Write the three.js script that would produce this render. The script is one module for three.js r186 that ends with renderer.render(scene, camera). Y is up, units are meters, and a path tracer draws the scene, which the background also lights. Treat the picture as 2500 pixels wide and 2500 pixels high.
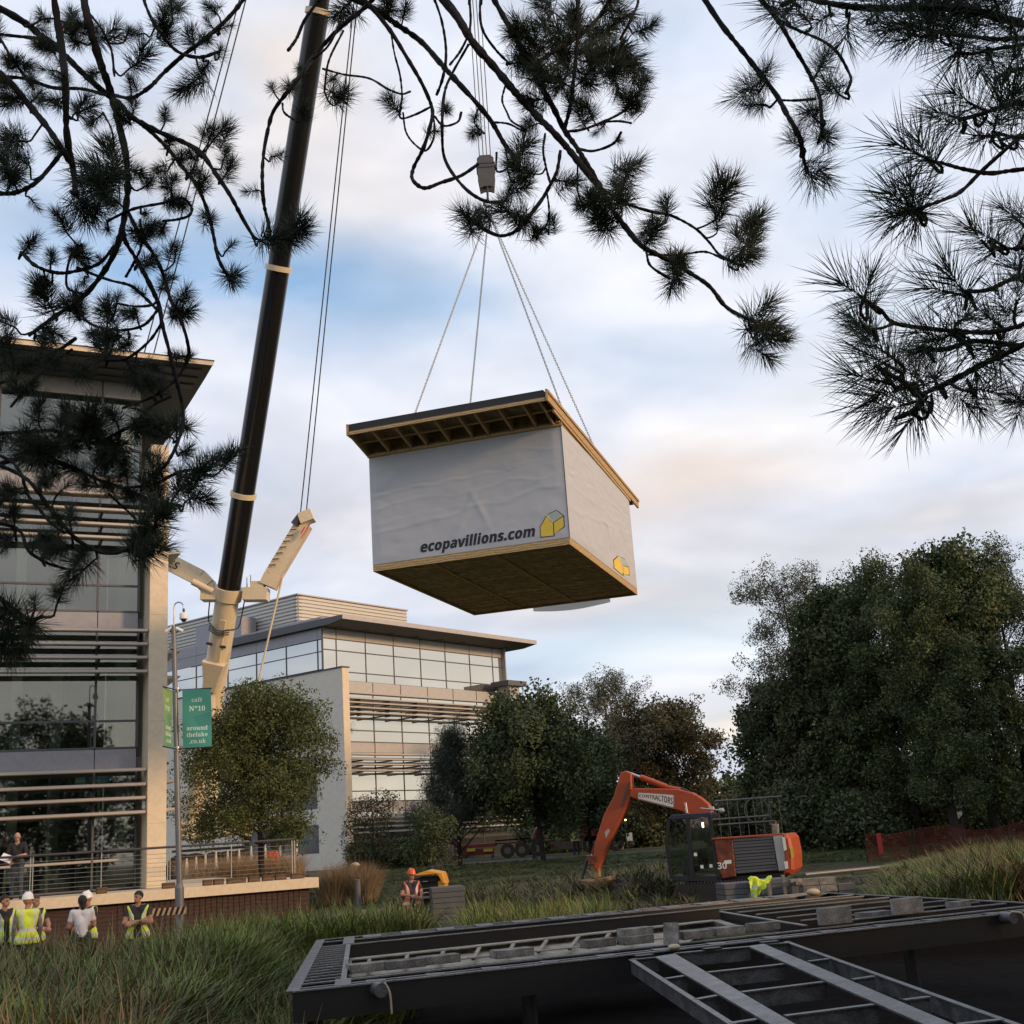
import * as THREE from 'three';
import { mergeGeometries, toCreasedNormals } from 'three/addons/utils/BufferGeometryUtils.js';
import { RoundedBoxGeometry } from 'three/addons/geometries/RoundedBoxGeometry.js';
import { ImprovedNoise } from 'three/addons/math/ImprovedNoise.js';
import { TextGeometry } from 'three/addons/geometries/TextGeometry.js';
import { FontLoader } from 'three/addons/loaders/FontLoader.js';

const V = (x, y, z) => new THREE.Vector3(x, y, z);
const C = (r, g, b) => new THREE.Color().setRGB(r, g, b);
const clamp = (x, a = 0, b = 1) => Math.min(b, Math.max(a, x));
const lerp = (a, b, t) => a + (b - a) * t;
const smooth = (a, b, x) => { const t = clamp((x - a) / (b - a)); return t * t * (3 - 2 * t); };
function RNG(seed) { let s = seed >>> 0; return () => { s = (s + 0x6d2b79f5) | 0; let t = Math.imul(s ^ (s >>> 15), 1 | s); t = (t + Math.imul(t ^ (t >>> 7), 61 | t)) ^ t; return ((t ^ (t >>> 14)) >>> 0) / 4294967296; }; }
const perlin = new ImprovedNoise();
const noise = (x, y, z) => perlin.noise(x, y, z);
function fbm(x, y, z, oct = 5) { let a = 0.5, s = 0; for (let i = 0; i < oct; i++) { s += a * perlin.noise(x, y, z); x = x * 2.03 + 7.1; y = y * 2.03 + 3.7; z = z * 2.03 + 1.3; a *= 0.5; } return s; }

// ------------------------------------------------------------------ camera, sky, sun, exposure
const scene = new THREE.Scene();
const FOCAL = 2970, EYE = 2.5;                        // focal length in pixels of the 2500 px photograph, eye height in metres
const camera = new THREE.PerspectiveCamera(2 * Math.atan(1250 / FOCAL) * 180 / Math.PI, 1, 0.1, 3000);
camera.position.set(0, EYE, 0);
camera.rotation.order = 'YXZ';
camera.rotation.set(15.0 * Math.PI / 180, 0, -3.9 * Math.PI / 180);
camera.updateMatrixWorld(true);
const renderer = new THREE.WebGLRenderer({ antialias: true });
renderer.toneMapping = THREE.LinearToneMapping;
renderer.toneMappingExposure = 1.12;
renderer.shadowMap.enabled = true;

// a photograph pixel gives a direction; the distance comes from what the thing touches
const ray = (px, py) => V((px - 1250) / FOCAL, -(py - 1250) / FOCAL, -1).applyQuaternion(camera.quaternion);
const at = (px, py, depth) => { const d = ray(px, py); return d.multiplyScalar(depth / -d.z).add(camera.position); };
const onY = (px, py, y) => { const d = ray(px, py); return d.multiplyScalar((y - EYE) / d.y).add(camera.position); };
const onPlane = (px, py, p0, n) => { const d = ray(px, py); const t = p0.clone().sub(camera.position).dot(n) / d.dot(n); return d.multiplyScalar(t).add(camera.position); };

const SUN = V(0.86, 0.25, 0.40).normalize();
const sun = new THREE.DirectionalLight(C(1.0, 0.63, 0.33), 2.5);
sun.position.copy(SUN).multiplyScalar(120);
sun.target.position.set(0, 0, -30);
sun.position.add(sun.target.position);
sun.castShadow = true; sun.shadow.radius = 14; sun.shadow.mapSize.set(2048, 2048);
Object.assign(sun.shadow.camera, { left: -90, right: 90, top: 70, bottom: -40, near: 1, far: 320 });
scene.add(sun, sun.target);

function makeSky() {
  const W = 2048, H = 1024, data = new Float32Array(W * H * 4);
  // soft patches: pixel, angular radius (degrees, wide and high), colour (linear), weight
  const P = [
    [330, 640, 6, 3, [0.27, 0.46, 0.73], 0.95], [760, 720, 6, 3.0, [0.25, 0.45, 0.73], 1.0], [1000, 770, 5, 1.8, [0.34, 0.53, 0.78], 0.85], [560, 560, 4, 1.5, [0.36, 0.54, 0.78], 0.7], [60, 560, 4, 3, [0.45, 0.60, 0.82], 0.6],
    [1560, 860, 5, 1.6, [0.60, 0.74, 0.90], 0.6], [2080, 420, 4, 2, [0.58, 0.72, 0.89], 0.5], [2250, 700, 5, 2, [0.60, 0.74, 0.90], 0.45], [1660, 60, 5, 2.5, [0.52, 0.64, 0.84], 0.6], [330, 80, 4, 3, [0.55, 0.66, 0.86], 0.5],
    [1500, 1590, 5, 1.4, [0.66, 0.82, 0.93], 0.6], [1800, 1500, 6, 2, [0.72, 0.86, 0.96], 0.5], [650, 160, 3, 3, [0.92, 0.80, 0.70], 0.8], [860, 440, 5, 2.5, [0.94, 0.82, 0.74], 0.75], [400, 390, 3, 2.4, [0.90, 0.80, 0.73], 0.6],
    [1760, 1130, 5.5, 1.6, [0.86, 0.71, 0.60], 0.8], [1560, 1190, 3, 1.2, [0.80, 0.68, 0.62], 0.5], [800, 1250, 7, 2.5, [0.62, 0.61, 0.67], 0.7], [600, 1130, 4, 2.5, [0.66, 0.66, 0.73], 0.5],
    [1420, 1470, 6, 1.5, [0.66, 0.61, 0.61], 0.7], [1680, 1310, 5, 1.8, [0.66, 0.63, 0.66], 0.6], [2300, 1260, 5, 1.3, [0.55, 0.54, 0.58], 0.65], [1470, 1725, 4, 0.8, [0.58, 0.57, 0.60], 0.6], [2000, 1380, 4, 1.3, [0.70, 0.67, 0.68], 0.5],
    [2000, 980, 6, 2.5, [0.96, 0.97, 1.0], 0.6], [1150, 950, 7, 2.5, [0.88, 0.89, 0.95], 0.5], [1900, 1620, 7, 2, [0.95, 0.96, 0.98], 0.6], [1250, 560, 6, 2.5, [0.86, 0.88, 0.97], 0.5], [1780, 1800, 4, 1.2, [1.0, 0.88, 0.68], 0.7],
  ].map(([px, py, rw, rh, c, w]) => { const d = ray(px, py).normalize(); return { az: Math.atan2(d.x, -d.z), el: Math.asin(d.y), rw: rw * Math.PI / 180, rh: rh * Math.PI / 180, c, w }; });
  const sunAz = Math.atan2(SUN.x, -SUN.z);
  for (let j = 0; j < H; j++) for (let i = 0; i < W; i++) {
    const u = (i + 0.5) / W, v = (j + 0.5) / H, th = (u - 0.5) * 2 * Math.PI, el = (v - 0.5) * Math.PI;
    const dx = Math.cos(el) * Math.cos(th), dz = Math.cos(el) * Math.sin(th), dy = Math.sin(el), k = (j * W + i) * 4;
    if (dy < -0.05) { data[k] = 0.10; data[k + 1] = 0.095; data[k + 2] = 0.08; data[k + 3] = 1; continue; }
    const h = Math.max(dy, 0) + 0.10;                                   // clouds lie on a sheet overhead, so they flatten towards the horizon
    const X = dx / h, Z = dz / h, wx = fbm(X * 0.5, Z * 0.5, 4, 3), wz = fbm(X * 0.5, Z * 0.5, 9, 3);
    const n1 = fbm(X * 0.55 + wx * 1.4, Z * 0.9 + wz * 1.4, 1.7, 5), n2 = fbm(X * 1.7 + wx * 2, Z * 2.6 + wz, 5.2, 5), n3 = fbm(dx * 7 + wx, dy * 20, dz * 7 + wz, 5);
    const blue = [0.46, 0.61, 0.84], white = [0.86, 0.88, 0.965], grey = [0.64, 0.64, 0.71], warm = [0.98, 0.88, 0.72];
    const cover = clamp(0.62 + n1 * 1.2 + n2 * 0.45), dark = clamp(0.25 + n3 * 1.3 - n1 * 0.5) * 0.8;
    const low = Math.exp(-Math.max(dy, 0) / 0.10), az = Math.atan2(dx, -dz);
    const side = 0.55 + 0.45 * Math.cos(az - sunAz), glow = Math.max(0, Math.cos(az - sunAz)) ** 2 * Math.exp(-Math.max(dy, 0) / 0.40);   // sunset glow round the sun
    const c = [0, 1, 2].map((q) => { let a = lerp(blue[q], white[q], cover); a = lerp(a, grey[q], dark * 0.5); a = lerp(a, warm[q], low * 0.75 * side); return lerp(a, [1.0, 0.86, 0.66][q], 0.95 * glow); });
    for (const p of P) {
      let da = az - p.az; if (da > Math.PI) da -= 2 * Math.PI; if (da < -Math.PI) da += 2 * Math.PI;
      const qx = (da * Math.cos(el) + wx * 0.07 + n2 * 0.03) / p.rw, qy = (el - p.el + wz * 0.05 + n3 * 0.025) / p.rh, e = qx * qx + qy * qy;
      if (e < 7) { const w = p.w * Math.exp(-e) * clamp(1 + n2 * 1.2); for (let q = 0; q < 3; q++) c[q] = lerp(c[q], p.c[q], clamp(w)); }
    }
    const n4 = fbm(dx * 13 + wx * 4, dy * 30 + wz * 3, dz * 13, 5), puff = clamp(n4 * 2.2) * Math.exp(-Math.max(dy, 0) / 0.4);
    for (let q = 0; q < 3; q++) c[q] = lerp(c[q], [1.0, 0.93, 0.86][q], puff * 0.45);
    const m = 0.98 + n3 * 0.16 + n2 * 0.10 + n4 * 0.16;
    data[k] = c[0] * m; data[k + 1] = c[1] * m; data[k + 2] = c[2] * m; data[k + 3] = 1;
  }
  const t = new THREE.DataTexture(data, W, H, THREE.RGBAFormat, THREE.FloatType);
  t.mapping = THREE.EquirectangularReflectionMapping; t.magFilter = t.minFilter = THREE.LinearFilter; t.wrapS = THREE.RepeatWrapping; t.needsUpdate = true;
  return t;
}
const sky = makeSky();
scene.background = sky; scene.environment = sky;
scene.backgroundIntensity = scene.environmentIntensity = 0.96;

// ------------------------------------------------------------------ building helpers
const taken = new Map();
function numbered(name) { const n = taken.get(name) || 0; taken.set(name, n + 1); return n ? name + '_' + String(n).padStart(3, '0') : name; }
function tag(o, label, category, group) { o.userData = { label, category }; if (group) o.userData.group = group; return o; }
function thing(name, label, category, pos = [0, 0, 0], turn = 0, group) {
  const o = new THREE.Group(); o.name = numbered(name); scene.add(o); o.position.set(...(pos.isVector3 ? pos.toArray() : pos)); o.rotation.y = turn;
  return tag(o, label, category, group);
}
function add(name, geo, mat, parent = scene) {
  if ((mat.map || mat.bumpMap) && !geo.userData.ownUV) metreUV(geo);
  const m = new THREE.Mesh(geo, mat); m.name = parent === scene ? numbered(name) : name; m.castShadow = m.receiveShadow = true; parent.add(m); return m;
}
function metreUV(g) {                                 // uv in metres, by the way each face points
  const p = g.attributes.position, n = g.attributes.normal, uv = new Float32Array(p.count * 2);
  for (let i = 0; i < p.count; i++) { const ax = Math.abs(n.getX(i)), ay = Math.abs(n.getY(i)), az = Math.abs(n.getZ(i)), x = p.getX(i), y = p.getY(i), z = p.getZ(i); uv[2 * i] = ax > ay && ax > az ? z : x; uv[2 * i + 1] = ay >= ax && ay >= az ? z : y; }
  g.setAttribute('uv', new THREE.BufferAttribute(uv, 2)); g.userData.ownUV = true;
}
function structure(name, geo, mat) { const m = add(name, geo, mat); m.userData.kind = 'structure'; return m; }
function strip(g) { const q = g.index ? g.toNonIndexed() : g; for (const k of Object.keys(q.attributes)) if (!['position', 'normal', 'uv', 'color'].includes(k)) q.deleteAttribute(k); return q; }
function merge(list) {
  const l = list.map(strip); const col = l.some((g) => g.attributes.color), uv = l.every((g) => g.attributes.uv);
  for (const g of l) { if (!uv && g.attributes.uv) g.deleteAttribute('uv'); if (col && !g.attributes.color) g.setAttribute('color', new THREE.BufferAttribute(new Float32Array(g.attributes.position.count * 3).fill(1), 3)); }
  return mergeGeometries(l);
}
function box(w, h, d, x = 0, y = 0, z = 0) { const g = new THREE.BoxGeometry(w, h, d); g.translate(x, y, z); return g; }
function rbox(w, h, d, x = 0, y = 0, z = 0, r = 0.02) { const g = new RoundedBoxGeometry(w, h, d, 1, Math.min(r, w / 2.1, h / 2.1, d / 2.1)); g.translate(x, y, z); return g; }
function basis(dir, up = V(0, 1, 0)) {              // matrix with z along dir, y near up
  const z = dir.clone().normalize(); let x = V(0, 0, 0).crossVectors(up, z); if (x.lengthSq() < 1e-8) x = V(1, 0, 0).cross(z).lengthSq() < 1e-6 ? V(0, 0, 1) : V(1, 0, 0).addScaledVector(z, -z.x);
  x.normalize(); const y = V(0, 0, 0).crossVectors(z, x); return new THREE.Matrix4().makeBasis(x, y, z);
}
function beam(a, b, w, h, up) {                      // box from a to b: w across, h along up
  const d = b.clone().sub(a), g = new THREE.BoxGeometry(w, h, d.length()); g.applyMatrix4(basis(d, up)); g.translate((a.x + b.x) / 2, (a.y + b.y) / 2, (a.z + b.z) / 2); return g;
}
function rod(a, b, r, seg = 8, r2 = r) {
  const d = b.clone().sub(a), g = new THREE.CylinderGeometry(r2, r, d.length(), seg); g.rotateX(Math.PI / 2); g.applyMatrix4(basis(d)); g.translate((a.x + b.x) / 2, (a.y + b.y) / 2, (a.z + b.z) / 2); return g;
}
function tube(pts, r0, r1 = r0, seg = 6, steps = 0, wob = 0) {    // tapered tube through points
  const curve = pts.length > 2 ? new THREE.CatmullRomCurve3(pts) : new THREE.LineCurve3(pts[0], pts[1]);
  const n = steps || Math.max(2, (pts.length - 1) * 4), pos = [], idx = [], uv = [];
  let side = null; const L = curve.getLength();
  for (let i = 0; i <= n; i++) {
    const t = i / n, p = curve.getPoint(t), q = curve.getTangent(t); if (!side) { side = Math.abs(q.y) < 0.9 ? V(0, 1, 0).cross(q) : V(1, 0, 0).cross(q); }
    side.addScaledVector(q, -side.dot(q)).normalize(); const up = V(0, 0, 0).crossVectors(q, side);
    const r = lerp(r0, r1, t) * (1 + wob * noise(i * 1.7, p.x * 9, p.y * 9));
    for (let k = 0; k <= seg; k++) { const a = k / seg * 2 * Math.PI, c = Math.cos(a) * r, s = Math.sin(a) * r; pos.push(p.x + side.x * c + up.x * s, p.y + side.y * c + up.y * s, p.z + side.z * c + up.z * s); uv.push(k / seg, t * L); }
  }
  for (let i = 0; i < n; i++) for (let k = 0; k < seg; k++) { const a = i * (seg + 1) + k, b = a + seg + 1; idx.push(a, a + 1, b, b, a + 1, b + 1); }
  const c0 = pos.length / 3; pos.push(...curve.getPoint(0).toArray(), ...curve.getPoint(1).toArray()); uv.push(0.5, 0, 0.5, L);
  for (let k = 0; k < seg; k++) { idx.push(c0, k + 1, k, c0 + 1, n * (seg + 1) + k, n * (seg + 1) + k + 1); }
  const g = new THREE.BufferGeometry(); g.setAttribute('position', new THREE.Float32BufferAttribute(pos, 3)); g.setAttribute('uv', new THREE.Float32BufferAttribute(uv, 2)); g.setIndex(idx); g.computeVertexNormals(); return g;
}
function prism(pts2, depth, bevel = 0) {             // outline in x,y extruded along z (centred)
  const s = new THREE.Shape(pts2.map(([x, y]) => new THREE.Vector2(x, y)));
  const g = new THREE.ExtrudeGeometry(s, { depth: depth - 2 * bevel, bevelEnabled: bevel > 0, bevelThickness: bevel, bevelSize: bevel, bevelOffset: -bevel, bevelSegments: 1, curveSegments: 6 }); g.translate(0, 0, -depth / 2 + bevel); return g;
}
function lathe(pts, seg = 16) { return new THREE.LatheGeometry(pts.map(([r, y]) => new THREE.Vector2(r, y)), seg); }
function quad(a, b, c, d) {                          // a b c d counter-clockwise, with uv 0..1
  const g = new THREE.BufferGeometry(); g.setAttribute('position', new THREE.Float32BufferAttribute([a, b, c, d].flatMap((p) => p.toArray()), 3)); g.setAttribute('uv', new THREE.Float32BufferAttribute([0, 0, 1, 0, 1, 1, 0, 1], 2)); g.setIndex([0, 1, 2, 0, 2, 3]); g.computeVertexNormals(); return g;
}

// ------------------------------------------------------------------ textures and materials
function noiseTex(size, fn, srgb = false) {
  const d = new Uint8Array(size * size * 4);
  for (let j = 0; j < size; j++) for (let i = 0; i < size; i++) { const c = fn(i / size, j / size), k = (j * size + i) * 4; const a = Array.isArray(c) ? c : [c, c, c]; d[k] = clamp(a[0]) * 255; d[k + 1] = clamp(a[1]) * 255; d[k + 2] = clamp(a[2]) * 255; d[k + 3] = 255; }
  const t = new THREE.DataTexture(d, size, size); t.wrapS = t.wrapT = THREE.RepeatWrapping; t.magFilter = THREE.LinearFilter; t.minFilter = THREE.LinearMipmapLinearFilter; t.generateMipmaps = true; if (srgb) t.colorSpace = THREE.SRGBColorSpace; t.needsUpdate = true; return t;
}
const ring = (u, v, f, o, oct = 4) => {               // tileable fbm
  const a = u * 2 * Math.PI, b = v * 2 * Math.PI, r = f / 6.283; return fbm(Math.cos(a) * r + o, Math.sin(a) * r + Math.cos(b) * r * 1.3, Math.sin(b) * r * 1.3 + o, oct);
};
const T = {
  mottle: noiseTex(256, (u, v) => 0.95 + ring(u, v, 5, 2) * 0.07 + ring(u, v, 40, 8, 2) * 0.08, true),
  grain: noiseTex(256, (u, v) => 0.5 + ring(u, v, 60, 3, 3) * 0.9),
  cloth: noiseTex(512, (u, v) => { const w = ring(u, v, 4, 6, 4) * 0.7; return 0.5 + 0.55 * ring(u * 1 + w * 0.05, v, 5, 1, 5) + 0.35 * Math.pow(1 - Math.abs(ring(u, v, 7, 12, 4)) * 2.4, 6) * 0.6; }),
  wood: noiseTex(256, (u, v) => 0.78 + 0.22 * Math.sin((v * 9 + ring(u, v, 2, 4, 3) * 1.2) * 6.283) * 0.5 + ring(u, v, 30, 9, 2) * 0.25, true),
  dirt: noiseTex(512, (u, v) => 0.78 + ring(u, v, 5, 5, 5) * 0.45 + ring(u, v, 50, 2, 3) * 0.4, true),
};
const rep = (t, x, y = x) => { const c = t.clone(); c.repeat.set(x, y); c.needsUpdate = true; return c; };
const S = (color, roughness = 0.8, o = {}) => new THREE.MeshStandardMaterial({ color, roughness, metalness: 0, ...o });
const G = T.grain;
const M = {
  cream: S(C(0.74, 0.63, 0.47), 0.85, { map: T.mottle }),
  white: S(C(0.70, 0.66, 0.58), 0.85, { map: T.mottle }),
  panel: S(C(0.30, 0.30, 0.33), 0.42, { metalness: 0.25, map: T.mottle }),
  panelLight: S(C(0.46, 0.44, 0.43), 0.45, { metalness: 0.2, map: T.mottle }),
  soffit: S(C(0.10, 0.10, 0.11), 0.6, { metalness: 0.2 }),
  corrugated: S(C(0.50, 0.49, 0.46), 0.5, { metalness: 0.25 }),
  louvre: S(C(0.40, 0.37, 0.34), 0.45, { metalness: 0.35 }),
  bracket: S(C(0.06, 0.06, 0.07), 0.5, { metalness: 0.3 }),
  frame: S(C(0.09, 0.09, 0.10), 0.45, { metalness: 0.4 }),
  glass: new THREE.MeshPhysicalMaterial({ color: C(0.62, 0.70, 0.68), roughness: 0.02, transmission: 1, thickness: 0, ior: 2.2, specularIntensity: 1 }),
  mirrorGlass: S(C(0.66, 0.66, 0.62), 0.035, { metalness: 0.88 }),
  darkGlass: S(C(0.045, 0.05, 0.055), 0.05, { metalness: 0.0 }),
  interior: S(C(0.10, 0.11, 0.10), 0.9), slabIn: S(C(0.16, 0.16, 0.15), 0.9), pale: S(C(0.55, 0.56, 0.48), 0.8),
  brownClad: S(C(0.085, 0.045, 0.038), 0.8, { map: T.wood }),
  timber: S(C(0.72, 0.49, 0.22), 0.75, { map: rep(T.wood, 1, 2) }), osb: S(C(0.55, 0.39, 0.22), 0.85, { map: T.dirt }),
  wrap: S(C(0.72, 0.72, 0.73), 0.5, { bumpMap: rep(T.cloth, 0.3, 0.55), bumpScale: 0.22 }),
  roofing: S(C(0.028, 0.029, 0.034), 0.8, { map: T.mottle }),
  black: S(C(0.012, 0.012, 0.014), 0.5), rubber: S(C(0.022, 0.022, 0.022), 0.85), ink: S(C(0.01, 0.01, 0.012), 0.6),
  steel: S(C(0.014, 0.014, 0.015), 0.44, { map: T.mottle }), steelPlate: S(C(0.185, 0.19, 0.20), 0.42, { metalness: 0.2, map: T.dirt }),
  galv: S(C(0.42, 0.43, 0.44), 0.42, { metalness: 0.6 }), poleGrey: S(C(0.20, 0.205, 0.21), 0.5, { metalness: 0.4, map: T.mottle }),
  creamSteel: S(C(0.42, 0.38, 0.30), 0.6, { map: T.dirt }),
  concrete: S(C(0.34, 0.32, 0.30), 0.95, { map: T.dirt, bumpMap: G, bumpScale: 0.004 }), concreteDark: S(C(0.105, 0.11, 0.118), 0.95, { map: T.mottle }), paving: S(C(0.24, 0.22, 0.20), 0.9, { map: T.dirt }),
  craneCream: S(C(0.74, 0.63, 0.45), 0.45, { map: T.mottle }), boomDark: S(C(0.010, 0.010, 0.012), 0.22), ropeSteel: S(C(0.12, 0.12, 0.13), 0.5, { metalness: 0.6 }), red: S(C(0.55, 0.06, 0.03), 0.5),
  orange: S(C(0.44, 0.075, 0.02), 0.5, { map: T.mottle }), orangeDirty: S(C(0.30, 0.07, 0.025), 0.6, { map: T.dirt }), bucket: S(C(0.40, 0.27, 0.13), 0.8, { map: T.dirt }), engineGrey: S(C(0.10, 0.10, 0.105), 0.6), lightGrey: S(C(0.42, 0.40, 0.38), 0.6), chrome: S(C(0.7, 0.7, 0.7), 0.2, { metalness: 1 }),
  amber: S(C(0.70, 0.33, 0.03), 0.5, { map: T.mottle }), yellow: S(C(0.72, 0.52, 0.05), 0.6),
  hivis: S(C(0.62, 0.80, 0.06), 0.75), hivisOrange: S(C(0.75, 0.12, 0.03), 0.75), silver: S(C(0.55, 0.55, 0.52), 0.5),
  bark: S(C(0.045, 0.036, 0.032), 0.95, { map: T.dirt, bumpMap: G, bumpScale: 0.008 }), barkLight: S(C(0.20, 0.18, 0.15), 0.95, { map: T.dirt }), needle: S(C(0.030, 0.045, 0.024), 0.65, { side: THREE.DoubleSide }),
  darkRed: S(C(0.13, 0.018, 0.018), 0.45), tyre: S(C(0.018, 0.018, 0.018), 0.9), rim: S(C(0.10, 0.095, 0.09), 0.6, { metalness: 0.3 }),
  whitePaint: S(C(0.78, 0.77, 0.74), 0.5), paper: S(C(0.80, 0.80, 0.80), 0.9),
  ropeTan: S(C(0.45, 0.37, 0.26), 0.95), meshRed: S(C(0.11, 0.018, 0.012), 0.8, { side: THREE.DoubleSide }), wire: S(C(0.30, 0.30, 0.30), 0.4, { metalness: 0.7 }),
};
function canvasTex(w, h, draw) { const c = document.createElement('canvas'); c.width = w; c.height = h; draw(c.getContext('2d'), w, h); const t = new THREE.CanvasTexture(c); t.colorSpace = THREE.SRGBColorSpace; return t; }

// ------------------------------------------------------------------ ground
function groundY(x, z) {
  const D = -z;
  let y = lerp(0.05, 1.45, smooth(29, 58, D));
  y += 0.55 * Math.exp(-((x - 2.6) ** 2 / 3.5 + (D - 39) ** 2 / 5)) + 0.35 * Math.exp(-((x - 5.2) ** 2 / 5 + (D - 42) ** 2 / 4));
  y += 0.5 * smooth(6, 9, x) * smooth(25.5, 28, D) * (1 - smooth(34, 44, D));
  y += noise(x * 0.35, z * 0.35, 3) * 0.10 * (1 - smooth(50, 60, D));
  const pond = smooth(-4.6, -3.7, x + (D - 14) * 0.11) * smooth(6.4, 7.6, D) * (1 - smooth(26.6, 27.6, D)) * (1 - smooth(17, 20, x));
  y = lerp(y, -0.75, pond);
  y = lerp(0.85 + noise(x, z, 1) * 0.04, y, smooth(5.6, 7.2, D));
  return y;
}
{
  const span = (a, b, s) => { const r = []; for (let v = a; v <= b + 1e-6; v += s) r.push(v); return r; };
  const xs = [-900, -500, -260, -140, -90, -70, ...span(-60, 60, 0.75), 70, 90, 140, 260, 500, 900], zs = [300, 120, 60, 30, ...span(-12, 70, 0.75).map((v) => -v), -80, -100, -140, -220, -400, -900, -1600];
  const pos = [], col = [], uv = [], idx = [];
  for (const z of zs) for (const x of xs) {
    pos.push(x, groundY(x, z), z); uv.push(x / 2.3, z / 2.3);
    const D = -z, n = noise(x * 0.3, z * 0.3, 8) + 0.5 * noise(x * 1.1, z * 1.1, 4);
    const mud = clamp(smooth(34, 36, D + n * 3) * (1 - smooth(43, 46, D + n * 3)) * smooth(-4, 0, x + n * 3) * (1 - smooth(9, 13, x + n * 3)) * (0.95 + n * 0.4) + 0.25 * clamp(n));
    const grass = [0.075, 0.100, 0.026], soil = [0.105, 0.075, 0.048]; for (let q = 0; q < 3; q++) col.push(lerp(grass[q], soil[q], mud));
  }
  const w = xs.length; for (let j = 0; j + 1 < zs.length; j++) for (let i = 0; i + 1 < w; i++) { const a = j * w + i; idx.push(a, a + 1, a + w, a + 1, a + w + 1, a + w); }
  const g = new THREE.BufferGeometry(); g.setAttribute('position', new THREE.Float32BufferAttribute(pos, 3)); g.setAttribute('color', new THREE.Float32BufferAttribute(col, 3)); g.setAttribute('uv', new THREE.Float32BufferAttribute(uv, 2)); g.setIndex(idx); g.computeVertexNormals();
  structure('ground', g, S(C(1, 1, 1), 0.95, { vertexColors: true, map: T.dirt, bumpMap: T.dirt, bumpScale: 0.06 }));
}
function sheet(name, corners, lift, mat, nu = 24, nv = 4, uvs = 2) {   // a sheet on the ground between four corners (x, z)
  const pos = [], uv = [], idx = [];
  for (let j = 0; j <= nv; j++) for (let i = 0; i <= nu; i++) {
    const a = i / nu, b = j / nv, l = (k) => lerp(lerp(corners[0][k], corners[1][k], a), lerp(corners[3][k], corners[2][k], a), b), x = l(0), z = l(1);
    pos.push(x, groundY(x, z) + lift, z); uv.push(x / uvs, z / uvs);
  }
  for (let j = 0; j < nv; j++) for (let i = 0; i < nu; i++) { const a = j * (nu + 1) + i, b = a + nu + 1; idx.push(a, a + 1, b, a + 1, b + 1, b); }
  const g = new THREE.BufferGeometry(); g.setAttribute('position', new THREE.Float32BufferAttribute(pos, 3)); g.setAttribute('uv', new THREE.Float32BufferAttribute(uv, 2)); g.setIndex(idx); g.computeVertexNormals();
  return structure(name, g, mat);
}
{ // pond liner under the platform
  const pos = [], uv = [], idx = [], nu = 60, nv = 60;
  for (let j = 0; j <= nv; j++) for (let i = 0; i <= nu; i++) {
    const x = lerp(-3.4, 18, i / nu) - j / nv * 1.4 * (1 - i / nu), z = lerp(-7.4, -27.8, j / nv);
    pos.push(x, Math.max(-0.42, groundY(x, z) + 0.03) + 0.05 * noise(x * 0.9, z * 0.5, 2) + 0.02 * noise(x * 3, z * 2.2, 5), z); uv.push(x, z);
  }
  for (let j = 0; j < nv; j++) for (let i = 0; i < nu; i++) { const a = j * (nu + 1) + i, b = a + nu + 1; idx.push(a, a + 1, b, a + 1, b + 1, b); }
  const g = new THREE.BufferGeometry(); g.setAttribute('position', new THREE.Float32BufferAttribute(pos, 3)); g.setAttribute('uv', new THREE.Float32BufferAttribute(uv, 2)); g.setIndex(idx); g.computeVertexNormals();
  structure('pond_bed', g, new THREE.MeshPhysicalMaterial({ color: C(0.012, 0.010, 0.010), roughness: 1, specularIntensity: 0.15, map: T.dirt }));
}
sheet('road', [[-40, -60], [60, -60], [60, -66.5], [-40, -66.5]], 0.03, S(C(0.075, 0.072, 0.07), 0.95, { map: T.dirt }), 60, 4);
sheet('path', [[-9, -38.2], [-3.6, -42.5], [-3.0, -40.2], [-7.6, -35.6]], 0.03, M.paving, 20, 6);

function frameOf(O, dir, name, label, category) {     // local x along dir, y up, z outwards
  const g = thing(name, label, category, O, Math.atan2(-dir.z, dir.x)); g.updateMatrixWorld(true);
  const inv = g.matrixWorld.clone().invert(), nz = V(0, 0, 1).transformDirection(g.matrixWorld), nx = V(1, 0, 0).transformDirection(g.matrixWorld);
  return { g, inv, nz, nx, z: (px, py, zl) => onPlane(px, py, O.clone().addScaledVector(nz, zl), nz).applyMatrix4(inv), x: (px, py, xl) => onPlane(px, py, O.clone().addScaledVector(nx, xl), nx).applyMatrix4(inv), y: (px, py, yl) => onY(px, py, O.y + yl).applyMatrix4(inv) };
}
const flat = (v) => { const q = v.clone(); q.y = 0; return q.normalize(); };
function wallHoles(w, h, t, holes) {                  // wall in x,y with rectangular openings [x0, y0, x1, y1]
  const s = new THREE.Shape([[0, 0], [w, 0], [w, h], [0, h]].map(([x, y]) => new THREE.Vector2(x, y)));
  for (const [a, b, c, d] of holes) s.holes.push(new THREE.Path([[a, b], [a, d], [c, d], [c, b]].map(([x, y]) => new THREE.Vector2(x, y))));
  return new THREE.ExtrudeGeometry(s, { depth: t, bevelEnabled: false });
}
const range = (y0, y1, x0, x1, z0, z1) => box(x1 - x0, y1 - y0, z1 - z0, (x0 + x1) / 2, (y0 + y1) / 2, (z0 + z1) / 2);
const rrange = (y0, y1, x0, x1, z0, z1, r = 0.02) => rbox(x1 - x0, y1 - y0, z1 - z0, (x0 + x1) / 2, (y0 + y1) / 2, (z0 + z1) / 2, r);

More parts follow.
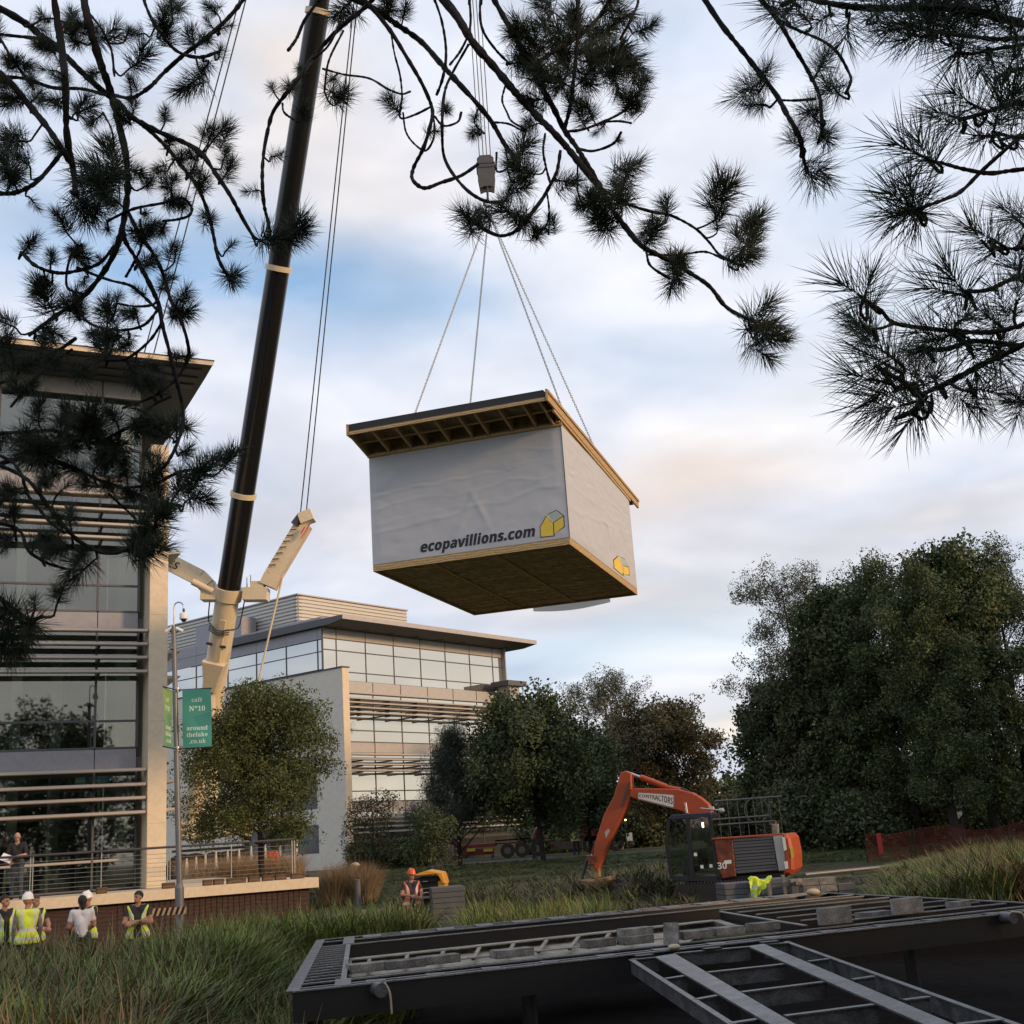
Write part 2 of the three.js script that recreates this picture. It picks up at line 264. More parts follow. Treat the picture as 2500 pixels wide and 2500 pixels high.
// ------------------------------------------------------------------ the near office building
const TERR = 1.81;
const d1 = flat(ray(7300, 1635)), O1 = onY(405, 2166, TERR);
{
  const F = frameOf(O1, d1, 'office_building', 'grey and cream office block with sunshade louvres behind the terrace railing', 'building'), b = F.g;
  const GZ = -0.9, gy = (py) => F.z(300, py, GZ).y, ly = (py) => F.z(300, py, -0.25).y, X0 = -15;
  const xEnd = F.z(344, 1760, GZ).x, xm = F.z(232, 1760, GZ).x, xs = [xEnd - 0.12]; for (let x = xm; x > X0; x -= 3.0) xs.push(x); xs.push(X0);
  const pillarX = F.z(359, 2000, 0).x, roofY = gy(935);
  const topPillar = F.z(380, 1085, 0).y;
  add('pillar', rrange(0, topPillar, pillarX, 0, -1.15, 0, 0.015), M.cream, b);
  for (const py of [1240, 1500, 1760, 2010]) add('pillar_joint', range(F.z(380, py, 0).y - 0.006, F.z(380, py, 0).y + 0.006, pillarX + 0.01, -0.01, 0.0, 0.003), M.panelLight, b);
  add('side_wall', range(0, topPillar, -0.35, -0.06, -11, -1.16), M.cream, b);
  for (const py of [1362, 1602, 1664, 1916, 1985]) { const y = F.z(405, py, -1.5).y; add('side_louvre', prism([[-0.05, 0], [0.62, 0.10], [0.62, 0.14], [-0.05, 0.14]], 2.4).translate(0, y, -2.4), M.louvre, b); }
  // floors: [glass bottom, transom, glass top, spandrel bottom, louvre pixels]
  const levels = [
    { g: [2168, 2098, 1990], s: null, l: [] },
    { g: [1826, 1760, 1653], s: [1826, 1881], l: [1881, 1917, 1950, 1985] },
    { g: [1494, 1431, 1328], s: [1495, 1541], l: [1541, 1574, 1607, 1641] },
    { g: [1166, 1100, 975], s: [1166, 1212], l: [1213, 1250, 1285, 1317] }];
  const tops = [];
  levels.forEach((L, k) => {
    const y0 = k ? gy(L.g[0]) : 0.05, yt = gy(L.g[1]), y1 = gy(L.g[2]); tops.push(y1);
    const head = k < 3 ? gy(levels[k + 1].s[1]) : roofY;
    for (let i = 0; i + 1 < xs.length; i++) {
      const a = xs[i + 1] + 0.03, c = xs[i] - 0.03;
      add('window_pane', range(y0 + 0.03, yt - 0.03, a, c, GZ - 0.012, GZ + 0.012), M.glass, b);
      add('window_pane', range(yt + 0.03, head - 0.04, a, c, GZ - 0.012, GZ + 0.012), M.glass, b);
      add('transom', range(yt - 0.03, yt + 0.03, a, c, GZ - 0.06, GZ + 0.05), k ? M.frame : M.louvre, b);
      add('transom', range(y0 - 0.03, y0 + 0.03, a, c, GZ - 0.06, GZ + 0.05), M.frame, b);
      if (L.s) add('spandrel_panel', rrange(gy(L.s[1]) + 0.01, y0 - 0.032, a - 0.02, c + 0.02, GZ - 0.10, GZ + 0.04, 0.01), M.panel, b);
      if (k === 3) add('head_panel', rrange(y1, roofY - 0.02, a - 0.02, c + 0.02, GZ - 0.10, GZ + 0.06, 0.01), M.panelLight, b);
    }
    for (let i = 0; i < xs.length - 1; i++) {
      add('mullion', range(y0, head - 0.02, xs[i] - 0.03, xs[i] + 0.03, GZ - 0.10, GZ + 0.06), M.frame, b);
      if (i && L.l.length) for (const py of L.l.slice(1)) add('louvre_bracket', prism([[GZ + 0.06, -0.10], [-0.30, 0.0], [-0.30, 0.05], [GZ + 0.06, 0.05]], 0.06).rotateY(-Math.PI / 2).translate(xs[i], ly(py) - 0.05, 0), M.bracket, b);
    }
    for (const py of L.l) { const y = ly(py); add('sunshade_louvre', prism([[-0.56, 0.0], [-0.06, -0.055], [-0.02, -0.03], [-0.02, 0.03], [-0.06, 0.05], [-0.56, 0.035]], -X0 + pillarX - 0.04, 0).rotateY(-Math.PI / 2).translate((X0 + pillarX - 0.04) / 2, y, 0), M.louvre, b); }
    // interior: floor, back wall, pale columns
    const fy = k ? gy(L.s[1]) + 0.05 : 0.0;
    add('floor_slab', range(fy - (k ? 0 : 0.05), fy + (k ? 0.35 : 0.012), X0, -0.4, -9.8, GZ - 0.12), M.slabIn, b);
    for (const [cx, cz, cw] of [[-0.85, -3.0, 0.42], [-2.6, -5.0, 0.34], [-3.9, -4.0, 0.30], [-5.0, -6.0, 0.34], [-8.0, -4.0, 0.4], [-11, -5.0, 0.4]]) add('inner_column', range(fy + 0.36, head - 0.05, cx - cw / 2, cx + cw / 2, cz - cw / 2, cz + cw / 2), M.pale, b);
    if (!k) for (const [cx, cz, cw, lean] of [[-1.6, -2.2, 0.08, 0], [-3.0, -2.4, 0.08, 0], [-4.5, -2.6, 0.08, 0]]) add('inner_frame', range(0.05, head - 0.05, cx - cw / 2, cx + cw / 2, cz - cw / 2, cz + cw / 2), M.pale, b);
  });
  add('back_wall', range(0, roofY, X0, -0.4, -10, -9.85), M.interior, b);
  add('left_wall', range(0, roofY, X0 - 0.3, X0, -10, GZ), M.cream, b);
  const stair = beam(V(-6.8, 0.1, -3.6), V(-1.8, 2.6, -3.2), 0.9, 0.22); add('staircase', stair, M.interior, b);
  // canopy roof
  const cc = F.y(519, 896, roofY), xr = cc.x, zf = cc.z;
  add('roof_canopy', merge([prism([[-10.5, 0.02], [zf - 1.0, 0.02], [zf, 0.05], [zf, 0.17], [zf - 0.02, 0.20], [-10.5, 0.62]], xr - X0 + 0.6).rotateY(-Math.PI / 2).translate((xr + X0 - 0.6) / 2, roofY, 0)]), M.soffit, b);
  add('roof_fascia', range(roofY + 0.045, roofY + 0.19, X0, xr + 0.02, zf + 0.002, zf + 0.03), M.cream, b);
  add('roof_trim', range(roofY + 0.19, roofY + 0.215, X0, xr + 0.05, zf - 0.3, zf + 0.06), M.bracket, b);
  const holes = canvasTex(256, 256, (c) => { c.fillStyle = '#7d7d80'; c.fillRect(0, 0, 256, 256); c.fillStyle = '#2a2a2c'; for (let j = 0; j < 16; j++) for (let i = 0; i < 16; i++) c.fillRect(i * 16 + 3, j * 16 + 3, 8, 9); });
  const perf = S(C(0.55, 0.55, 0.57), 0.5, { map: holes, metalness: 0.2 });
  for (let i = 0; i < 7; i++) for (let j = 0; j < 3; j++) { const x1 = xr - 0.25 - i * 1.62, z1 = zf - 0.35 - j * ((zf + 0.7) / 3); add('soffit_panel', range(roofY - 0.03, roofY + 0.015, x1 - 1.45, x1, z1 - (zf + 0.7) / 3 + 0.28, z1), perf, b); }
  add('roof_deck', range(roofY + 0.64, roofY + 0.70, X0, -0.1, -10.4, -3), M.soffit, b);
  // small wall lamp on the pillar side
  add('wall_lamp', rrange(F.z(350, 1965, -0.3).y - 0.12, F.z(350, 1965, -0.3).y + 0.12, pillarX - 0.10, pillarX - 0.005, -0.35, -0.22, 0.02), M.whitePaint, b);
}
// terrace slab in front of it
const TA = onY(0, 2201, TERR), TB = onY(778, 2141, TERR), tdir = TB.clone().sub(TA).normalize(), tn = V(-tdir.z, 0, tdir.x);
{
  const t = thing('terrace', 'cream edged concrete terrace on a brown clad plinth beside the reeds', 'terrace');
  const A = TA.clone().addScaledVector(tdir, -8), back = flat(ray(-202, 2146));
  const B2 = TB.clone().addScaledVector(back, 17), A2 = A.clone().addScaledVector(back, 17);
  const slab = (inset, y0, y1, ext = 0) => { const p = [A.clone().addScaledVector(tn, -inset), TB.clone().addScaledVector(tn, -inset).addScaledVector(tdir, -inset), B2.clone().addScaledVector(tdir, -inset), A2]; const s = new THREE.Shape(p.map((q) => new THREE.Vector2(q.x, -q.z))); const g = new THREE.ExtrudeGeometry(s, { depth: y1 - y0, bevelEnabled: false }); g.rotateX(-Math.PI / 2); g.translate(0, y0, 0); return g; };
  add('slab', slab(0, TERR - 0.28, TERR - 0.006), M.cream, t);
  add('plinth', slab(0.22, -0.15, TERR - 0.282), M.brownClad, t);
  const n = 40; for (let i = 0; i < n; i++) { const p = TA.clone().addScaledVector(tn, -0.22).addScaledVector(tdir, 3.0 + i * 0.155); if (p.x > TB.x - 0.5) break; add('cladding_board', beam(p.clone().setY(-0.1), p.clone().setY(TERR - 0.285), 0.13, 0.035, tn), M.brownClad, t); }
}
{ // railing on the terrace
  const r = thing('terrace_railing', 'steel railing of thin wires with a dark handrail along the terrace edge', 'railing');
  const base = TA.clone().addScaledVector(tn, -0.35), pt = (px, py) => onPlane(px, py, base, tn);
  const along = (px, y) => { const p = pt(px, 2130); p.y = y; return p; };
  const posts = [-90, 74, 80, 247, 409, 415, 565, 714, 720], yT = TERR + 1.06;
  for (const px of posts) add('post', beam(along(px, TERR), along(px, yT), 0.035, 0.02, tdir), M.galv, r);
  for (let k = 0; k < 8; k++) add('wire', rod(along(-90, TERR + 0.10 + k * 0.118), along(720, TERR + 0.10 + k * 0.118), 0.006, 5), M.wire, r);
  add('handrail', rod(along(-90, yT + 0.03), along(722, yT + 0.03), 0.032, 8), M.bracket, r);
}

// ------------------------------------------------------------------ the far office building
const d2 = flat(ray(3640, 1884));
{
  const O2 = at(847, 2064, 73); O2.y = 1.42;
  const F = frameOf(O2, d2, 'office_building', 'far office block with mirrored strip windows and a ribbed rooftop plant room', 'building'), b = F.g;
  const Hw = F.z(829, 1629, 0).y;
  // end wall with openings, facing -x
  const ex = (px, py) => { const p = F.x(px, py, 0); return p; };
  const L = 26, opening = (px0, py0, px1, py1) => { const a = ex(px0, py0), c = ex(px1, py1); return [-Math.max(a.z, c.z), Math.min(a.y, c.y), -Math.min(a.z, c.z), Math.max(a.y, c.y)]; };
  const O = [opening(717, 1718, 765, 1765), opening(675, 1790, 775, 1975), opening(590, 2030, 779, 2062)];
  O[0][1] = 7.15; O[1][3] = 6.7; O[2][1] = Math.max(0.1, O[2][1] - 0.5);
  const wl = wallHoles(L, Hw, 0.54, O.map(([a, c, e, f]) => [a, c, e, f])); wl.rotateY(Math.PI / 2); wl.translate(0, 0, 0);      // x -> -z, z -> x
  add('end_wall', wl, M.white, b);
  add('end_pier', range(0, Hw, 0.003, 0.537, 0.002, 0.03), M.cream, b);
  add('wall_cap', range(Hw + 0.002, Hw + 0.09, -0.05, 0.60, -L, 0.06), M.bracket, b);
  O.forEach(([a, c, e, f], k) => { add('window_pane', range(k === 0 ? (c + f) / 2 + 0.1 : c, f, 0.30, 0.33, -e, -a), M.darkGlass, b); if (!k) add('window_panel', range(c, (c + f) / 2 + 0.1, 0.24, 0.33, -e, -a), M.panelLight, b); for (const zz of [a, (a + e) / 2, e]) add('window_frame', range(c, f, 0.22, 0.30, -zz - 0.03, -zz + 0.03), M.frame, b); });
  // right facade
  const GZ = -2.3, TZ = -2.7, X1 = F.z(1229, 1660, TZ).x;
  const gy = (py) => F.z(858, py, GZ).y, ty = (py) => F.z(858, py, TZ).y, zx = (z3) => 700 + z3 * 0.44;
  const lowX = [0.56, ...[320, 483, 638, 788, 930, 1060].map((q) => F.z(zx(q), 1775, GZ).x)].filter((v, i, a) => !i || v > 0.8); while (lowX[lowX.length - 1] + 2.5 < X1) lowX.push(lowX[lowX.length - 1] + 2.5); lowX.push(X1);
  const topX = [200, 275, 437, 592, 740, 878, 1012, 1138].map((q) => F.z(zx(q), 1611, TZ).x); topX.push(X1);
  const row = (xs, y0, y1, z, mat, name) => { for (let i = 0; i + 1 < xs.length; i++) add(name, range(y0, y1, xs[i] + 0.035, xs[i + 1] - 0.035, z - 0.02, z + 0.02), mat, b); };
  const bars = (xs, y0, y1, z) => { for (const x of xs) add('mullion', range(y0, y1, x - 0.035, x + 0.035, z - 0.05, z + 0.045), M.frame, b); };
  const rail = (xs, y, z) => add('transom', range(y - 0.035, y + 0.035, xs[0], xs[xs.length - 1], z - 0.045, z + 0.04), M.frame, b);
  const t0 = ty(1664), t1 = ty(1642), t2 = ty(1592), t3 = ty(1565), t4 = ty(1541);
  row(topX, t0 + 0.035, t1 - 0.035, TZ, M.mirrorGlass, 'window_pane'); row(topX, t1 + 0.035, t2 - 0.035, TZ, M.mirrorGlass, 'window_pane'); row(topX, t2 + 0.035, t3 - 0.035, TZ, M.mirrorGlass, 'window_pane'); row(topX, t3 + 0.036, t4, TZ + 0.02, M.panelLight, 'head_panel');
  bars(topX, t0, t4 - 0.01, TZ); for (const y of [t0, t1, t2, t3]) rail(topX, y, TZ);
  const bands = [[1664, 1689, [1691, 1704, 1714, 1726, 1738], 1741, 1783, 1811], [1812, 1837, [1841, 1853, 1866, 1881], 1886, 1932, 1958], [1959, 1984, [1998, 2009, 2021, 2034], 2037, 2062, 2110]];
  bands.forEach(([s0, s1, ls, a, m, c], k) => {
    const y1 = gy(s1), y0 = k ? gy(s0) : t0 - 0.05, lo = k < 2 ? gy(c) : 0.02;
    row(lowX, y1 + 0.01, y0 - 0.01, GZ + 0.02, M.panelLight, 'spandrel_panel');
    row(lowX, lo + 0.035, gy(m) - 0.035, GZ, k < 2 ? M.mirrorGlass : M.darkGlass, 'window_pane'); row(lowX, gy(m) + 0.035, y1 - 0.01, GZ, M.mirrorGlass, 'window_pane');
    bars(lowX, lo, y1 - 0.012, GZ); rail(lowX, gy(m), GZ); rail(lowX, lo, GZ);
    for (const py of ls) { const y = F.z(858, py, -0.9).y; add('sunshade_louvre', range(y - 0.045, y + 0.045, 0.56, X1, -1.25, -0.75), M.louvre, b); }
    for (const x of lowX.slice(1)) for (const py of ls.slice(1)) add('louvre_bracket', range(F.z(858, py, -0.9).y - 0.13, F.z(858, py, -0.9).y - 0.05, x - 0.04, x + 0.04, GZ, -0.8), M.bracket, b);
  });
  add('inner_core', range(0, t4, 1.2, X1 - 0.1, -16, GZ - 0.6), M.interior, b);
  add('far_wall', range(0, t4, X1 - 0.1, X1, -16, GZ - 0.05), M.panelLight, b);
  // top storey side, facing -x
  const sx = topX[0], sp = (px, py) => F.x(px, py, sx), sideZ = [788, 777, 700, 627, 557, 480, 400].map((px) => sp(px, 1620).z);
  const yA = sp(700, 1525).y, yB = sp(700, 1579).y, yC = sp(700, 1608).y, yD = sp(700, 1650).y;
  for (let i = 0; i + 1 < sideZ.length; i++) { const a = sideZ[i + 1] + 0.04, c = sideZ[i] - 0.04; add('window_pane', range(yC + 0.03, yB - 0.03, sx - 0.02, sx + 0.02, a, c), M.mirrorGlass, b); add('window_pane', range(yD, yC - 0.03, sx - 0.02, sx + 0.02, a, c), M.mirrorGlass, b); add('parapet_panel', range(yB + 0.03, (yA + yB) / 2 - 0.01, sx - 0.03, sx + 0.1, a - 0.03, c + 0.03), M.panel, b); add('parapet_panel', range((yA + yB) / 2 + 0.01, yA, sx - 0.03, sx + 0.1, a - 0.03, c + 0.03), M.panel, b); }
  for (const z of sideZ) add('mullion', range(yD, yB, sx - 0.05, sx + 0.03, z - 0.04, z + 0.04), M.frame, b);
  add('transom', range(yC - 0.03, yC + 0.03, sx - 0.045, sx + 0.02, sideZ[sideZ.length - 1], sideZ[0]), M.frame, b);
  add('parapet_end', range(t4 + 0.002, yA, sx + 0.1, sx + 1.4, TZ - 0.3, TZ), M.panel, b);
  // canopy
  const cy = t4 + 0.02, c0 = F.y(836, 1516, cy), c1 = F.y(1300, 1580, cy);
  add('roof_canopy', prism([[-12, 0], [c0.z - 1.2, 0.0], [c0.z, 0.16], [c0.z, 0.42], [-12, 0.50]], c1.x - c0.x).rotateY(-Math.PI / 2).translate((c0.x + c1.x) / 2, cy, 0), M.soffit, b);
  add('roof_fascia', range(cy + 0.15, cy + 0.44, c0.x - 0.02, c1.x + 0.02, c0.z + 0.002, c0.z + 0.04), M.panelLight, b);
  for (let x = c0.x + 1.2; x < c1.x; x += 2.4) add('soffit_joint', range(cy - 0.03, cy, x - 0.04, x + 0.04, TZ + 0.1, c0.z - 1.3), M.bracket, b);
  // ribbed plant room
  const PZ = -9, p0 = F.z(726, 1453, PZ), p1 = F.z(991, 1494, PZ), ribs = (len) => { const pts = [[0, 0]]; const Hh = p0.y - cy - 0.3, n = 13; for (let i = 0; i < n; i++) { const y = i * Hh / n, s = Hh / n; pts.push([0.10, y + 0.02], [0.10, y + s * 0.62], [0.0, y + s * 0.72], [0.0, y + s * 0.98]); } pts.push([0, Hh], [-0.4, Hh], [-0.4, 0]); return prism(pts, len); };
  add('plant_room_wall', ribs(p1.x - p0.x).rotateY(-Math.PI / 2).translate((p0.x + p1.x) / 2, cy + 0.3, PZ), M.corrugated, b);
  add('plant_room_wall', ribs(22).rotateY(-Math.PI).translate(p0.x, cy + 0.3, PZ - 11), M.corrugated, b);
  add('plant_room_roof', range(p0.y + 0.01, p0.y + 0.10, p0.x - 0.15, p1.x + 0.1, PZ - 22, PZ + 0.15), M.panelLight, b);
  add('plant_room_end', range(cy + 0.3, p0.y, p1.x - 0.4, p1.x - 0.02, PZ - 22, PZ - 0.42), M.corrugated, b);
  add('rooftop_box', range(cy + 0.4, sp(600, 1515).y + 1.0, p0.x - 1.6, p0.x - 0.3, PZ - 9, PZ - 4), M.panel, b);
  for (const [px, py] of [[978, 1530], [1010, 1526]]) { const q = F.z(px, py, -5); add('roof_rail', merge([range(cy + 0.4, cy + 1.1, q.x, q.x + 0.05, -5.05, -5), range(cy + 1.05, cy + 1.1, q.x - 1.5, q.x + 0.05, -5.05, -5)]), M.galv, b); }
  const lamp = F.z(866, 1505, -4); add('roof_lamp', rrange(cy + 0.42, cy + 0.7, lamp.x - 0.5, lamp.x + 0.5, -4.3, -4, 0.05), M.whitePaint, b);
  // lower annex at the far end
  const a0 = F.z(1200, 1684, -1.2), a1 = F.z(1262, 1674, -1.2);
  add('annex_roof', range(a1.y - 0.1, a1.y + 0.25, a0.x + 1.2, a1.x + 0.4, -2.2, -0.6), M.soffit, b); add('annex_wall', range(a1.y - 2.2, a1.y - 0.102, a0.x + 1.8, a1.x, -2.1, -1.0), M.panelLight, b);
}

// ------------------------------------------------------------------ the lifted pavilion
const font = await new FontLoader().loadAsync('fonts/droid/droid_sans_bold.typeface.json');
const PAVY = EYE + 6.4, pv = { FL: onY(911, 1396, PAVY), FR: onY(1392, 1329, PAVY), BR: onY(1550, 1453, PAVY), BL: onY(1146, 1505, PAVY) };
const pw = pv.FL.distanceTo(pv.FR), pd = (pv.FR.distanceTo(pv.BR) + pv.FL.distanceTo(pv.BL)) / 2, pdir = flat(pv.FR.clone().sub(pv.FL));
const pavilion = thing('pavilion', 'grey wrapped timber pavilion hanging from four crane chains', 'pavilion', pv.FL, Math.atan2(-pdir.z, pdir.x));
pavilion.updateMatrixWorld(true);
const pavInv = pavilion.matrixWorld.clone().invert(), pavZ = V(0, 0, 1).transformDirection(pavilion.matrixWorld), pavX = V(1, 0, 0).transformDirection(pavilion.matrixWorld);
const pvz = (px, py, z) => onPlane(px, py, pv.FL.clone().addScaledVector(pavZ, z), pavZ).applyMatrix4(pavInv), pvx = (px, py, x) => onPlane(px, py, pv.FL.clone().addScaledVector(pavX, x), pavX).applyMatrix4(pavInv);
let roofPoint;
{
  const b = pavilion, W = pw, D = pd, baseH = 0.17;
  const HF = (pvz(900, 1113, 0).y + pvz(1373, 1040, 0).y) / 2, HB = HF, slope = 0.032;
  // base frame and underside
  add('base_beam', rrange(0, baseH, 0.0, W, -0.07, 0, 0.008), M.timber, b); add('base_beam', rrange(0, baseH, W - 0.07, W, -D, -0.072, 0.008), M.timber, b);
  add('base_beam', rrange(0, baseH, 0, 0.07, -D, -0.072, 0.008), M.timber, b); add('base_beam', rrange(0, baseH, 0.072, W - 0.072, -D, -D + 0.07, 0.008), M.timber, b);
  const nb = 30, rr = RNG(4), tones = [0.88, 1.0, 1.08].map((k) => S(C(0.70 * k, 0.52 * k, 0.30 * k), 0.85, { map: T.dirt }));
  for (let i = 0; i < nb; i++) { const z0 = -0.075 - (D - 0.15) * i / nb, z1 = -0.075 - (D - 0.15) * (i + 1) / nb + 0.035; add('floor_board', range(0.045 + rr() * 0.012, 0.075, 0.073, W - 0.073, z1, z0), tones[i % 3 ^ (rr() < 0.4 ? 1 : 0)] || tones[0], b); }
  for (const f of [0.30, 0.62]) add('floor_joint', range(0.030, 0.044, W * f - 0.05, W * f + 0.05, -D + 0.08, -0.08), M.timber, b);
  add('floor_deck', range(0.078, 0.12, 0.072, W - 0.072, -D + 0.072, -0.074), M.osb, b);
  // wrapped walls: sheets with real wrinkles
  const bulge = (w, h, seed, x, y) => {                  // how far the sheet stands off the wall
    const edge = clamp(Math.min(x, w - x) / 0.22) * clamp(Math.min(y, h - y) / 0.16), q = fbm(x * 0.7 + seed, y * 1.2 + fbm(x, y, seed, 2), seed * 3.1, 3), fold = (c, s, amp, wd) => { const d = (y - c - s * x - 0.13 * noise(x * 1.3, c * 7, seed)) / wd; return amp * Math.exp(-d * d) * (0.6 + 0.5 * noise(x * 0.9, c, seed + 2)); };
    let o = q * 0.032 + 0.010 * fbm(x * 2.2 + y, y * 3.5 - x, seed, 3); for (const [c, s, m, wd] of [[0.26, 0.10, 0.016, 0.035], [0.50, 0.03, 0.012, 0.025], [0.62, 0.04, 0.022, 0.026], [0.64, 0.035, -0.012, 0.06], [0.86, -0.02, 0.010, 0.03], [0.36, 0.05, 0.008, 0.02]]) o += fold(c * h, s * 1.2, m, wd);
    for (const [cx, cy, an] of [[0.50, 0.36, 1.1], [0.57, 0.36, 2.0], [0.14, 0.8, 0.6]]) { const ux = (x - cx * w) * Math.cos(an) + (y - cy * h) * Math.sin(an), uy = -(x - cx * w) * Math.sin(an) + (y - cy * h) * Math.cos(an); o += 0.012 * Math.exp(-uy * uy / 0.006 - ux * ux / 0.35); }
    return 0.004 + Math.max(-0.003, o * edge + 0.010 * edge);
  };
  const wrapped = (w, h, seed) => {                     // sheet in x (0..w), y (0..h)
    const nu = 120, nv = 70, pos = [], idx = [], uv = [];
    for (let j = 0; j <= nv; j++) for (let i = 0; i <= nu; i++) { const x = w * i / nu, y = h * j / nv; pos.push(x, y, bulge(w, h, seed, x, y)); uv.push(x, y); }
    for (let j = 0; j < nv; j++) for (let i = 0; i < nu; i++) { const a = j * (nu + 1) + i, c = a + nu + 1; idx.push(a, a + 1, c, a + 1, c + 1, c); }
    const g = new THREE.BufferGeometry(); g.setAttribute('position', new THREE.Float32BufferAttribute(pos, 3)); g.setAttribute('uv', new THREE.Float32BufferAttribute(uv, 2)); g.setIndex(idx); g.computeVertexNormals(); return g;
  };
  const lay = (g, w, h, seed) => { const p = g.attributes.position; for (let i = 0; i < p.count; i++) p.setZ(i, p.getZ(i) + bulge(w, h, seed, p.getX(i), p.getY(i) - baseH) + 0.004); return g; };   // print follows the sheet
  const H = HF - baseH, HBb = HB - baseH;
  const wm = S(C(0.45, 0.46, 0.485), 0.5);
  add('front_wrap', wrapped(W, H, 2).translate(0, baseH, 0), wm, b);
  add('side_wrap', wrapped(D, H, 7).rotateY(Math.PI / 2).translate(W, baseH, 0), wm, b);
  add('wall_core', prism([[0, baseH + 0.002], [D, baseH + 0.002], [D, HB - 0.02], [0, HF - 0.02]], W - 0.004).rotateY(Math.PI / 2).translate(W / 2, 0, 0), wm, b);
  add('corner_seam', range(baseH, HF, W - 0.004, W + 0.012, -0.004, 0.012), M.concreteDark, b);
  add('loose_flap', (() => { const g = new THREE.PlaneGeometry(2.3, 0.36, 12, 5); const p = g.attributes.position; for (let i = 0; i < p.count; i++) { const u = p.getX(i) / 2.3 + 0.5; p.setZ(i, 0.06 * noise(u * 5, p.getY(i) * 3, 2)); p.setY(i, p.getY(i) * (0.45 + 0.55 * Math.sin(u * 3.1))); } g.translate(W * 0.60, 0.0, -D - 0.05); g.computeVertexNormals(); return g; })(), new THREE.MeshPhysicalMaterial({ color: C(0.75, 0.76, 0.77), roughness: 0.9, transmission: 0.5, thickness: 0, side: THREE.DoubleSide }), b);
  // roof: slopes down towards the back
  const of = 1.12, os = 0.05, ob = 1.15, RT = 0.17, yAt = (z) => HF + 0.235 + slope * z;      // z runs from +of (front) to -D-ob
  const roofSlab = (x0, x1, za, zb, lo, hi) => prism([[za, yAt(za) + lo], [zb, yAt(zb) + lo], [zb, yAt(zb) + hi], [za, yAt(za) + hi]], x1 - x0).rotateY(-Math.PI / 2).translate((x0 + x1) / 2, 0, 0);
  add('roof_deck', roofSlab(-os + 0.03, W + os - 0.03, -D - ob + 0.02, of - 0.02, RT - 0.02, RT + 0.02), M.osb, b);
  add('roof_membrane', roofSlab(-os + 0.04, W + os - 0.10, -D - ob, of + 0.012, RT + 0.022, RT + 0.06), M.roofing, b);
  add('front_fascia', range(yAt(of) + 0.05, yAt(of) + RT + 0.021, -os + 0.07, W + os - 0.07, of - 0.018, of + 0.012), M.roofing, b);
  add('fascia_batten', range(yAt(of) - 0.035, yAt(of) + 0.048, -os + 0.07, W + os - 0.07, of - 0.03, of + 0.02), M.timber, b);
  for (const [x, m] of [[-os, M.timber], [W + os - 0.05, M.timber]]) { add('barge_board', roofSlab(x, x + 0.05, -D - ob, of + 0.03, -0.045, RT + 0.065), m, b); }
  add('barge_batten', roofSlab(W + os + 0.002, W + os + 0.03, -D - ob, of, RT - 0.03, RT + 0.04), M.timber, b);
  const nr = 9; for (let i = 0; i <= nr; i++) { const x = lerp(-os + 0.1, W + os - 0.16, i / nr) + (i % 3 - 1) * 0.06; add('rafter', prism([[of - 0.03, yAt(of) - 0.02], [0.05, HF + 0.01], [-0.05, HF + 0.01], [-0.05, yAt(0) + RT - 0.022], [of - 0.03, yAt(of) + RT - 0.022]], 0.05).rotateY(-Math.PI / 2).translate(x, 0, 0), M.timber, b); }
  add('purlin', range(yAt(0.5) - 0.075, yAt(0.5) - 0.03, -os + 0.06, W + os - 0.06, 0.53, 0.57), M.timber, b);
  add('wall_plate', range(HF - 0.03, HF + 0.06, -0.02, W + 0.04, 0.006, 0.05), M.timber, b);
  add('side_soffit', roofSlab(W - 0.10, W - 0.012, -D, 0.05, -0.235, -0.02), M.timber, b); add('side_batten', roofSlab(W - 0.010, W + 0.035, -D - 0.1, 0.6, -0.13, -0.05), M.timber, b); add('rear_infill', range(HF - 0.02, yAt(-D) + 0.1, 0, W - 0.11, -D, -D + 0.05), M.timber, b); add('front_infill', range(HF + 0.062, yAt(0) + RT - 0.03, 0.0, W - 0.11, -0.09, -0.055), M.osb, b);
  for (const [z0, y0] of [[-D - 0.3, 0]]) add('rear_gutter', range(yAt(z0) - 0.12, yAt(z0) - 0.05, W * 0.85, W + os - 0.02, z0 - 0.2, z0 - 0.1), M.bracket, b);
  roofPoint = (px, py, z) => { let bst = 1e9, r = null; for (let x = 0.1; x < W; x += 0.01) { const p = V(x, yAt(z) + RT + 0.065, z).applyMatrix4(pavilion.matrixWorld), c = p.clone().applyMatrix4(camera.matrixWorldInverse), X = 1250 + FOCAL * c.x / -c.z, Y = 1250 - FOCAL * c.y / -c.z, e = Math.abs((px - 1193) * (Y - 495) - (py - 495) * (X - 1193)); if (e < bst) { bst = e; r = p; } } return r; };
  // lettering and house marks
  const ta = pvz(1023, 1348, 0.05), tb = pvz(1302, 1300, 0.05);
  const tg = new TextGeometry('ecopavillions.com', { font, size: 0.30, depth: 0.004, curveSegments: 4, bevelEnabled: true, bevelThickness: 0.002, bevelSize: 0.009, bevelSegments: 1 }); tg.computeBoundingBox();
  const tw = tg.boundingBox.max.x - tg.boundingBox.min.x, k = (tb.x - ta.x) / tw; tg.scale(k, k * 1.02, 0.5); tg.applyMatrix4(new THREE.Matrix4().makeShear(0, 0, 0.22, 0, 0, 0)); tg.translate(ta.x, ta.y, 0);
  add('lettering', lay(tg, W, H, 2), M.ink, b).userData.label = 'black slanted lettering reading ecopavillions.com';
  const yl = S(C(0.80, 0.58, 0.07), 0.7, { map: T.mottle }), rf = S(C(0.42, 0.48, 0.44), 0.6, { map: T.mottle });
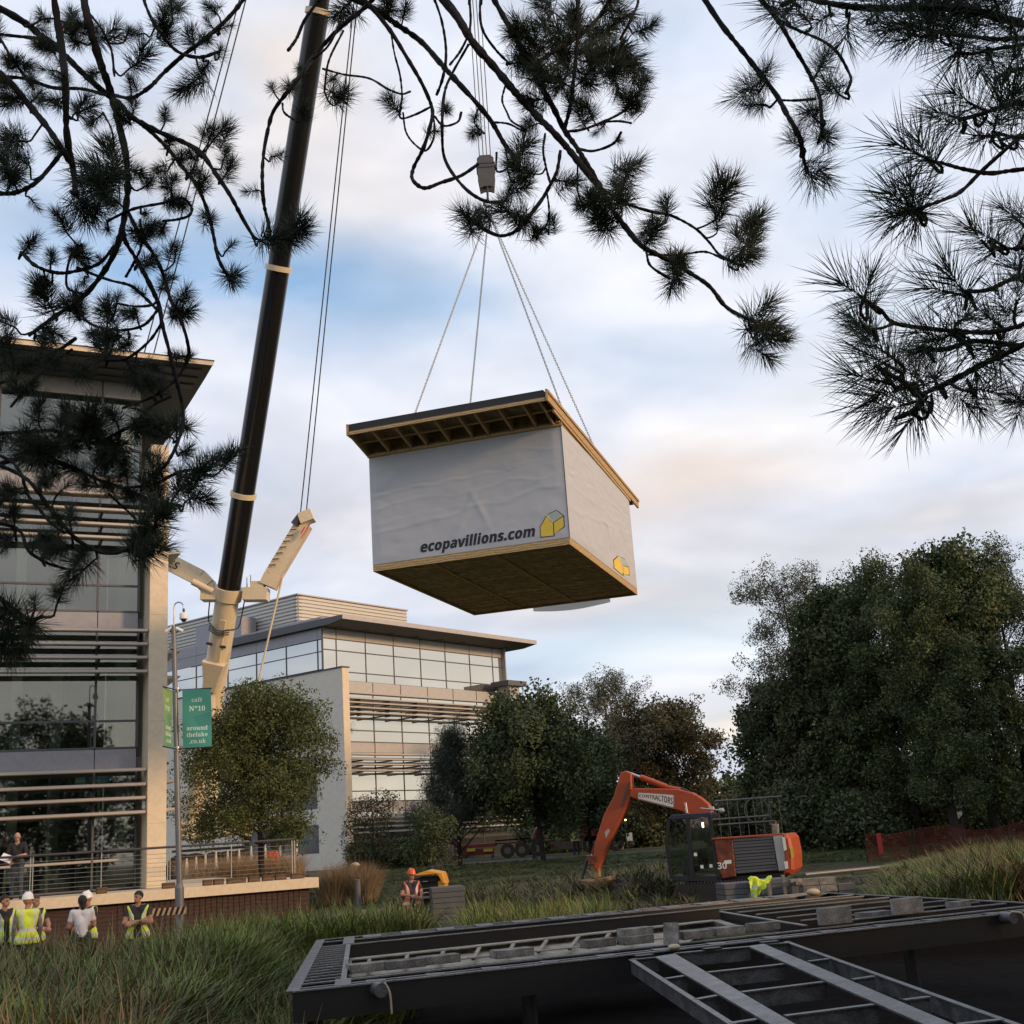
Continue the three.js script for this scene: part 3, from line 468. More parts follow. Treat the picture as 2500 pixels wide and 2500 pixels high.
  const mark = (x0, y0, sx, sy, w, h, seed, turned) => {
    const g = new THREE.Group(); g.name = 'house_mark'; b.add(g); const pl = (n, pts, z, m) => { const q = prism(pts.map(([x, y]) => [x0 + x * sx, y0 + y * sy]), 0.002).translate(0, 0, z); lay(q, w, h, seed); if (turned) { q.rotateY(Math.PI / 2); q.translate(W, 0, 0); } add(n, q, m, g); };
    pl('mark_outline', [[-0.02, -0.02], [0.57, -0.04], [0.59, 0.05], [1.02, 0.28], [1.03, 0.74], [0.74, 1.02], [0.32, 0.88], [-0.01, 0.42]], 0, M.ink);
    pl('mark_gable', [[0.015, 0.01], [0.53, -0.01], [0.545, 0.50], [0.315, 0.82], [0.02, 0.40]], 0.003, yl); pl('mark_wall', [[0.575, 0.04], [0.985, 0.30], [0.985, 0.70], [0.585, 0.50]], 0.003, yl);
    pl('mark_roof', [[0.585, 0.535], [0.985, 0.735], [0.735, 0.985], [0.36, 0.86]], 0.003, rf); pl('mark_ridge', [[0.30, 0.86], [0.345, 0.87], [0.58, 0.53], [0.555, 0.52]], 0.005, M.whitePaint);
  };
  const m0 = pvz(1320, 1313, 0.03), m1 = pvz(1375, 1256, 0.03); mark(m0.x, m0.y + 0.02, m1.x - m0.x, 0.58, W, H, 2, false);
  const s0 = pvx(1506, 1389, W + 0.03), s1 = pvx(1540, 1356, W + 0.03); mark(-s0.z - 0.25, s0.y - 0.02, Math.abs(s1.z - s0.z) * 0.95, 0.52, D, H, 7, true);
}

// ------------------------------------------------------------------ hook block, chains
const hookD = -(pv.FL.z + pv.FR.z + pv.BR.z + pv.BL.z) / 4, HK = at(1187, 425, hookD), hx = HK.x, hz = HK.z;
const hookEye = at(1191, 505, hookD); hookEye.x = hx; hookEye.z = hz;
{
  const h = thing('hook_block', 'cream and dark crane hook block above the pavilion chains', 'hook block', [hx, hookEye.y, hz]);
  const bY = at(1187, 466, hookD).y - hookEye.y, tY = at(1187, 386, hookD).y - hookEye.y, mY = (bY + tY) / 2, hh = tY - bY;
  for (const s of [-1, 1]) add('side_plate', prism([[-0.20, -hh / 2], [-0.08, -hh / 2 + 0.05], [0.08, -hh / 2 + 0.05], [0.20, -hh / 2], [0.25, -0.1], [0.24, hh / 2 - 0.1], [0.15, hh / 2], [-0.15, hh / 2], [-0.24, hh / 2 - 0.1], [-0.25, -0.1]], 0.05, 0.01).translate(0, mY, s * 0.16), M.concreteDark, h);
  add('sheave', new THREE.CylinderGeometry(0.21, 0.21, 0.24, 20).rotateX(Math.PI / 2).translate(0, mY + 0.08, 0), M.bracket, h);
  add('weight', rbox(0.30, hh * 0.55, 0.26, 0, mY - 0.06, 0, 0.03), M.concreteDark, h);
  for (const s of [-1, 1]) add('cover_band', rbox(0.54, 0.05, 0.40, 0, mY + 0.2 + s * 0.06, 0, 0.01), M.bracket, h);
  const hk = []; for (let i = 0; i <= 14; i++) { const a = Math.PI * (0.5 + 1.45 * i / 14); hk.push(V(Math.cos(a) * 0.11, 0.11 + Math.sin(a) * 0.11, 0)); }
  add('shank', rod(V(0, 0.2, 0), V(0, bY + 0.2, 0), 0.035, 10), M.bracket, h); add('hook', tube(hk, 0.045, 0.02, 8), M.bracket, h);
  add('master_link', new THREE.TorusGeometry(0.11, 0.02, 8, 20).scale(0.75, 1.2, 1).translate(0, -0.10, 0), M.bracket, h);
}
const linkG = new THREE.TorusGeometry(0.034, 0.0105, 5, 8).scale(0.72, 1.35, 1);
function chain(a, b, label) {
  const t = thing('lifting_chain', label, 'chain', a, 0, 'chains lifting the pavilion');
  const d = b.clone().sub(a), n = Math.floor(d.length() / 0.072), q = new THREE.Quaternion().setFromUnitVectors(V(0, 1, 0), d.clone().normalize());
  const im = new THREE.InstancedMesh(linkG, M.galv, n); im.name = 'chain_links'; im.userData.kind = 'stuff'; im.castShadow = true;
  const m = new THREE.Matrix4(); for (let i = 0; i < n; i++) { m.compose(d.clone().multiplyScalar((i + 0.5) / n), q.clone().multiply(new THREE.Quaternion().setFromAxisAngle(V(0, 1, 0), i % 2 ? Math.PI / 2 : 0)), V(1, 1, 1)); im.setMatrixAt(i, m); }
  t.add(im); add('end_shackle', new THREE.TorusGeometry(0.05, 0.014, 6, 12).translate(d.x, d.y, d.z), M.galv, t);
}
{
  const top = hookEye.clone().add(V(0, -0.16, 0)), L = 'steel lifting chain running from the hook to the pavilion roof';
  for (const [px, py, z, w] of [[1014, 1003, -0.9, 'the roof front away from the logo'], [1127, 984, -6.2, 'the roof rear behind the fascia'], [1374, 1002, -0.9, 'the roof front above the logo'], [1453, 1094, -6.2, 'the bare timber roof edge']]) chain(top, roofPoint(px, py, z), 'steel lifting chain running from the hook to ' + w);
}

// ------------------------------------------------------------------ mobile crane
{
  const proj = (p) => { const q = p.clone().applyMatrix4(camera.matrixWorldInverse); return [1250 + FOCAL * q.x / -q.z, 1250 - FOCAL * q.y / -q.z]; };
  const root = thing('mobile_crane', 'cream mobile crane with a raised black telescopic boom and two spread guy arms', 'crane'), b = root;
  const foot = at(466, 2040, 58);
  let tip = V(hx, 30, hz), best = 1e9; for (let Y = 25; Y < 75; Y += 0.05) { const [x, y] = proj(V(hx, Y, hz)); const e = Math.abs(x - (557 + (1444 - y) * 0.1545)); if (e < best) { best = e; tip.y = Y; } }
  const P = (t) => foot.clone().lerp(tip, t), tAt = (py) => { let lo = 0, hi = 0.97; for (let i = 0; i < 40; i++) { const m = (lo + hi) / 2; if (proj(P(m))[1] > py) lo = m; else hi = m; } return lo; };
  const rPx = (py, w) => { const p = P(tAt(py)), q = p.clone().applyMatrix4(camera.matrixWorldInverse); return w / 2 * -q.z / FOCAL; };
  const axis = tip.clone().sub(foot).normalize(), t1 = tAt(1444), t2 = tAt(1208), t3 = tAt(655), t4 = tAt(30);
  const r1 = rPx(1444, 56), r2 = rPx(1208, 54), r3 = rPx(655, 53), r4 = rPx(30, 48), seg = (a, c, r, m, n) => add(n, rod(P(a), P(c), r, 24), m, b);
  seg(t1, t2, r1, M.boomDark, 'boom_section'); seg(t2, t3, (r1 + r2) / 2 * 0.98, M.boomDark, 'boom_section'); seg(t3, t4, r3, M.boomDark, 'boom_section'); seg(t4, 0.985, r4, M.boomDark, 'boom_section');
  const collar = (t, r) => { const g = [rod(P(t - 0.0018), P(t + 0.0018), r + 0.06, 24)]; add('boom_collar', g[0], M.craneCream, b); };
  collar(t2, r1); collar(t3, (r1 + r2) / 2); collar(t4, r3);
  const rb = rPx(1500, 57), tw = tAt(1610), tb2 = tAt(1690);
  add('base_boom', rod(P(0.0), P(t1), rb * 0.98, 24, rb), M.craneCream, b);
  add('boom_mouth', rod(P(t1 - 0.006), P(t1 + 0.003), rb + 0.10, 24), M.craneCream, b);
  const side = V(0, 0, 0).crossVectors(axis, V(0, 0, 1)).normalize(), out = V(0, 0, 0).crossVectors(side, axis).normalize(); if (out.z < 0) out.negate();
  const bs = (t, o, s, w, h, dd, n, m) => { const p = P(t).addScaledVector(out, o).addScaledVector(side, s); const g = rbox(w, dd, h, 0, 0, 0, 0.03); g.applyMatrix4(basis(axis, out)); g.translate(p.x, p.y, p.z); add(n, g, m, b); };
  // cylinder bracket and luffing cylinder on the camera side
  const wedge = prism([[-rb, 0], [rb, 0], [0.25, -1.35], [-0.25, -1.35]], 0.55, 0.03); const wm = new THREE.Matrix4().makeBasis(side.clone().negate().multiplyScalar(1), axis, V(0, 0, 0).crossVectors(side.clone().negate(), axis)); wedge.applyMatrix4(wm); { const p = P(tw).addScaledVector(out, rb * 0.75); wedge.translate(p.x, p.y, p.z); } add('cylinder_bracket', wedge, M.craneCream, b);
  bs((tAt(1500) + tw) / 2, rb * 0.9, 0.1, 0.30, P(tw).distanceTo(P(tAt(1510))), 0.12, 'boom_rib', M.craneCream);
  for (const s of [-0.35, 0.28]) bs(tAt(1568), rb * 0.95, s, 0.28, 0.12, 0.10, 'step_bracket', M.bracket);
  add('hose_bundle', merge([0, 1, 2].map((k) => tube([P(tAt(1525 + k * 5)).addScaledVector(out, rb).addScaledVector(side, -rb * 0.9), P(tAt(1530 + k * 5)).addScaledVector(out, rb * 1.25), P(tAt(1526 + k * 5)).addScaledVector(out, rb).addScaledVector(side, rb * 0.9)], 0.03, 0.03, 6))), M.bracket, b);
  const cb = P(tAt(1690)).addScaledVector(out, rb * 0.9);
  add('luffing_cylinder', rod(cb, at(520, 2000, 55.2), 0.26, 16), M.craneCream, b); add('luffing_rod', rod(P(tAt(1650)).addScaledVector(out, rb * 0.8), cb, 0.16, 14), M.chrome, b);
  for (const s of [-1, 1]) add('dangling_hose', tube([P(t1).addScaledVector(side, s * rb * 1.5), P(tAt(1500)).addScaledVector(side, s * rb * 1.45), P(tAt(1525)).addScaledVector(side, s * rb * 1.3), P(tAt(1528)).addScaledVector(side, s * rb * 0.5).addScaledVector(out, rb)], 0.03, 0.03, 6), M.bracket, b);
  // guy arms
  const dep = (py) => -P(tAt(py)).z, D0 = dep(1440);
  const arm = (pts, w, h, name) => { const A = pts.map(([px, py, k]) => at(px, py, D0 + (k || 0))); const g = add(name, merge(A.slice(0, -1).map((p, i) => beam(p, A[i + 1], w, h * (1 - 0.12 * i), V(0, 0, 1)))), M.craneCream, b); return A; };
  const RA = arm([[655, 1432], [668, 1405], [740, 1285]], 0.72, 0.62, 'guy_arm'), LA = arm([[508, 1432], [490, 1412], [400, 1366], [236, 1292]], 0.72, 0.62, 'guy_arm');
  for (const s of [0, 1]) { const [x0, x1] = s ? [596, 655] : [494, 532]; add('arm_mount', merge([beam(at(x0, 1452, D0), at(x1, 1452, D0), 0.55, 0.7, V(0, 0, 1)), beam(at(x0 + (s ? 18 : 2), 1432, D0), at(x0 + (s ? 50 : 30), 1432, D0), 0.4, 0.5, V(0, 0, 1))]), M.craneCream, b); }
  for (const [px, py] of [[497, 1396], [508, 1402], [603, 1410], [612, 1404]]) add('antenna', rod(at(px, py + 40, D0), at(px, py, D0), 0.025, 6), M.wire, b);
  add('arm_head', merge([beam(at(733, 1270, D0 - 0.1), at(764, 1258, D0 - 0.1), 0.5, 0.7, V(0, 0, 1)), beam(at(728, 1282, D0), at(752, 1300, D0), 0.5, 0.4, V(0, 0, 1))]), M.craneCream, b);
  add('arm_winch', rod(at(720, 1282, D0 - 0.2), at(735, 1262, D0 - 0.2), 0.22, 12), M.bracket, b);
  const str = canvasTex(64, 64, (c) => { for (let i = 0; i < 8; i++) { c.fillStyle = i % 2 ? '#b4523c' : '#d8b9a0'; c.beginPath(); c.moveTo(i * 16 - 48, 64); c.lineTo(i * 16 - 32, 64); c.lineTo(i * 16 + 16, 0); c.lineTo(i * 16, 0); c.fill(); } });
  const sg = quad(at(732, 1316, D0 - 0.5), at(749, 1302, D0 - 0.5), at(758, 1280, D0 - 0.5), at(736, 1290, D0 - 0.5)); sg.userData.ownUV = true; add('striped_plate', sg, S(C(1, 1, 1), 0.6, { map: str, side: THREE.DoubleSide }), b);
  for (let i = 0; i < 7; i++) { const p0 = RA[1].clone().lerp(RA[2], 0.10 + i * 0.12); bsq(p0); } function bsq(p) { add('arm_slot', box(0.30, 0.05, 0.03, p.x - 0.12, p.y + 0.18, p.z + 0.375), M.bracket, b); }
  add('arm_cylinder', rod(at(470, 1420, D0 - 0.45), at(520, 1445, D0 - 0.3), 0.15, 10), M.craneCream, b);
  add('arm_ladder', merge([rod(at(700, 1345, D0), at(688, 1378, D0), 0.035, 5), rod(at(706, 1345, D0), at(704, 1378, D0), 0.035, 5), rod(at(692, 1365, D0), at(705, 1365, D0), 0.03, 5)]), M.wire, b);
  const lt = new TextGeometry('ES', { font, size: 0.34, depth: 0.02, curveSegments: 3 }); lt.applyMatrix4(new THREE.Matrix4().makeShear(0, 0, 0.2, 0, 0, 0)); lt.rotateZ(-0.42); { const p = at(405, 1382, D0 - 0.40); lt.translate(p.x, p.y, p.z); } add('lettering', lt, M.ink, b);
  // ropes
  const rope = (a, c, r, n = 'guy_rope') => add(n, rod(a, c, r, 6), M.ropeSteel, b);
  for (const [dx] of [[0], [14]]) { rope(at(733 + dx, 1258, D0), tip, 0.028); rope(at(226 + dx * 2, 1330, D0), tip, 0.028); }
  for (const dx of [-0.16, -0.05, 0.05, 0.16]) rope(V(hx + dx, hookEye.y + 1.2, hz), V(hx + dx * 1.3, tip.y - 0.6, hz), 0.014, 'hoist_rope');
  add('guy_bar', rod(at(695, 1385, D0), at(556, 1990, D0 + 1), 0.045, 8), M.craneCream, b);
  add('boom_head', merge([rod(tip.clone().add(V(-0.5, -0.3, 0)), tip.clone().add(V(0.5, -0.3, 0)), 0.6, 16), rod(P(0.978), tip, 0.5, 12)]), M.craneCream, b);
  // superstructure and carrier
  const gz = groundY(-14, -57), q = (px, py, D) => at(px, py, D);
  const bx = (px0, py0, px1, py1, D, dep, n, m, r = 0.06) => { const a = q(px0, py1, D), c = q(px1, py0, D); return add(n, rbox(Math.abs(c.x - a.x), Math.abs(c.y - a.y), dep, (a.x + c.x) / 2, (a.y + c.y) / 2, a.z - dep / 2, r), m, b); };
  bx(436, 2004, 474, 2052, 54.6, 2.4, 'engine_housing', M.craneCream); for (const py of [2012, 2026, 2040]) bx(442, py, 458, py + 9, 54.55, 0.1, 'housing_door', M.creamSteel, 0.02);
  bx(474, 1990, 543, 2047, 55.0, 2.6, 'slew_body', M.craneCream); bx(491, 1985, 505, 2030, 54.95, 0.12, 'body_recess', M.bracket, 0.02);
  const cab = bx(543, 1974, 586, 2040, 54.2, 1.9, 'cab', M.craneCream, 0.12); bx(549, 1978, 583, 2024, 54.17, 0.12, 'cab_window', M.darkGlass, 0.08);
  bx(586, 2012, 602, 2042, 54.6, 1.2, 'side_box', M.craneCream); bx(597, 2018, 602, 2028, 54.5, 0.12, 'marker_lamp', M.red, 0.02);
  bx(430, 2056, 606, 2064, 55.0, 2.4, 'deck', M.craneCream, 0.03); bx(418, 2064, 600, 2082, 55.2, 2.2, 'carrier_frame', M.bracket);
  for (const px of [440, 472, 520, 552, 584]) add('wheel', (() => { const c = q(px, 2090, 55); c.y = gz + 0.68; const g = new THREE.CylinderGeometry(0.68, 0.68, 0.5, 20).rotateX(Math.PI / 2); g.translate(c.x, c.y, c.z - 0.3); return g; })(), M.tyre, b);
  const lamp = q(549, 1960, 54.1); add('beacon_post', rod(lamp.clone().add(V(0, -0.35, -0.1)), lamp.clone().add(V(0, -0.05, 0)), 0.03, 6), M.bracket, b);
  const gl = S(C(0.2, 0.9, 0.3), 0.5, { emissive: C(0.25, 1, 0.35), emissiveIntensity: 3 }); add('green_lamp', rbox(0.17, 0.10, 0.1, lamp.x, lamp.y, lamp.z, 0.03), gl, b);
  const pl = new THREE.PointLight(C(0.25, 1, 0.35), 0.6, 6); pl.position.set(lamp.x, lamp.y, lamp.z + 0.12); pl.castShadow = true; scene.add(pl);
}

// ------------------------------------------------------------------ steel platform over the pond
const PLY = 0.9;
{
  const b = thing('platform_frame', 'dark steel platform frame of beams and ties over the drained pond', 'platform');
  const up = V(0, 1, 0), A = (x, y) => onY(x, y, PLY), fl = 0.26;
  // I-section: top and bottom flange with a web, from a to b
  const ibeam = (a, c, w, h, drop = 0) => { const t = V(0, -0.008 - drop, 0), bt = V(0, -h + 0.008 - drop, 0), wv = V(0, -h / 2 - drop, 0); return [beam(a.clone().add(V(0, -0.009 - drop, 0)), c.clone().add(V(0, -0.009 - drop, 0)), w * 1.5, 0.018, up), merge([beam(a.clone().add(wv), c.clone().add(wv), 0.014, h - 0.046, up), beam(a.clone().add(bt), c.clone().add(bt), w, 0.016, up)])]; };
  const FL = A(714, 2420), BL = A(783, 2294), BR = A(1986, 2178), FR0 = A(2500, 2224), RE = A(2500, 2203.5);
  // front line F1 and right edge meet out of frame
  const df = FR0.clone().sub(FL).normalize(), dr = RE.clone().sub(BR).normalize(); const cr = df.x * dr.z - df.z * dr.x, w = BR.clone().sub(FL), s = (w.x * dr.z - w.z * dr.x) / cr, FR = FL.clone().addScaledVector(df, s);
  const U = (t, v) => { const f = FL.clone().lerp(FR, t), k = BL.clone().lerp(BR, t); return f.lerp(k, v); };
  const vAt = (px, py) => { const p = A(px, py), d = FR.clone().sub(FL).normalize(), n = V(-d.z, 0, d.x); return p.clone().sub(FL).dot(n) / BL.clone().sub(FL).dot(n); };
  const tOn = (px, py, v) => { const p = A(px, py), a = U(0, v), c = U(1, v), d = c.clone().sub(a); return p.sub(a).dot(d) / d.lengthSq(); };
  const F = (v, t0 = 0, t1 = 1) => [U(t0, v), U(t1, v)];
  const litTopM = S(C(0.32, 0.325, 0.33), 0.45, { metalness: 0.15, map: T.dirt });  // paler than the webs: sky sheen on the beam tops painted into the colour
  const ln = (n, a, c, wd, h, drop = 0, m = M.steel) => { const [f, web] = ibeam(a, c, wd, h, drop), p = add(n, web, m, b); add('top_flange', f, litTopM, p); };
  const vF2 = vAt(1350, 2345), vF3 = vAt(1599, 2309), vB3 = vAt(1600, 2232), vB2 = vAt(1600, 2222);
  // outer channels with deep fascias
  add('top_flange', beam(FL.clone().setY(PLY - 0.006), FR.clone().setY(PLY - 0.006), 0.075, 0.018, up), litTopM, add('fascia_channel', beam(FL.clone().setY(PLY - 0.19), FR.clone().setY(PLY - 0.19), 0.014, 0.35, up), M.steel, b));
  add('top_flange', beam(BL.clone().setY(PLY - 0.006), BR.clone().setY(PLY - 0.006), 0.075, 0.018, up), litTopM, add('fascia_channel', beam(BL.clone().setY(PLY - 0.19), BR.clone().setY(PLY - 0.19), 0.014, 0.35, up), M.steel, b));
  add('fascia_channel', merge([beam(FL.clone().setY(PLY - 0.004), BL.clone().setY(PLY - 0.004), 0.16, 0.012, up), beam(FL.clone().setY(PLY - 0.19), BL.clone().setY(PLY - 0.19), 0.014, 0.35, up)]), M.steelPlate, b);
  add('top_flange', beam(FR.clone().setY(PLY - 0.004), BR.clone().setY(PLY - 0.004), 0.075, 0.018, up), litTopM, add('fascia_channel', beam(FR.clone().setY(PLY - 0.19), BR.clone().setY(PLY - 0.19), 0.014, 0.35, up), M.steel, b));
  for (const v of [vF2, vF3]) ln('long_beam', ...F(v, 0.0, 1), 0.045, fl);
  for (const v of [vB2, vB3]) ln('long_beam', ...F(v, 0.0, 1), 0.05, fl);
  ln('long_beam', ...F((1 + vB2) / 2, 0.09, 1), 0.04, fl);
  // ties across the front and back strips
  const Z4 = (x, y) => [650 + x * 0.4917, 2100 + y * 0.4917], Z5 = (x, y) => [1500 + x * 0.5176, 2100 + y * 0.5176];
  for (const [px, py] of [Z4(545, 600), Z4(840, 567), Z4(1130, 540), Z4(1425, 508), Z4(1705, 478), Z5(235, 424), Z5(500, 396), Z5(765, 367), Z5(1030, 338), Z5(1285, 309), Z5(1500, 283), Z5(1740, 250)]) { const t = tOn(px, py, vF2 / 2); add('tie_plate', beam(U(t, 0.004).setY(PLY + 0.003), U(t, vF2).setY(PLY + 0.003), 0.24, 0.012, up), M.steelPlate, b); }
  for (const [px, py] of [Z4(535, 375), Z4(725, 357), Z4(910, 341), Z4(1095, 322), Z4(1275, 304), Z4(1460, 287), Z4(1640, 270), Z4(1820, 251), Z5(90, 240), Z5(270, 221), Z5(425, 205), Z5(590, 188), Z5(750, 172)]) { const t = tOn(px, py, 0.98); add('tie_plate', beam(U(t, vB2).setY(PLY + 0.003), U(t, 0.996).setY(PLY + 0.003), 0.34, 0.012, up), M.steelPlate, b); }
  // left end: second stringer and rungs
  const tL = tOn(...Z4(345, 600), vF2); add('end_stringer', beam(U(tL, 0).setY(PLY + 0.001), U(tL, vF3 * 1.05).setY(PLY + 0.001), 0.20, 0.014, up), M.steelPlate, b); add('end_stringer', beam(U(tL, vB3).setY(PLY + 0.001), U(tL, 1).setY(PLY + 0.001), 0.20, 0.014, up), M.steelPlate, b);
  for (let i = 1; i < 15; i++) { const v = vF3 + (vB3 - vF3) * i / 15; ln('end_rung', U(0.004, v), U(tL * 1.05, v), 0.035, 0.16); }
  ln('pit_edge_beam', U(tL, vF3), U(tL, vB3), 0.05, fl);
  // joists on the right
  for (const [x0, y0, x1, y1] of [[510, 235, 1240, 165], [595, 245, 1400, 172], [680, 255, 1560, 178], [780, 270, 1690, 188], [890, 283, 1880, 192], [1000, 292, 1932, 205]]) { const a = A(...Z5(x0, y0)), v = vAt(...Z5(x0, y0)), t = tOn(...Z5(x0, y0), v); ln('joist', U(t, v), U(0.985, v), 0.05, 0.2); }
  // pit trimmer on the right, lower cream frame in the pit
  ln('pit_edge_beam', A(...Z5(500, 236)), A(...Z5(900, 300)), 0.05, 0.2, 0.02);
  const cy = PLY - 0.17, Q = (px, py, y = cy) => onY(px, py, y), far0 = Q(832, 2345), far1 = Q(1748, 2247), near0 = Q(832, 2372), near1 = Q(1500, 2303), end1 = Q(1822, 2272);
  const pit = thing('pit_frame', 'cream painted steel ladder frame lying in the platform pit', 'frame');
  add('rail', merge([beam(far0, far1, 0.30, 0.02, up), beam(far0.clone().add(V(0, -0.15, -0.12)), far1.clone().add(V(0, -0.15, -0.12)), 0.02, 0.28, up)]), M.creamSteel, pit); add('rail', beam(near0, near0.clone().lerp(near1, 1.35), 0.10, 0.02, up), M.creamSteel, pit); add('rail', beam(far0, near0, 0.16, 0.022, up), M.creamSteel, pit); add('rail', beam(far1, end1, 0.16, 0.022, up), M.creamSteel, pit);
  for (const zx of [410, 495, 665, 830, 1000, 1165, 1328, 1490, 1650, 1810]) { const k = (zx - 370) / 1862, a = far0.clone().lerp(far1, clamp(k * 1.0)), c = near0.clone().lerp(near1, clamp(k * 1.37, 0, 1.35)); add('stud', beam(a.clone().add(V(0, -0.02, 0)), c.clone().add(V(0, -0.02, 0)), 0.06, 0.03, up), M.creamSteel, pit); }
  add('backing_sheet', quad(near0.clone().add(V(0, -0.1, 0)), near0.clone().lerp(near1, 1.3).add(V(0, -0.1, 0)), far1.clone().add(V(0, -0.1, 0)), far0.clone().add(V(0, -0.1, 0))), M.creamSteel, pit);
  for (const [t, v] of [[0.02, 0.04], [0.5, 0.04], [0.97, 0.04], [0.02, 0.96], [0.5, 0.96], [0.97, 0.96], [0.25, 0.04], [0.75, 0.04]]) { const p = U(t, v); add('support_post', rod(p.clone().setY(-0.7), p.clone().setY(PLY - 0.37), 0.10, 12), M.steel, b); }
  // lifting stubs on the front face
  const stub = (px, py) => { const p = onPlane(px, py, FL, V(-df.z, 0, df.x)); add('lifting_stub', rod(p.clone(), p.clone().addScaledVector(V(-df.z, 0, df.x), 0.24), 0.085, 14), M.steelPlate, b); return p.addScaledVector(V(-df.z, 0, df.x), 0.2); };
  const s1 = stub(918, 2414), s2 = stub(2447, 2240);
  tag(add('strap', merge([tube([s1.clone().add(V(0.05, 0.09, 0)), s1.clone().add(V(0.11, -0.02, 0)), s1.clone().add(V(0.13, -0.28, 0))], 0.014, 0.014, 5)]), M.ropeTan), 'short pale strap hanging from a steel stub on the platform front', 'strap');
  tag(add('rope', merge([tube([s2.clone().add(V(0.0, 0.09, 0)), s2.clone().add(V(0.16, 0.05, 0.03)), s2.clone().add(V(0.20, -0.16, 0.03)), s2.clone().add(V(0.30, -0.42, 0.05)), s2.clone().add(V(0.36, -0.6, 0.04)), s2.clone().add(V(0.5, -1.25, 0.1))], 0.016, 0.014, 6), tube([s2.clone().add(V(0.26, -0.34, 0.06)), s2.clone().add(V(0.17, -0.44, 0.08)), s2.clone().add(V(0.16, -0.58, 0.06))], 0.016, 0.012, 6)]), M.ropeTan), 'frayed tan rope knotted round a stub at the platform corner', 'rope');

  // gangway
  const gw = thing('gangway', 'steel gangway with two wide plank plates leading down from the platform', 'gangway');
  const g0 = onY(1541, 2343, PLY - 0.03), g1 = onY(1919, 2299, PLY - 0.03), gd = ray(903, 1950).normalize(), gn = V(0, 0, 0).crossVectors(g1.clone().sub(g0), gd).normalize(); if (gn.y < 0) gn.negate();
  const K = (px, py, lift = 0) => onPlane(px, py, g0.clone().addScaledVector(gn, lift), gn), ext = (p, q, k) => p.clone().lerp(q, k);
  const E1a = K(1541, 2343), E1b = ext(E1a, K(1785, 2500), 1.25), E2a = K(1919, 2299), E2b = ext(E2a, K(2457, 2493), 1.15);
  const rail = (a, c) => merge([beam(a, c, 0.07, 0.014, gn), beam(a.clone().addScaledVector(gn, -0.09), c.clone().addScaledVector(gn, -0.09), 0.014, 0.17, gn)]);
  add('side_rail', rail(E1a, E1b), M.steelPlate, gw); add('side_rail', rail(E2a, E2b), M.steelPlate, gw);
  const plate = (p) => { const a = p.map(([x, y]) => K(x, y, 0.03)), e0 = ext(a[0], a[3], 1.2), e1 = ext(a[1], a[2], 1.2), v = [a[0], a[1], e1, e0]; const up2 = v.map((q) => q.clone()), lo = v.map((q) => q.clone().addScaledVector(gn, -0.02)); const g = merge([quad(up2[0], up2[1], up2[2], up2[3]), quad(lo[3], lo[2], lo[1], lo[0]), ...[0, 1, 2, 3].map((i) => quad(up2[i], lo[i], lo[(i + 1) % 4], up2[(i + 1) % 4]))]); g.computeVertexNormals(); return g; };
  add('plank_plate', plate([Z5(190, 455), Z5(285, 440), Z5(855, 773), Z5(735, 773)]), M.steelPlate, gw); add('plank_plate', plate([Z5(630, 405), Z5(705, 394), Z5(1600, 773), Z5(1460, 773)]), M.steelPlate, gw);
  for (const [x0, y0, x1, y1] of [[80, 470, 205, 458], [240, 560, 340, 545], [385, 657, 490, 638], [550, 770, 680, 750], [285, 440, 640, 408], [440, 530, 805, 490], [600, 623, 1000, 573], [805, 735, 1250, 678], [705, 398, 825, 390], [915, 478, 1010, 466], [1125, 563, 1225, 548], [1365, 660, 1485, 645], [1620, 775, 1830, 752]]) add('rung', rail(K(...Z5(x0, y0), 0.005), K(...Z5(x1, y1), 0.005)), M.steelPlate, gw);
  for (const [x, y] of [[140, 452], [460, 418], [730, 388]]) add('hinge_plate', beam(K(...Z5(x - 40, y + 4), 0.02), K(...Z5(x + 40, y - 4), 0.02), 0.10, 0.03, gn), M.steel, gw);

  // loose concrete blocks on the platform
  const bg = [0, 1, 2].map((k) => { const g = rbox(0.44, 0.10, 0.215, 0, 0.05, 0, 0.006); const p = g.attributes.position; for (let i = 0; i < p.count; i++) p.setXYZ(i, p.getX(i) * (1 + 0.01 * Math.sin(i + k)), p.getY(i), p.getZ(i)); return g; }), bgTall = rbox(0.44, 0.215, 0.10, 0, 0.1075, 0, 0.006);
  const dirA = Math.atan2(-df.z, df.x), cm = [0.8, 1, 1.2].map((k) => S(C(0.30 * k, 0.275 * k, 0.25 * k), 0.95, { map: T.dirt, bumpMap: G, bumpScale: 0.004 }));
  let bi = 0;
  const block = (px, py, turn, label, lift = 0, sc = 1, roll = 0, tall = 0) => { const p = onY(px, py, PLY + 0.012 + lift); const m = add('concrete_block', tall ? bgTall : bg[bi % 3], cm[bi++ % 3]); m.position.copy(p); m.rotation.set(0, dirA + turn, roll, 'YXZ'); m.scale.set(sc, 1.15, sc); tag(m, label, 'concrete block', 'loose concrete blocks on the platform'); return m; };
  block(1461, 2312, 0.15, 'dark faced concrete block lying beside the pit rail', 0, 1.1);
  block(1552, 2304, 0.02, 'lower of two concrete blocks stacked on the platform', 0, 1.12); block(1551, 2304 - 19, 0.05, 'upper of two concrete blocks stacked on the platform', 0.10, 1.1);
  block(1640, 2294, 1.0, 'concrete block tipped up and leaning beside the stacked pair', 0.03, 1.0, 0.75);
  block(1697, 2291, -0.05, 'concrete block beside the leaning block', 0, 1.1); block(1775, 2282, 0.0, 'concrete block between two others in the row on the beam', 0, 1.1);
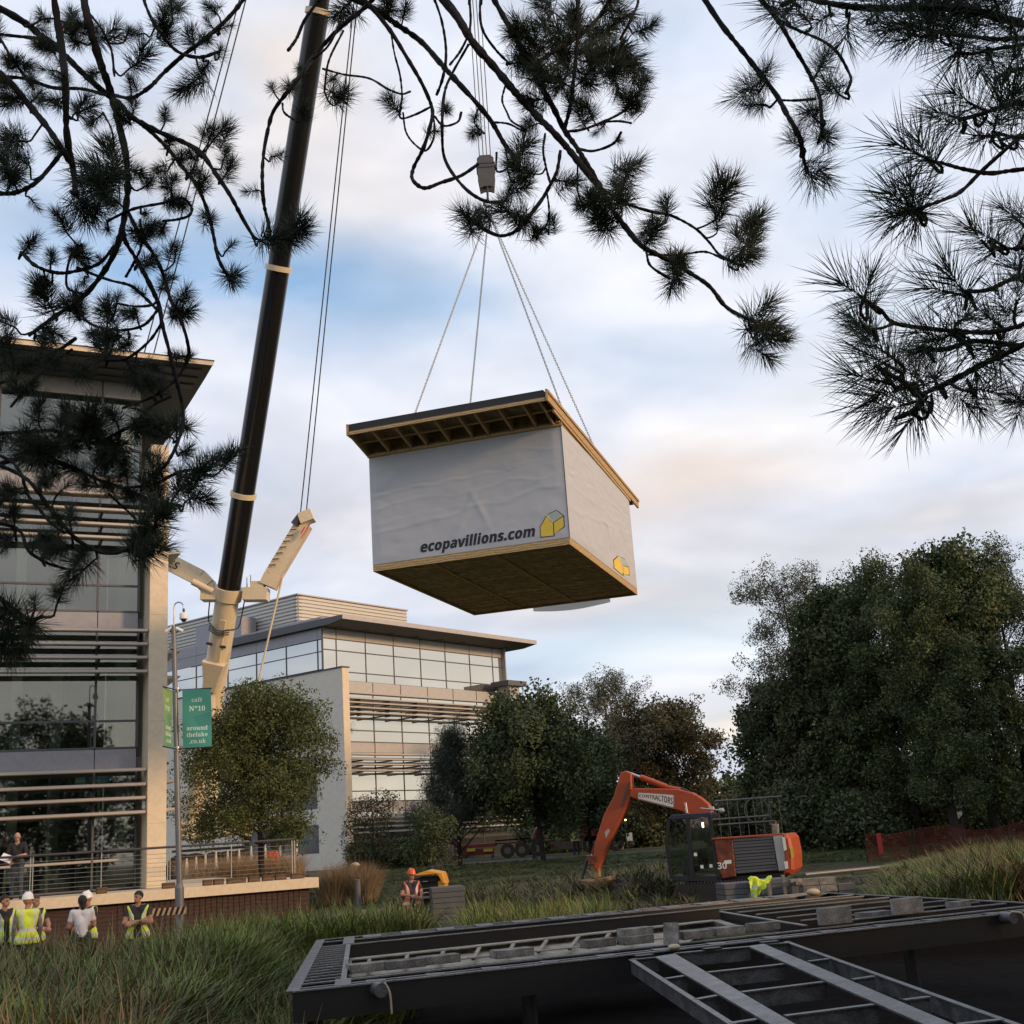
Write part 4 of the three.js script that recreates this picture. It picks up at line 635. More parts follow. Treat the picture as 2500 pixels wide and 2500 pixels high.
  block(1863, 2271, 0.0, 'concrete block at the end of the row, behind the gangway', 0, 1.1); block(2040, 2256, 0.05, 'thick concrete block alone on the right hand joists', 0, 1.3, 0, 1); block(2217, 2231, 0.05, 'thick concrete block near the platform corner rope', 0, 1.3, 0, 1);
  block(2133, 2243, 0.0, 'pale flat slab lying between two thick blocks', -0.06, 1.25); block(2340, 2217, 0.0, 'small pale flat slab near the platform right edge', -0.07, 0.9);
  const flatL = 'flat concrete slab lying along the near rail of the pit'; for (const [px, py] of [[900, 2371], [985, 2363], [1070, 2352], [1250, 2336]]) block(px, py, 0, flatL, -0.08, 1.35);
  tag(add('rubble_lump', new THREE.IcosahedronGeometry(0.07, 1).scale(1.3, 0.6, 1).translate(...onY(1646, 2312, PLY + 0.04).toArray()), M.ropeTan), 'small tan lump of rubble on the front beam', 'rubble');
  tag(add('rubble_lump', new THREE.IcosahedronGeometry(0.11, 1).scale(1.4, 0.7, 1).translate(...onY(1985, 2178, PLY + 0.06).toArray()), M.ropeTan), 'pale lump of rubble on the far corner of the platform', 'rubble');
}

// ------------------------------------------------------------------ people
function surfaceNets(f, lo, hi, cell) {               // smooth mesh of f < 0
  const n = [0, 1, 2].map((k) => Math.ceil((hi[k] - lo[k]) / cell) + 1), v = new Float32Array(n[0] * n[1] * n[2]), I = (i, j, k) => (k * n[1] + j) * n[0] + i;
  for (let k = 0; k < n[2]; k++) for (let j = 0; j < n[1]; j++) for (let i = 0; i < n[0]; i++) v[I(i, j, k)] = f(lo[0] + i * cell, lo[1] + j * cell, lo[2] + k * cell);
  const id = new Int32Array(v.length).fill(-1), pos = [], idx = [];
  for (let k = 0; k + 1 < n[2]; k++) for (let j = 0; j + 1 < n[1]; j++) for (let i = 0; i + 1 < n[0]; i++) {
    let c = 0, x = 0, y = 0, z = 0; const q = []; for (let m = 0; m < 8; m++) q.push(v[I(i + (m & 1), j + (m >> 1 & 1), k + (m >> 2))]);
    for (let m = 0; m < 8; m++) for (const bit of [1, 2, 4]) if (!(m & bit)) { const a = q[m], b = q[m | bit]; if (a < 0 !== b < 0) { const t = a / (a - b); c++; x += (m & 1) + (bit === 1 ? t : 0); y += (m >> 1 & 1) + (bit === 2 ? t : 0); z += (m >> 2) + (bit === 4 ? t : 0); } }
    if (c) { id[I(i, j, k)] = pos.length / 3; pos.push(lo[0] + (i + x / c) * cell, lo[1] + (j + y / c) * cell, lo[2] + (k + z / c) * cell); }
  }
  const face = (a, b, c, d, flip) => { if (a < 0 || b < 0 || c < 0 || d < 0) return; flip ? idx.push(a, b, c, a, c, d) : idx.push(a, c, b, a, d, c); };
  for (let k = 1; k + 1 < n[2]; k++) for (let j = 1; j + 1 < n[1]; j++) for (let i = 1; i + 1 < n[0]; i++) {
    const s = v[I(i, j, k)] < 0;
    if (s !== v[I(i + 1, j, k)] < 0) face(id[I(i, j - 1, k - 1)], id[I(i, j, k - 1)], id[I(i, j, k)], id[I(i, j - 1, k)], s);
    if (s !== v[I(i, j + 1, k)] < 0) face(id[I(i - 1, j, k - 1)], id[I(i - 1, j, k)], id[I(i, j, k)], id[I(i, j, k - 1)], s);
    if (s !== v[I(i, j, k + 1)] < 0) face(id[I(i - 1, j - 1, k)], id[I(i, j - 1, k)], id[I(i, j, k)], id[I(i - 1, j, k)], s);
  }
  const g = new THREE.BufferGeometry(); g.setAttribute('position', new THREE.Float32BufferAttribute(pos, 3)); g.setIndex(idx); g.computeVertexNormals(); return g;
}
function capsule(px, py, pz, a, b, ra, rb) {          // distance to a tapered capsule
  const dx = b.x - a.x, dy = b.y - a.y, dz = b.z - a.z, t = clamp(((px - a.x) * dx + (py - a.y) * dy + (pz - a.z) * dz) / (dx * dx + dy * dy + dz * dz + 1e-9));
  return Math.hypot(px - a.x - dx * t, py - a.y - dy * t, pz - a.z - dz * t) - lerp(ra, rb, t);
}
const smin = (a, b, k) => { const h = clamp(0.5 + 0.5 * (b - a) / k); return lerp(b, a, h) - k * h * (1 - h); };
function colour(g, fn) { const p = g.attributes.position, c = new Float32Array(p.count * 3); for (let i = 0; i < p.count; i++) { const q = fn(p.getX(i), p.getY(i), p.getZ(i)); c[3 * i] = q[0]; c[3 * i + 1] = q[1]; c[3 * i + 2] = q[2]; } g.setAttribute('color', new THREE.BufferAttribute(c, 3)); return g; }
const handG = (() => {                               // right hand, wrist at 0, fingers along -y, palm facing -z, thumb towards +x
  const B = [[V(0, 0, 0), V(0, -0.085, 0), 0.026, 0.034], [V(0.03, -0.03, 0), V(0.028, -0.085, 0), 0.018, 0.016], [V(-0.03, -0.03, 0), V(-0.028, -0.085, 0), 0.018, 0.015]], Fg = [];
  [[0.031, 0.072, 0.10], [0.011, 0.080, 0.13], [-0.010, 0.075, 0.16], [-0.030, 0.060, 0.2]].forEach(([x, len, curl]) => { let p = V(x, -0.088, 0), a = 0.25; for (let k = 0; k < 3; k++) { const l = len * [0.45, 0.32, 0.23][k], q = p.clone().add(V(x * 0.08, -Math.cos(a) * l, -Math.sin(a) * l)); Fg.push([p, q, 0.0095 - k * 0.0008, 0.0088 - k * 0.0008]); p = q; a += 0.45 + curl; } });
  { let p = V(0.026, -0.028, 0.0), a = 0.7; for (let k = 0; k < 3; k++) { const l = [0.036, 0.030, 0.024][k], q = p.clone().add(V(Math.sin(a) * l, -Math.cos(a) * l, -0.012)); Fg.push([p, q, 0.012 - k * 0.001, 0.011 - k * 0.001]); p = q; a -= 0.22; } }
  return surfaceNets((x, y, z) => { let d = 1; for (const [a, b, r, s] of B) d = smin(d, capsule(x, y, z * 1.7, a, b, r, s), 0.012); let f = 1; for (const [a, b, r, s] of Fg) f = Math.min(f, capsule(x, y, z, a, b, r, s)); return smin(d, f, 0.006); }, [-0.07, -0.21, -0.12], [0.10, 0.05, 0.06], 0.0052);
})();
const headG = (skin) => colour(surfaceNets((x, y, z) => {    // chin at y 0, crown at 0.235, facing +z
  const e = (cx, cy, cz, rx, ry, rz) => { const q = Math.hypot((x - cx) / rx, (y - cy) / ry, (z - cz) / rz); return (q - 1) * Math.min(rx, ry, rz); };
  let d = e(0, 0.145, -0.012, 0.076, 0.092, 0.098); d = smin(d, e(0, 0.062, 0.028, 0.055, 0.062, 0.060), 0.035);
  d = smin(d, capsule(x, y, z, V(0, 0.118, 0.080), V(0, 0.086, 0.104), 0.008, 0.014), 0.012);
  for (const s of [-1, 1]) { d = smin(d, e(s * 0.078, 0.108, -0.008, 0.010, 0.032, 0.020), 0.006); d = Math.max(d, 0.014 - Math.hypot(x - s * 0.031, y - 0.122, z - 0.094)); }
  d = smin(d, e(0, 0.052, 0.083, 0.024, 0.008, 0.010), 0.006); return d;
}, [-0.11, -0.02, -0.13], [0.11, 0.26, 0.13], 0.0075), (x, y, z) => { if (z > 0.06 && Math.abs(y - 0.122) < 0.011 && Math.abs(Math.abs(x) - 0.031) < 0.014) return [0.05, 0.04, 0.035]; if (z > 0.075 && Math.abs(y - 0.052) < 0.006 && Math.abs(x) < 0.024) return [skin[0] * 0.62, skin[1] * 0.42, skin[2] * 0.42]; if (z > 0.05 && Math.abs(y - 0.143) < 0.006 && Math.abs(Math.abs(x) - 0.031) < 0.018) return [0.10, 0.07, 0.05]; return skin; });
const personM = S(C(1, 1, 1), 0.8, { vertexColors: true });
function person(o) {
  // o: label, pos (feet), turn, h, skin, shirt, legs, sleeve (0 bare arm, 1 long), armL / armR [elbow, wrist], head [yaw, pitch], lean, vest, helmet, hair
  const root = thing('person', o.label, 'person', o.pos, o.turn || 0, o.group), k = (o.h || 1.76) / 1.76, L = o.lean || 0, skin = o.skin || [0.42, 0.24, 0.17];
  const up = (x, y, z) => V(x, y, z + (y > 0.95 ? (y - 0.95) * L : 0));
  const hip = (s) => V(s * 0.095, 0.94, 0), st = o.stance || 0.13, knee = (s) => V(s * st * 0.9, 0.50, 0.03 + (s > 0 ? o.step || 0 : 0)), ank = (s) => V(s * st, 0.085, -0.02 + (s > 0 ? (o.step || 0) * 1.2 : 0)), sh = (s) => up(s * 0.185, 1.44, -0.01);
  const arm = (s) => { const a = s > 0 ? o.armL : o.armR; return a ? a.map((p) => up(...p)) : [up(s * 0.245, 1.15, -0.02), up(s * 0.25, 0.90, 0.06)]; };
  const bones = [], bn = (a, b, ra, rb, c) => bones.push([a, b, ra, rb, c]);
  const SH = o.shirt, TR = o.legs || [0.03, 0.035, 0.05], SK = skin, SO = [0.03, 0.025, 0.02];
  bn(up(0, 1.0, 0), up(0, 1.22, 0), 0.125, 0.120, SH); bn(up(-0.06, 1.22, 0), up(-0.10, 1.38, -0.005), 0.098, 0.095, SH); bn(up(0.06, 1.22, 0), up(0.10, 1.38, -0.005), 0.098, 0.095, SH); bn(up(-0.15, 1.43, -0.01), up(0.15, 1.43, -0.01), 0.062, 0.062, SH);
  bn(V(-0.07, 0.96, 0), V(0.07, 0.96, 0), 0.112, 0.112, TR); bn(up(0, 1.44, -0.01), up(0, 1.56, 0.015), 0.058, 0.050, SK);
  const wrist = [];
  for (const s of [-1, 1]) {
    bn(hip(s), knee(s), 0.092, 0.064, TR); bn(knee(s), ank(s), 0.062, 0.050, TR); bn(ank(s).add(V(0, -0.035, -0.03)), ank(s).add(V(s * 0.02, -0.05, 0.15)), 0.046, 0.036, SO);
    const [el, wr] = arm(s); const mid = sh(s).lerp(el, 0.55); bn(sh(s), mid, 0.062, 0.055, SH); bn(mid, el, 0.052, 0.045, o.sleeve ? SH : SK); bn(el, wr, 0.043, 0.030, o.sleeve === 1 ? SH : SK); wrist.push([s, el, wr]);
  }
  const lo = [-0.5, -0.02, -0.45], hi = [0.5, 1.62, 0.55]; for (const [a, b, ra] of bones) for (const q of [a, b]) [q.x, q.y, q.z].forEach((c, i) => { lo[i] = Math.min(lo[i], c - ra - 0.05); hi[i] = Math.max(hi[i], c + ra + 0.05); });
  const body = colour(surfaceNets((x, y, z) => { let d = 9; for (const [a, b, ra, rb] of bones) d = smin(d, capsule(x, y, z, a, b, ra, rb), 0.03); return Math.max(d, 0.003 - y) + 0.006 * noise(x * 11, y * 9, z * 11) * (y < 1.5 ? 1 : 0); }, lo, hi, 0.021), (x, y, z) => { let m = 9, c = SH; for (const [a, b, ra, rb, col] of bones) { const d = capsule(x, y, z, a, b, ra, rb); if (d < m) { m = d; c = col; } } return c; });
  const parts = [body];
  for (const [s, el, wr] of wrist) {
    const g = handG.clone(), d = wr.clone().sub(el).normalize(); if (s > 0) { g.scale(-1, 1, 1); const ix = g.index.array; for (let i = 0; i < ix.length; i += 3) { const t = ix[i]; ix[i] = ix[i + 1]; ix[i + 1] = t; } g.computeVertexNormals(); }
    g.scale(1.05, 1.05, 1.05); g.applyQuaternion(new THREE.Quaternion().setFromUnitVectors(V(0, -1, 0), d)); g.translate(wr.x, wr.y, wr.z); parts.push(colour(g, () => SK));
  }
  const hp = up(0, 1.525, 0.02), [hy, hpi] = o.head || [0, 0], Q = new THREE.Matrix4().makeRotationFromEuler(new THREE.Euler(hpi, hy, 0, 'YXZ')), place = (g) => { g.translate(0, -0.06, 0); g.applyMatrix4(Q); g.translate(hp.x, hp.y + 0.06, hp.z); return g; };
  parts.push(place(headG(skin)));
  const holder = new THREE.Group(); const m = add('body', merge(parts), personM, root); m.scale.setScalar(k);
  const cloth = (name, g, mat) => { const c = add(name, g, mat, root); c.scale.setScalar(k); return c; };
  if (o.vest) {
    const tb = bones.filter(([a, b, ra, rb, c]) => c === SH && (a.y + b.y) / 2 > 1.0).slice(0, 4), sl = bones.filter(([, , ra]) => ra === 0.062 && true).slice(0, 0), all = [...tb, [V(-0.09, 0.90, 0), V(0.09, 0.90, 0), 0.13, 0.13], [V(-0.03, 1.0, 0), V(0.03, 1.0, 0), 0.145, 0.14]];
    const open = o.open || 0, vc = o.vest === 'orange' ? [0.78, 0.13, 0.03] : [0.66, 0.80, 0.07], sv = [0.60, 0.60, 0.56];
    const g = colour(surfaceNets((x, y, z) => { let d = 9; for (const [a, b, ra, rb] of all) d = smin(d, capsule(x, y, z, a, b, ra + 0.012, rb + 0.012), 0.03); d -= 0.012; d = Math.max(d, y - 1.50, (o.hem || 0.84) - y); const zz = z - (y > 0.95 ? (y - 0.95) * L : 0); if (zz > 0) d = Math.max(d, (open + Math.max(0, (y - 1.28)) * 0.55) - Math.abs(x)); d = Math.max(d, Math.abs(x) - 0.245); return d + 0.008 * noise(x * 14, y * 10, z * 14); }, [-0.36, 0.76, -0.32], [0.36, 1.6, 0.42 + Math.max(0, L)], 0.017), (x, y) => (Math.abs(y - 0.93) < 0.027 || Math.abs(y - 1.10) < 0.027 || (y > 1.1 && Math.abs(Math.abs(x) - 0.125) < 0.026) ? sv : vc));
    cloth('vest', g, personM);
  }
  if (o.helmet) { const hs = lathe([[0.001, 0.145], [0.05, 0.138], [0.088, 0.105], [0.106, 0.055], [0.112, 0.012], [0.118, 0.0], [0.106, -0.004], [0.09, 0.02]], 20); hs.scale(0.95, 1, 1.12); const pk = prism([[-0.09, 0.06], [-0.06, 0.135], [0, 0.155], [0.06, 0.135], [0.09, 0.06]], 0.008).rotateX(Math.PI / 2).translate(0, 0.006, 0); const rdg = rbox(0.03, 0.02, 0.17, 0, 0.140, 0, 0.008); const g = merge([hs, pk, rdg].map((q) => q.translate(0, 0.155, -0.008))); cloth('helmet', place(g), S(C(...o.helmet), 0.35)); }
  if (o.hair) { const long = o.longHair || 0; const g = surfaceNets((x, y, z) => { let d = (Math.hypot(x / 0.086, (y - 0.155) / 0.096, (z + 0.018) / 0.106) - 1) * 0.086; if (long) d = smin(d, capsule(x, y, z, V(0, 0.13, -0.05), V(0.0, 0.0, -0.065), 0.078, 0.05), 0.03); const cut = Math.max(z - 0.055 + (0.215 - y) * -0.15, 0); d = Math.max(d, -(y - (z > 0.02 ? 0.175 : long ? -0.12 : 0.085))); if (!long) d = Math.max(d, z > 0.0 ? 0.150 - y : -9); return d + 0.005 * noise(x * 40, y * 40, z * 40); }, [-0.13, -0.14, -0.17], [0.13, 0.28, 0.13], 0.009); cloth('hair', place(g), S(C(...o.hair), 0.7)); }
  return root;
}
{
  const W0 = (px, py, D, h = 1.76) => { const p = at(px, py, D); return V(p.x, p.y - h, p.z); };     // px, py: top of the head
  const dark = [0.02, 0.02, 0.025], folded = { armL: [[0.27, 1.14, 0.10], [-0.10, 1.13, 0.23]], armR: [[-0.27, 1.14, 0.10], [0.10, 1.18, 0.25]] };
  const grp = 'site crew standing in the reeds', skin = [0.40, 0.21, 0.14];
  person({ label: 'person in yellow vest and dark shirt with folded arms and short dark hair', pos: W0(338, 2176, 26.5), turn: 0.2, skin, shirt: dark, head: [-0.7, 0.05], ...folded, vest: 'yellow', open: 0.075, hem: 0.82, hair: [0.012, 0.010, 0.010], group: grp });
  person({ label: 'person in white helmet and yellow vest facing the one in a white shirt', pos: W0(217, 2175, 27.4, 1.82), turn: -0.55, skin, shirt: dark, head: [-0.1, 0.25], armL: [[0.28, 1.16, 0.08], [0.20, 1.06, 0.30]], armR: [[-0.26, 1.16, 0.05], [-0.20, 1.0, 0.28]], vest: 'yellow', open: 0.05, helmet: [0.80, 0.80, 0.79], group: grp });
  person({ label: 'person with dark hair in a printed white shirt seen from behind', pos: W0(201, 2187, 25.6, 1.70), turn: Math.PI + 0.45, h: 1.70, skin, shirt: [0.62, 0.62, 0.66], head: [0.2, 0.05], armL: [[0.25, 1.16, 0.04], [0.20, 1.05, 0.25]], armR: [[-0.25, 1.16, 0.06], [-0.16, 1.06, 0.27]], sleeve: 0, hair: [0.012, 0.011, 0.012], longHair: 1, group: grp });
  person({ label: 'person in white helmet with grey top under a green vest, back turned', pos: W0(69, 2188, 25.3, 1.74), turn: Math.PI + 0.5, skin, shirt: [0.16, 0.16, 0.16], sleeve: 1, head: [-0.8, 0.0], vest: 'yellow', helmet: [0.80, 0.80, 0.79], group: grp });
  person({ label: 'bearded person in yellow vest holding hands together beside a white helmet', pos: W0(86, 2186, 26.6, 1.76), turn: 0.75, skin, shirt: dark, head: [0.55, 0.1], armL: [[0.27, 1.16, 0.08], [0.18, 1.10, 0.33]], armR: [[-0.26, 1.15, 0.08], [-0.02, 1.10, 0.32]], vest: 'yellow', open: 0.06, hair: [0.05, 0.03, 0.02], group: grp });
  person({ label: 'person in yellow vest with glasses pushed up on dark hair', pos: W0(12, 2186, 25.8, 1.76), turn: 0.9, skin, shirt: dark, head: [0.4, 0.0], vest: 'yellow', open: 0.06, hair: [0.012, 0.011, 0.011], group: grp });
  const tm = onPlane(40, 2188, TA.clone().addScaledVector(tn, -0.95), tn); tm.y = TERR;
  const hm = at(41, 2033, -tm.z); person({ label: 'bald person in dark shirt and jeans holding papers on the terrace', pos: tm, turn: 0.12, h: hm.y - TERR, skin: [0.45, 0.25, 0.18], shirt: [0.014, 0.013, 0.018], legs: [0.05, 0.06, 0.085], sleeve: 0.5, lean: 0.18, head: [0.25, 0.42], armR: [[-0.27, 1.14, 0.10], [-0.14, 1.02, 0.30]], armL: [[0.27, 1.16, 0.12], [0.02, 1.12, 0.36]], step: 0.05 });
  const pp = add('paper_sheet', new THREE.BoxGeometry(0.30, 0.21, 0.004), M.paper); pp.position.copy(at(16, 2095, -tm.z - 0.42)); pp.rotation.set(-0.5, 0.2, -0.35); tag(pp, 'white sheet of paper held by the person on the terrace', 'paper');
  person({ label: 'person in orange helmet and orange vest beside the yellow compressor', pos: W0(1003, 2124, 34.2, 1.78), turn: 0.25, skin, shirt: [0.025, 0.022, 0.045], legs: [0.02, 0.02, 0.035], head: [0.55, 0.15], armR: [[-0.28, 1.16, 0.06], [-0.06, 1.12, 0.27]], armL: [[0.26, 1.15, 0.08], [0.20, 1.10, 0.31]], vest: 'orange', open: 0.07, hem: 0.80, helmet: [0.78, 0.12, 0.03] });
  const ow = onY(666, 2130, TERR); person({ label: 'person in orange jacket crouching behind the terrace railing', pos: V(ow.x, TERR - 0.62, ow.z), turn: Math.PI - 0.3, h: 1.7, skin, shirt: [0.78, 0.10, 0.03], sleeve: 1, head: [0.3, 0.5], lean: 0.1, hair: [0.02, 0.015, 0.012] });
  const fw = at(1402, 2008, 64); person({ label: 'person in yellow vest standing behind the low-loader trailer', pos: V(fw.x, fw.y - 1.76, fw.z), turn: 2.6, skin, shirt: dark, head: [0, 0], vest: 'yellow', hair: [0.02, 0.02, 0.02] });
  const fg = at(1300, 2020, 62.5); person({ label: 'person in dull red top bending over the trailer deck', pos: V(fg.x, groundY(fg.x, fg.z), fg.z), turn: 1.9, skin, shirt: [0.13, 0.06, 0.055], legs: [0.03, 0.035, 0.03], sleeve: 1, lean: 0.45, head: [0, 0.3], armL: [[0.26, 1.15, 0.25], [0.2, 1.1, 0.5]], armR: [[-0.26, 1.15, 0.25], [-0.2, 1.1, 0.5]], hair: [0.2, 0.2, 0.2] });
}

// ------------------------------------------------------------------ excavator
{
  const O = at(1780, 2200, 36); O.y = 0.12;
  const F = frameOf(O, V(0.955, 0, 0.297).normalize(), 'excavator', 'orange tracked excavator with its arm bent down beside the platform', 'excavator'), b = F.g;
  const L = (pts, zl) => pts.map(([x, y]) => { const p = F.z(x, y, zl); return [p.x, p.y]; });
  const pp = (n, pts, zl, depth, m, bev = 0.02) => add(n, prism(L(pts, zl), depth, bev).translate(0, 0, zl - depth / 2), m, b);
  const W = 2.5, Z = (x, y) => [1300 + x * 0.3623, 1800 + y * 0.3623];
  // upper body
  pp('side_panel', [[1737, 2049], [1788, 2047], [1797, 2140], [1763, 2146], [1745, 2098]], 0.0, 0.22, M.orangeDirty);
  const yb = F.z(1850, 2136, 0).y, yt = F.z(1850, 2043, 0).y, xl = F.z(1790, 2100, 0).x, xr = F.z(1912, 2100, 0).x;
  add('engine_cover', rrange(yb + 0.02, yt - 0.02, xl - 0.5, xr, -W, -0.24, 0.05), M.orange, b);
  const slat = (i) => { const t = i / 11; const a = (u, v) => { const x = lerp(lerp(1788, 1886, u), lerp(1797, 1900, u), v), y = lerp(lerp(2048, 2042, u), lerp(2134, 2125, u), v); return [x, y]; }; return pp('grille_slat', [a(0.01, t + 0.004), a(0.99, t + 0.004), a(0.99, t + 0.083), a(0.01, t + 0.083)], -0.01 - (i % 2) * 0.015, 0.10, M.engineGrey, 0.008); }; for (let i = 0; i < 11; i++) slat(i);
  pp('grille_backing', [[1787, 2047], [1886, 2041], [1901, 2126], [1796, 2135]], -0.13, 0.1, M.black, 0);
  pp('rear_strip', [[1886, 2041], [1911, 2040], [1921, 2125], [1901, 2127]], 0.0, 0.22, M.lightGrey);
  const cw = L([[1910, 2036], [1921, 2036], [1930, 2046], [1938, 2088], [1939, 2124], [1931, 2136], [1913, 2138]], 0), cg = prism(cw, W + 0.06, 0.08).translate(0, 0, -W / 2); add('counterweight', cg, M.orange, b);
  pp('top_trim', [[1737, 2046], [1785, 2043], [1912, 2034], [1912, 2038], [1786, 2048], [1737, 2050]], 0.02, 0.3, M.orange, 0.01);
  pp('exhaust_box', [[1884, 2012], [1899, 2011], [1900, 2036], [1885, 2037]], -0.5, 0.3, M.concrete); pp('exhaust_pipe', [[1890, 2004], [1895, 2004], [1895, 2014], [1890, 2014]], -0.55, 0.12, M.orangeDirty);
  pp('under_frame', [[1740, 2142], [1920, 2128], [1920, 2140], [1770, 2152], [1660, 2152], [1650, 2146]], -0.15, 2.2, M.black);
  for (const [q, t] of [[[[1909, 2044], [1916, 2043], [1921, 2074], [1914, 2078]], 'sticker'], [[[1914, 2104], [1923, 2102], [1925, 2120], [1917, 2122]], 'sticker']]) pp(t, q, 0.045, 0.01, M.whitePaint, 0); pp('sticker', [[1929, 2070], [1935, 2068], [1938, 2092], [1932, 2095]], 0.04, 0.01, M.yellow, 0);
  { const t = new TextGeometry('30', { font, size: 0.18, depth: 0.01, curveSegments: 3 }), p = F.z(1752, 2122, 0.01); t.translate(p.x, p.y, 0.008); add('lettering', t, M.whitePaint, b); pp('sticker', [[1768, 2101], [1785, 2099], [1786, 2108], [1769, 2110]], 0.006, 0.012, M.whitePaint, 0); }
  // cab
  const CZ = -1.05, bar = (p, q, w, m = M.black, z = 0) => { const A = F.z(...p, z), B = F.z(...q, z); return add('cab_pillar', beam(A, B, w, w, V(0, 0, 1)), m, b); };
  for (const z of [-0.05, CZ]) { bar([1633, 1999], [1627, 2057], 0.09, M.black, z); bar([1627, 2057], [1640, 2146], 0.09, M.black, z); bar([1732, 1990], [1742, 2060], 0.10, M.black, z); bar([1742, 2060], [1757, 2150], 0.10, M.black, z); bar([1679, 1997], [1690, 2140], 0.12, M.black, z); }
  pp('cab_roof', [[1632, 1997], [1640, 1989], [1733, 1983], [1738, 1988], [1736, 1996], [1634, 2002]], 0.02, 1.14, S(C(0.02, 0.025, 0.05), 0.4)); pp('cab_floor', [[1640, 2138], [1757, 2138], [1760, 2154], [1642, 2152]], 0.0, 1.1, M.black);
  const gl = new THREE.MeshPhysicalMaterial({ color: C(0.75, 0.78, 0.76), roughness: 0.02, transmission: 1, thickness: 0 });
  pp('cab_window', [[1636, 2003], [1677, 2000], [1687, 2136], [1642, 2138], [1630, 2057]], -0.03, 0.012, gl, 0); pp('cab_window', [[1684, 2000], [1729, 1996], [1752, 2136], [1693, 2136]], -0.03, 0.012, gl, 0); pp('cab_window', [[1636, 2003], [1729, 1996], [1752, 2136], [1642, 2138], [1630, 2057]], CZ, 0.012, gl, 0);
  pp('seat', [[1702, 2076], [1716, 2072], [1724, 2110], [1700, 2128], [1682, 2128], [1682, 2118], [1704, 2112]], -0.35, 0.45, M.rubber); pp('console', [[1668, 2092], [1682, 2090], [1686, 2138], [1666, 2138]], -0.3, 0.25, M.engineGrey);
  for (const [x, y] of [[1710, 2112], [1732, 2110], [1694, 2082]]) pp('cab_note', [[x, y], [x + 7, y], [x + 8, y + 8], [x, y + 8]], -0.02, 0.006, M.paper, 0);
  { const p = F.z(1716, 2014, -0.2); add('cab_lamp', rbox(0.06, 0.16, 0.06, p.x, p.y, -0.2, 0.02), S(C(0.9, 0.75, 0.5), 0.5, { emissive: C(1, 0.7, 0.4), emissiveIntensity: 2 }), b); const w = V(p.x, p.y, -0.08).applyMatrix4(b.matrixWorld), pl = new THREE.PointLight(C(1, 0.7, 0.4), 0.4); pl.position.copy(w); pl.castShadow = true; scene.add(pl); }
  { const p = F.z(1738, 1983, -0.4); add('work_lamp', merge([rbox(0.16, 0.12, 0.14, p.x, p.y + 0.1, -0.4, 0.03), rbox(0.14, 0.12, 0.14, p.x + 0.28, p.y + 0.04, -0.4, 0.03)]), M.lightGrey, b); const r = F.z(1737, 1980, -0.4); add('cab_rail', merge([rod(V(r.x - 0.3, r.y + 0.1, -0.3), V(r.x + 0.4, r.y - 0.02, -0.3), 0.02, 6)]), M.lightGrey, b); }
  // boom and stick in the middle plane
  const BZ = -1.15;
  pp('boom', [Z(1215, 515), Z(1190, 455), Z(1140, 410), Z(1080, 374), Z(980, 348), Z(880, 345), Z(690, 342), Z(655, 350), Z(652, 400), Z(700, 418), Z(930, 478), Z(1000, 498), Z(1050, 520), Z(1090, 560), Z(1160, 580)], BZ + 0.2, 0.42, M.orange, 0.03);
  pp('stick', [Z(592, 236), Z(630, 226), Z(666, 242), Z(668, 330), Z(655, 430), Z(592, 560), Z(520, 700), Z(470, 820), Z(440, 900), Z(412, 880), Z(408, 800), Z(428, 680), Z(480, 520), Z(545, 400)], BZ + 0.16, 0.34, M.orange, 0.03);
  const rd = (p, q, r, n, m, z = BZ) => add(n, rod(F.z(...p, z), F.z(...q, z), r, 10), m, b);
  rd(Z(662, 246), Z(735, 272), 0.045, 'cylinder_rod', M.chrome); rd(Z(728, 268), Z(905, 335), 0.085, 'cylinder_barrel', M.orange); rd(Z(905, 335), Z(1000, 352), 0.06, 'cylinder_mount', M.orange); rd(Z(1030, 440), Z(1042, 520), 0.04, 'cylinder_rod', M.chrome, BZ + 0.3); rd(Z(1042, 510), Z(1075, 610), 0.075, 'cylinder_barrel', M.orangeDirty, BZ + 0.3);
  rd(Z(1000, 340), Z(1120, 400), 0.03, 'hose', M.bracket, BZ + 0.1); rd(Z(1060, 375), Z(1190, 470), 0.03, 'hose', M.bracket, BZ - 0.1); rd(Z(655, 300), Z(600, 470), 0.03, 'hose', M.bracket, BZ + 0.2);
  rd(Z(530, 470), Z(405, 790), 0.065, 'cylinder_barrel', M.orangeDirty, BZ - 0.05); rd(Z(410, 770), Z(385, 850), 0.04, 'cylinder_rod', M.chrome, BZ - 0.05);
  pp('linkage', [Z(355, 795), Z(430, 800), Z(432, 830), Z(412, 860), Z(395, 862), Z(365, 830)], BZ + 0.2, 0.36, M.orangeDirty, 0.02); rd(Z(370, 815), Z(330, 960), 0.05, 'link_rod', M.bracket);
  pp('stick_end', [Z(412, 875), Z(446, 880), Z(452, 940), Z(430, 960), Z(405, 945)], BZ + 0.12, 0.26, M.bucket, 0.02);
  pp('bucket', [Z(328, 962), Z(420, 970), Z(440, 950), Z(500, 940), Z(512, 965), Z(480, 1010), Z(440, 1040), Z(390, 1048), Z(360, 1030)], BZ + 0.45, 0.95, M.bucket, 0.03);
  for (let i = 0; i < 5; i++) { const p = F.z(...Z(332, 964), BZ); add('bucket_tooth', box(0.10, 0.05, 0.06, p.x - 0.02, p.y + 0.03, BZ + 0.38 - i * 0.2), M.bucket, b); }
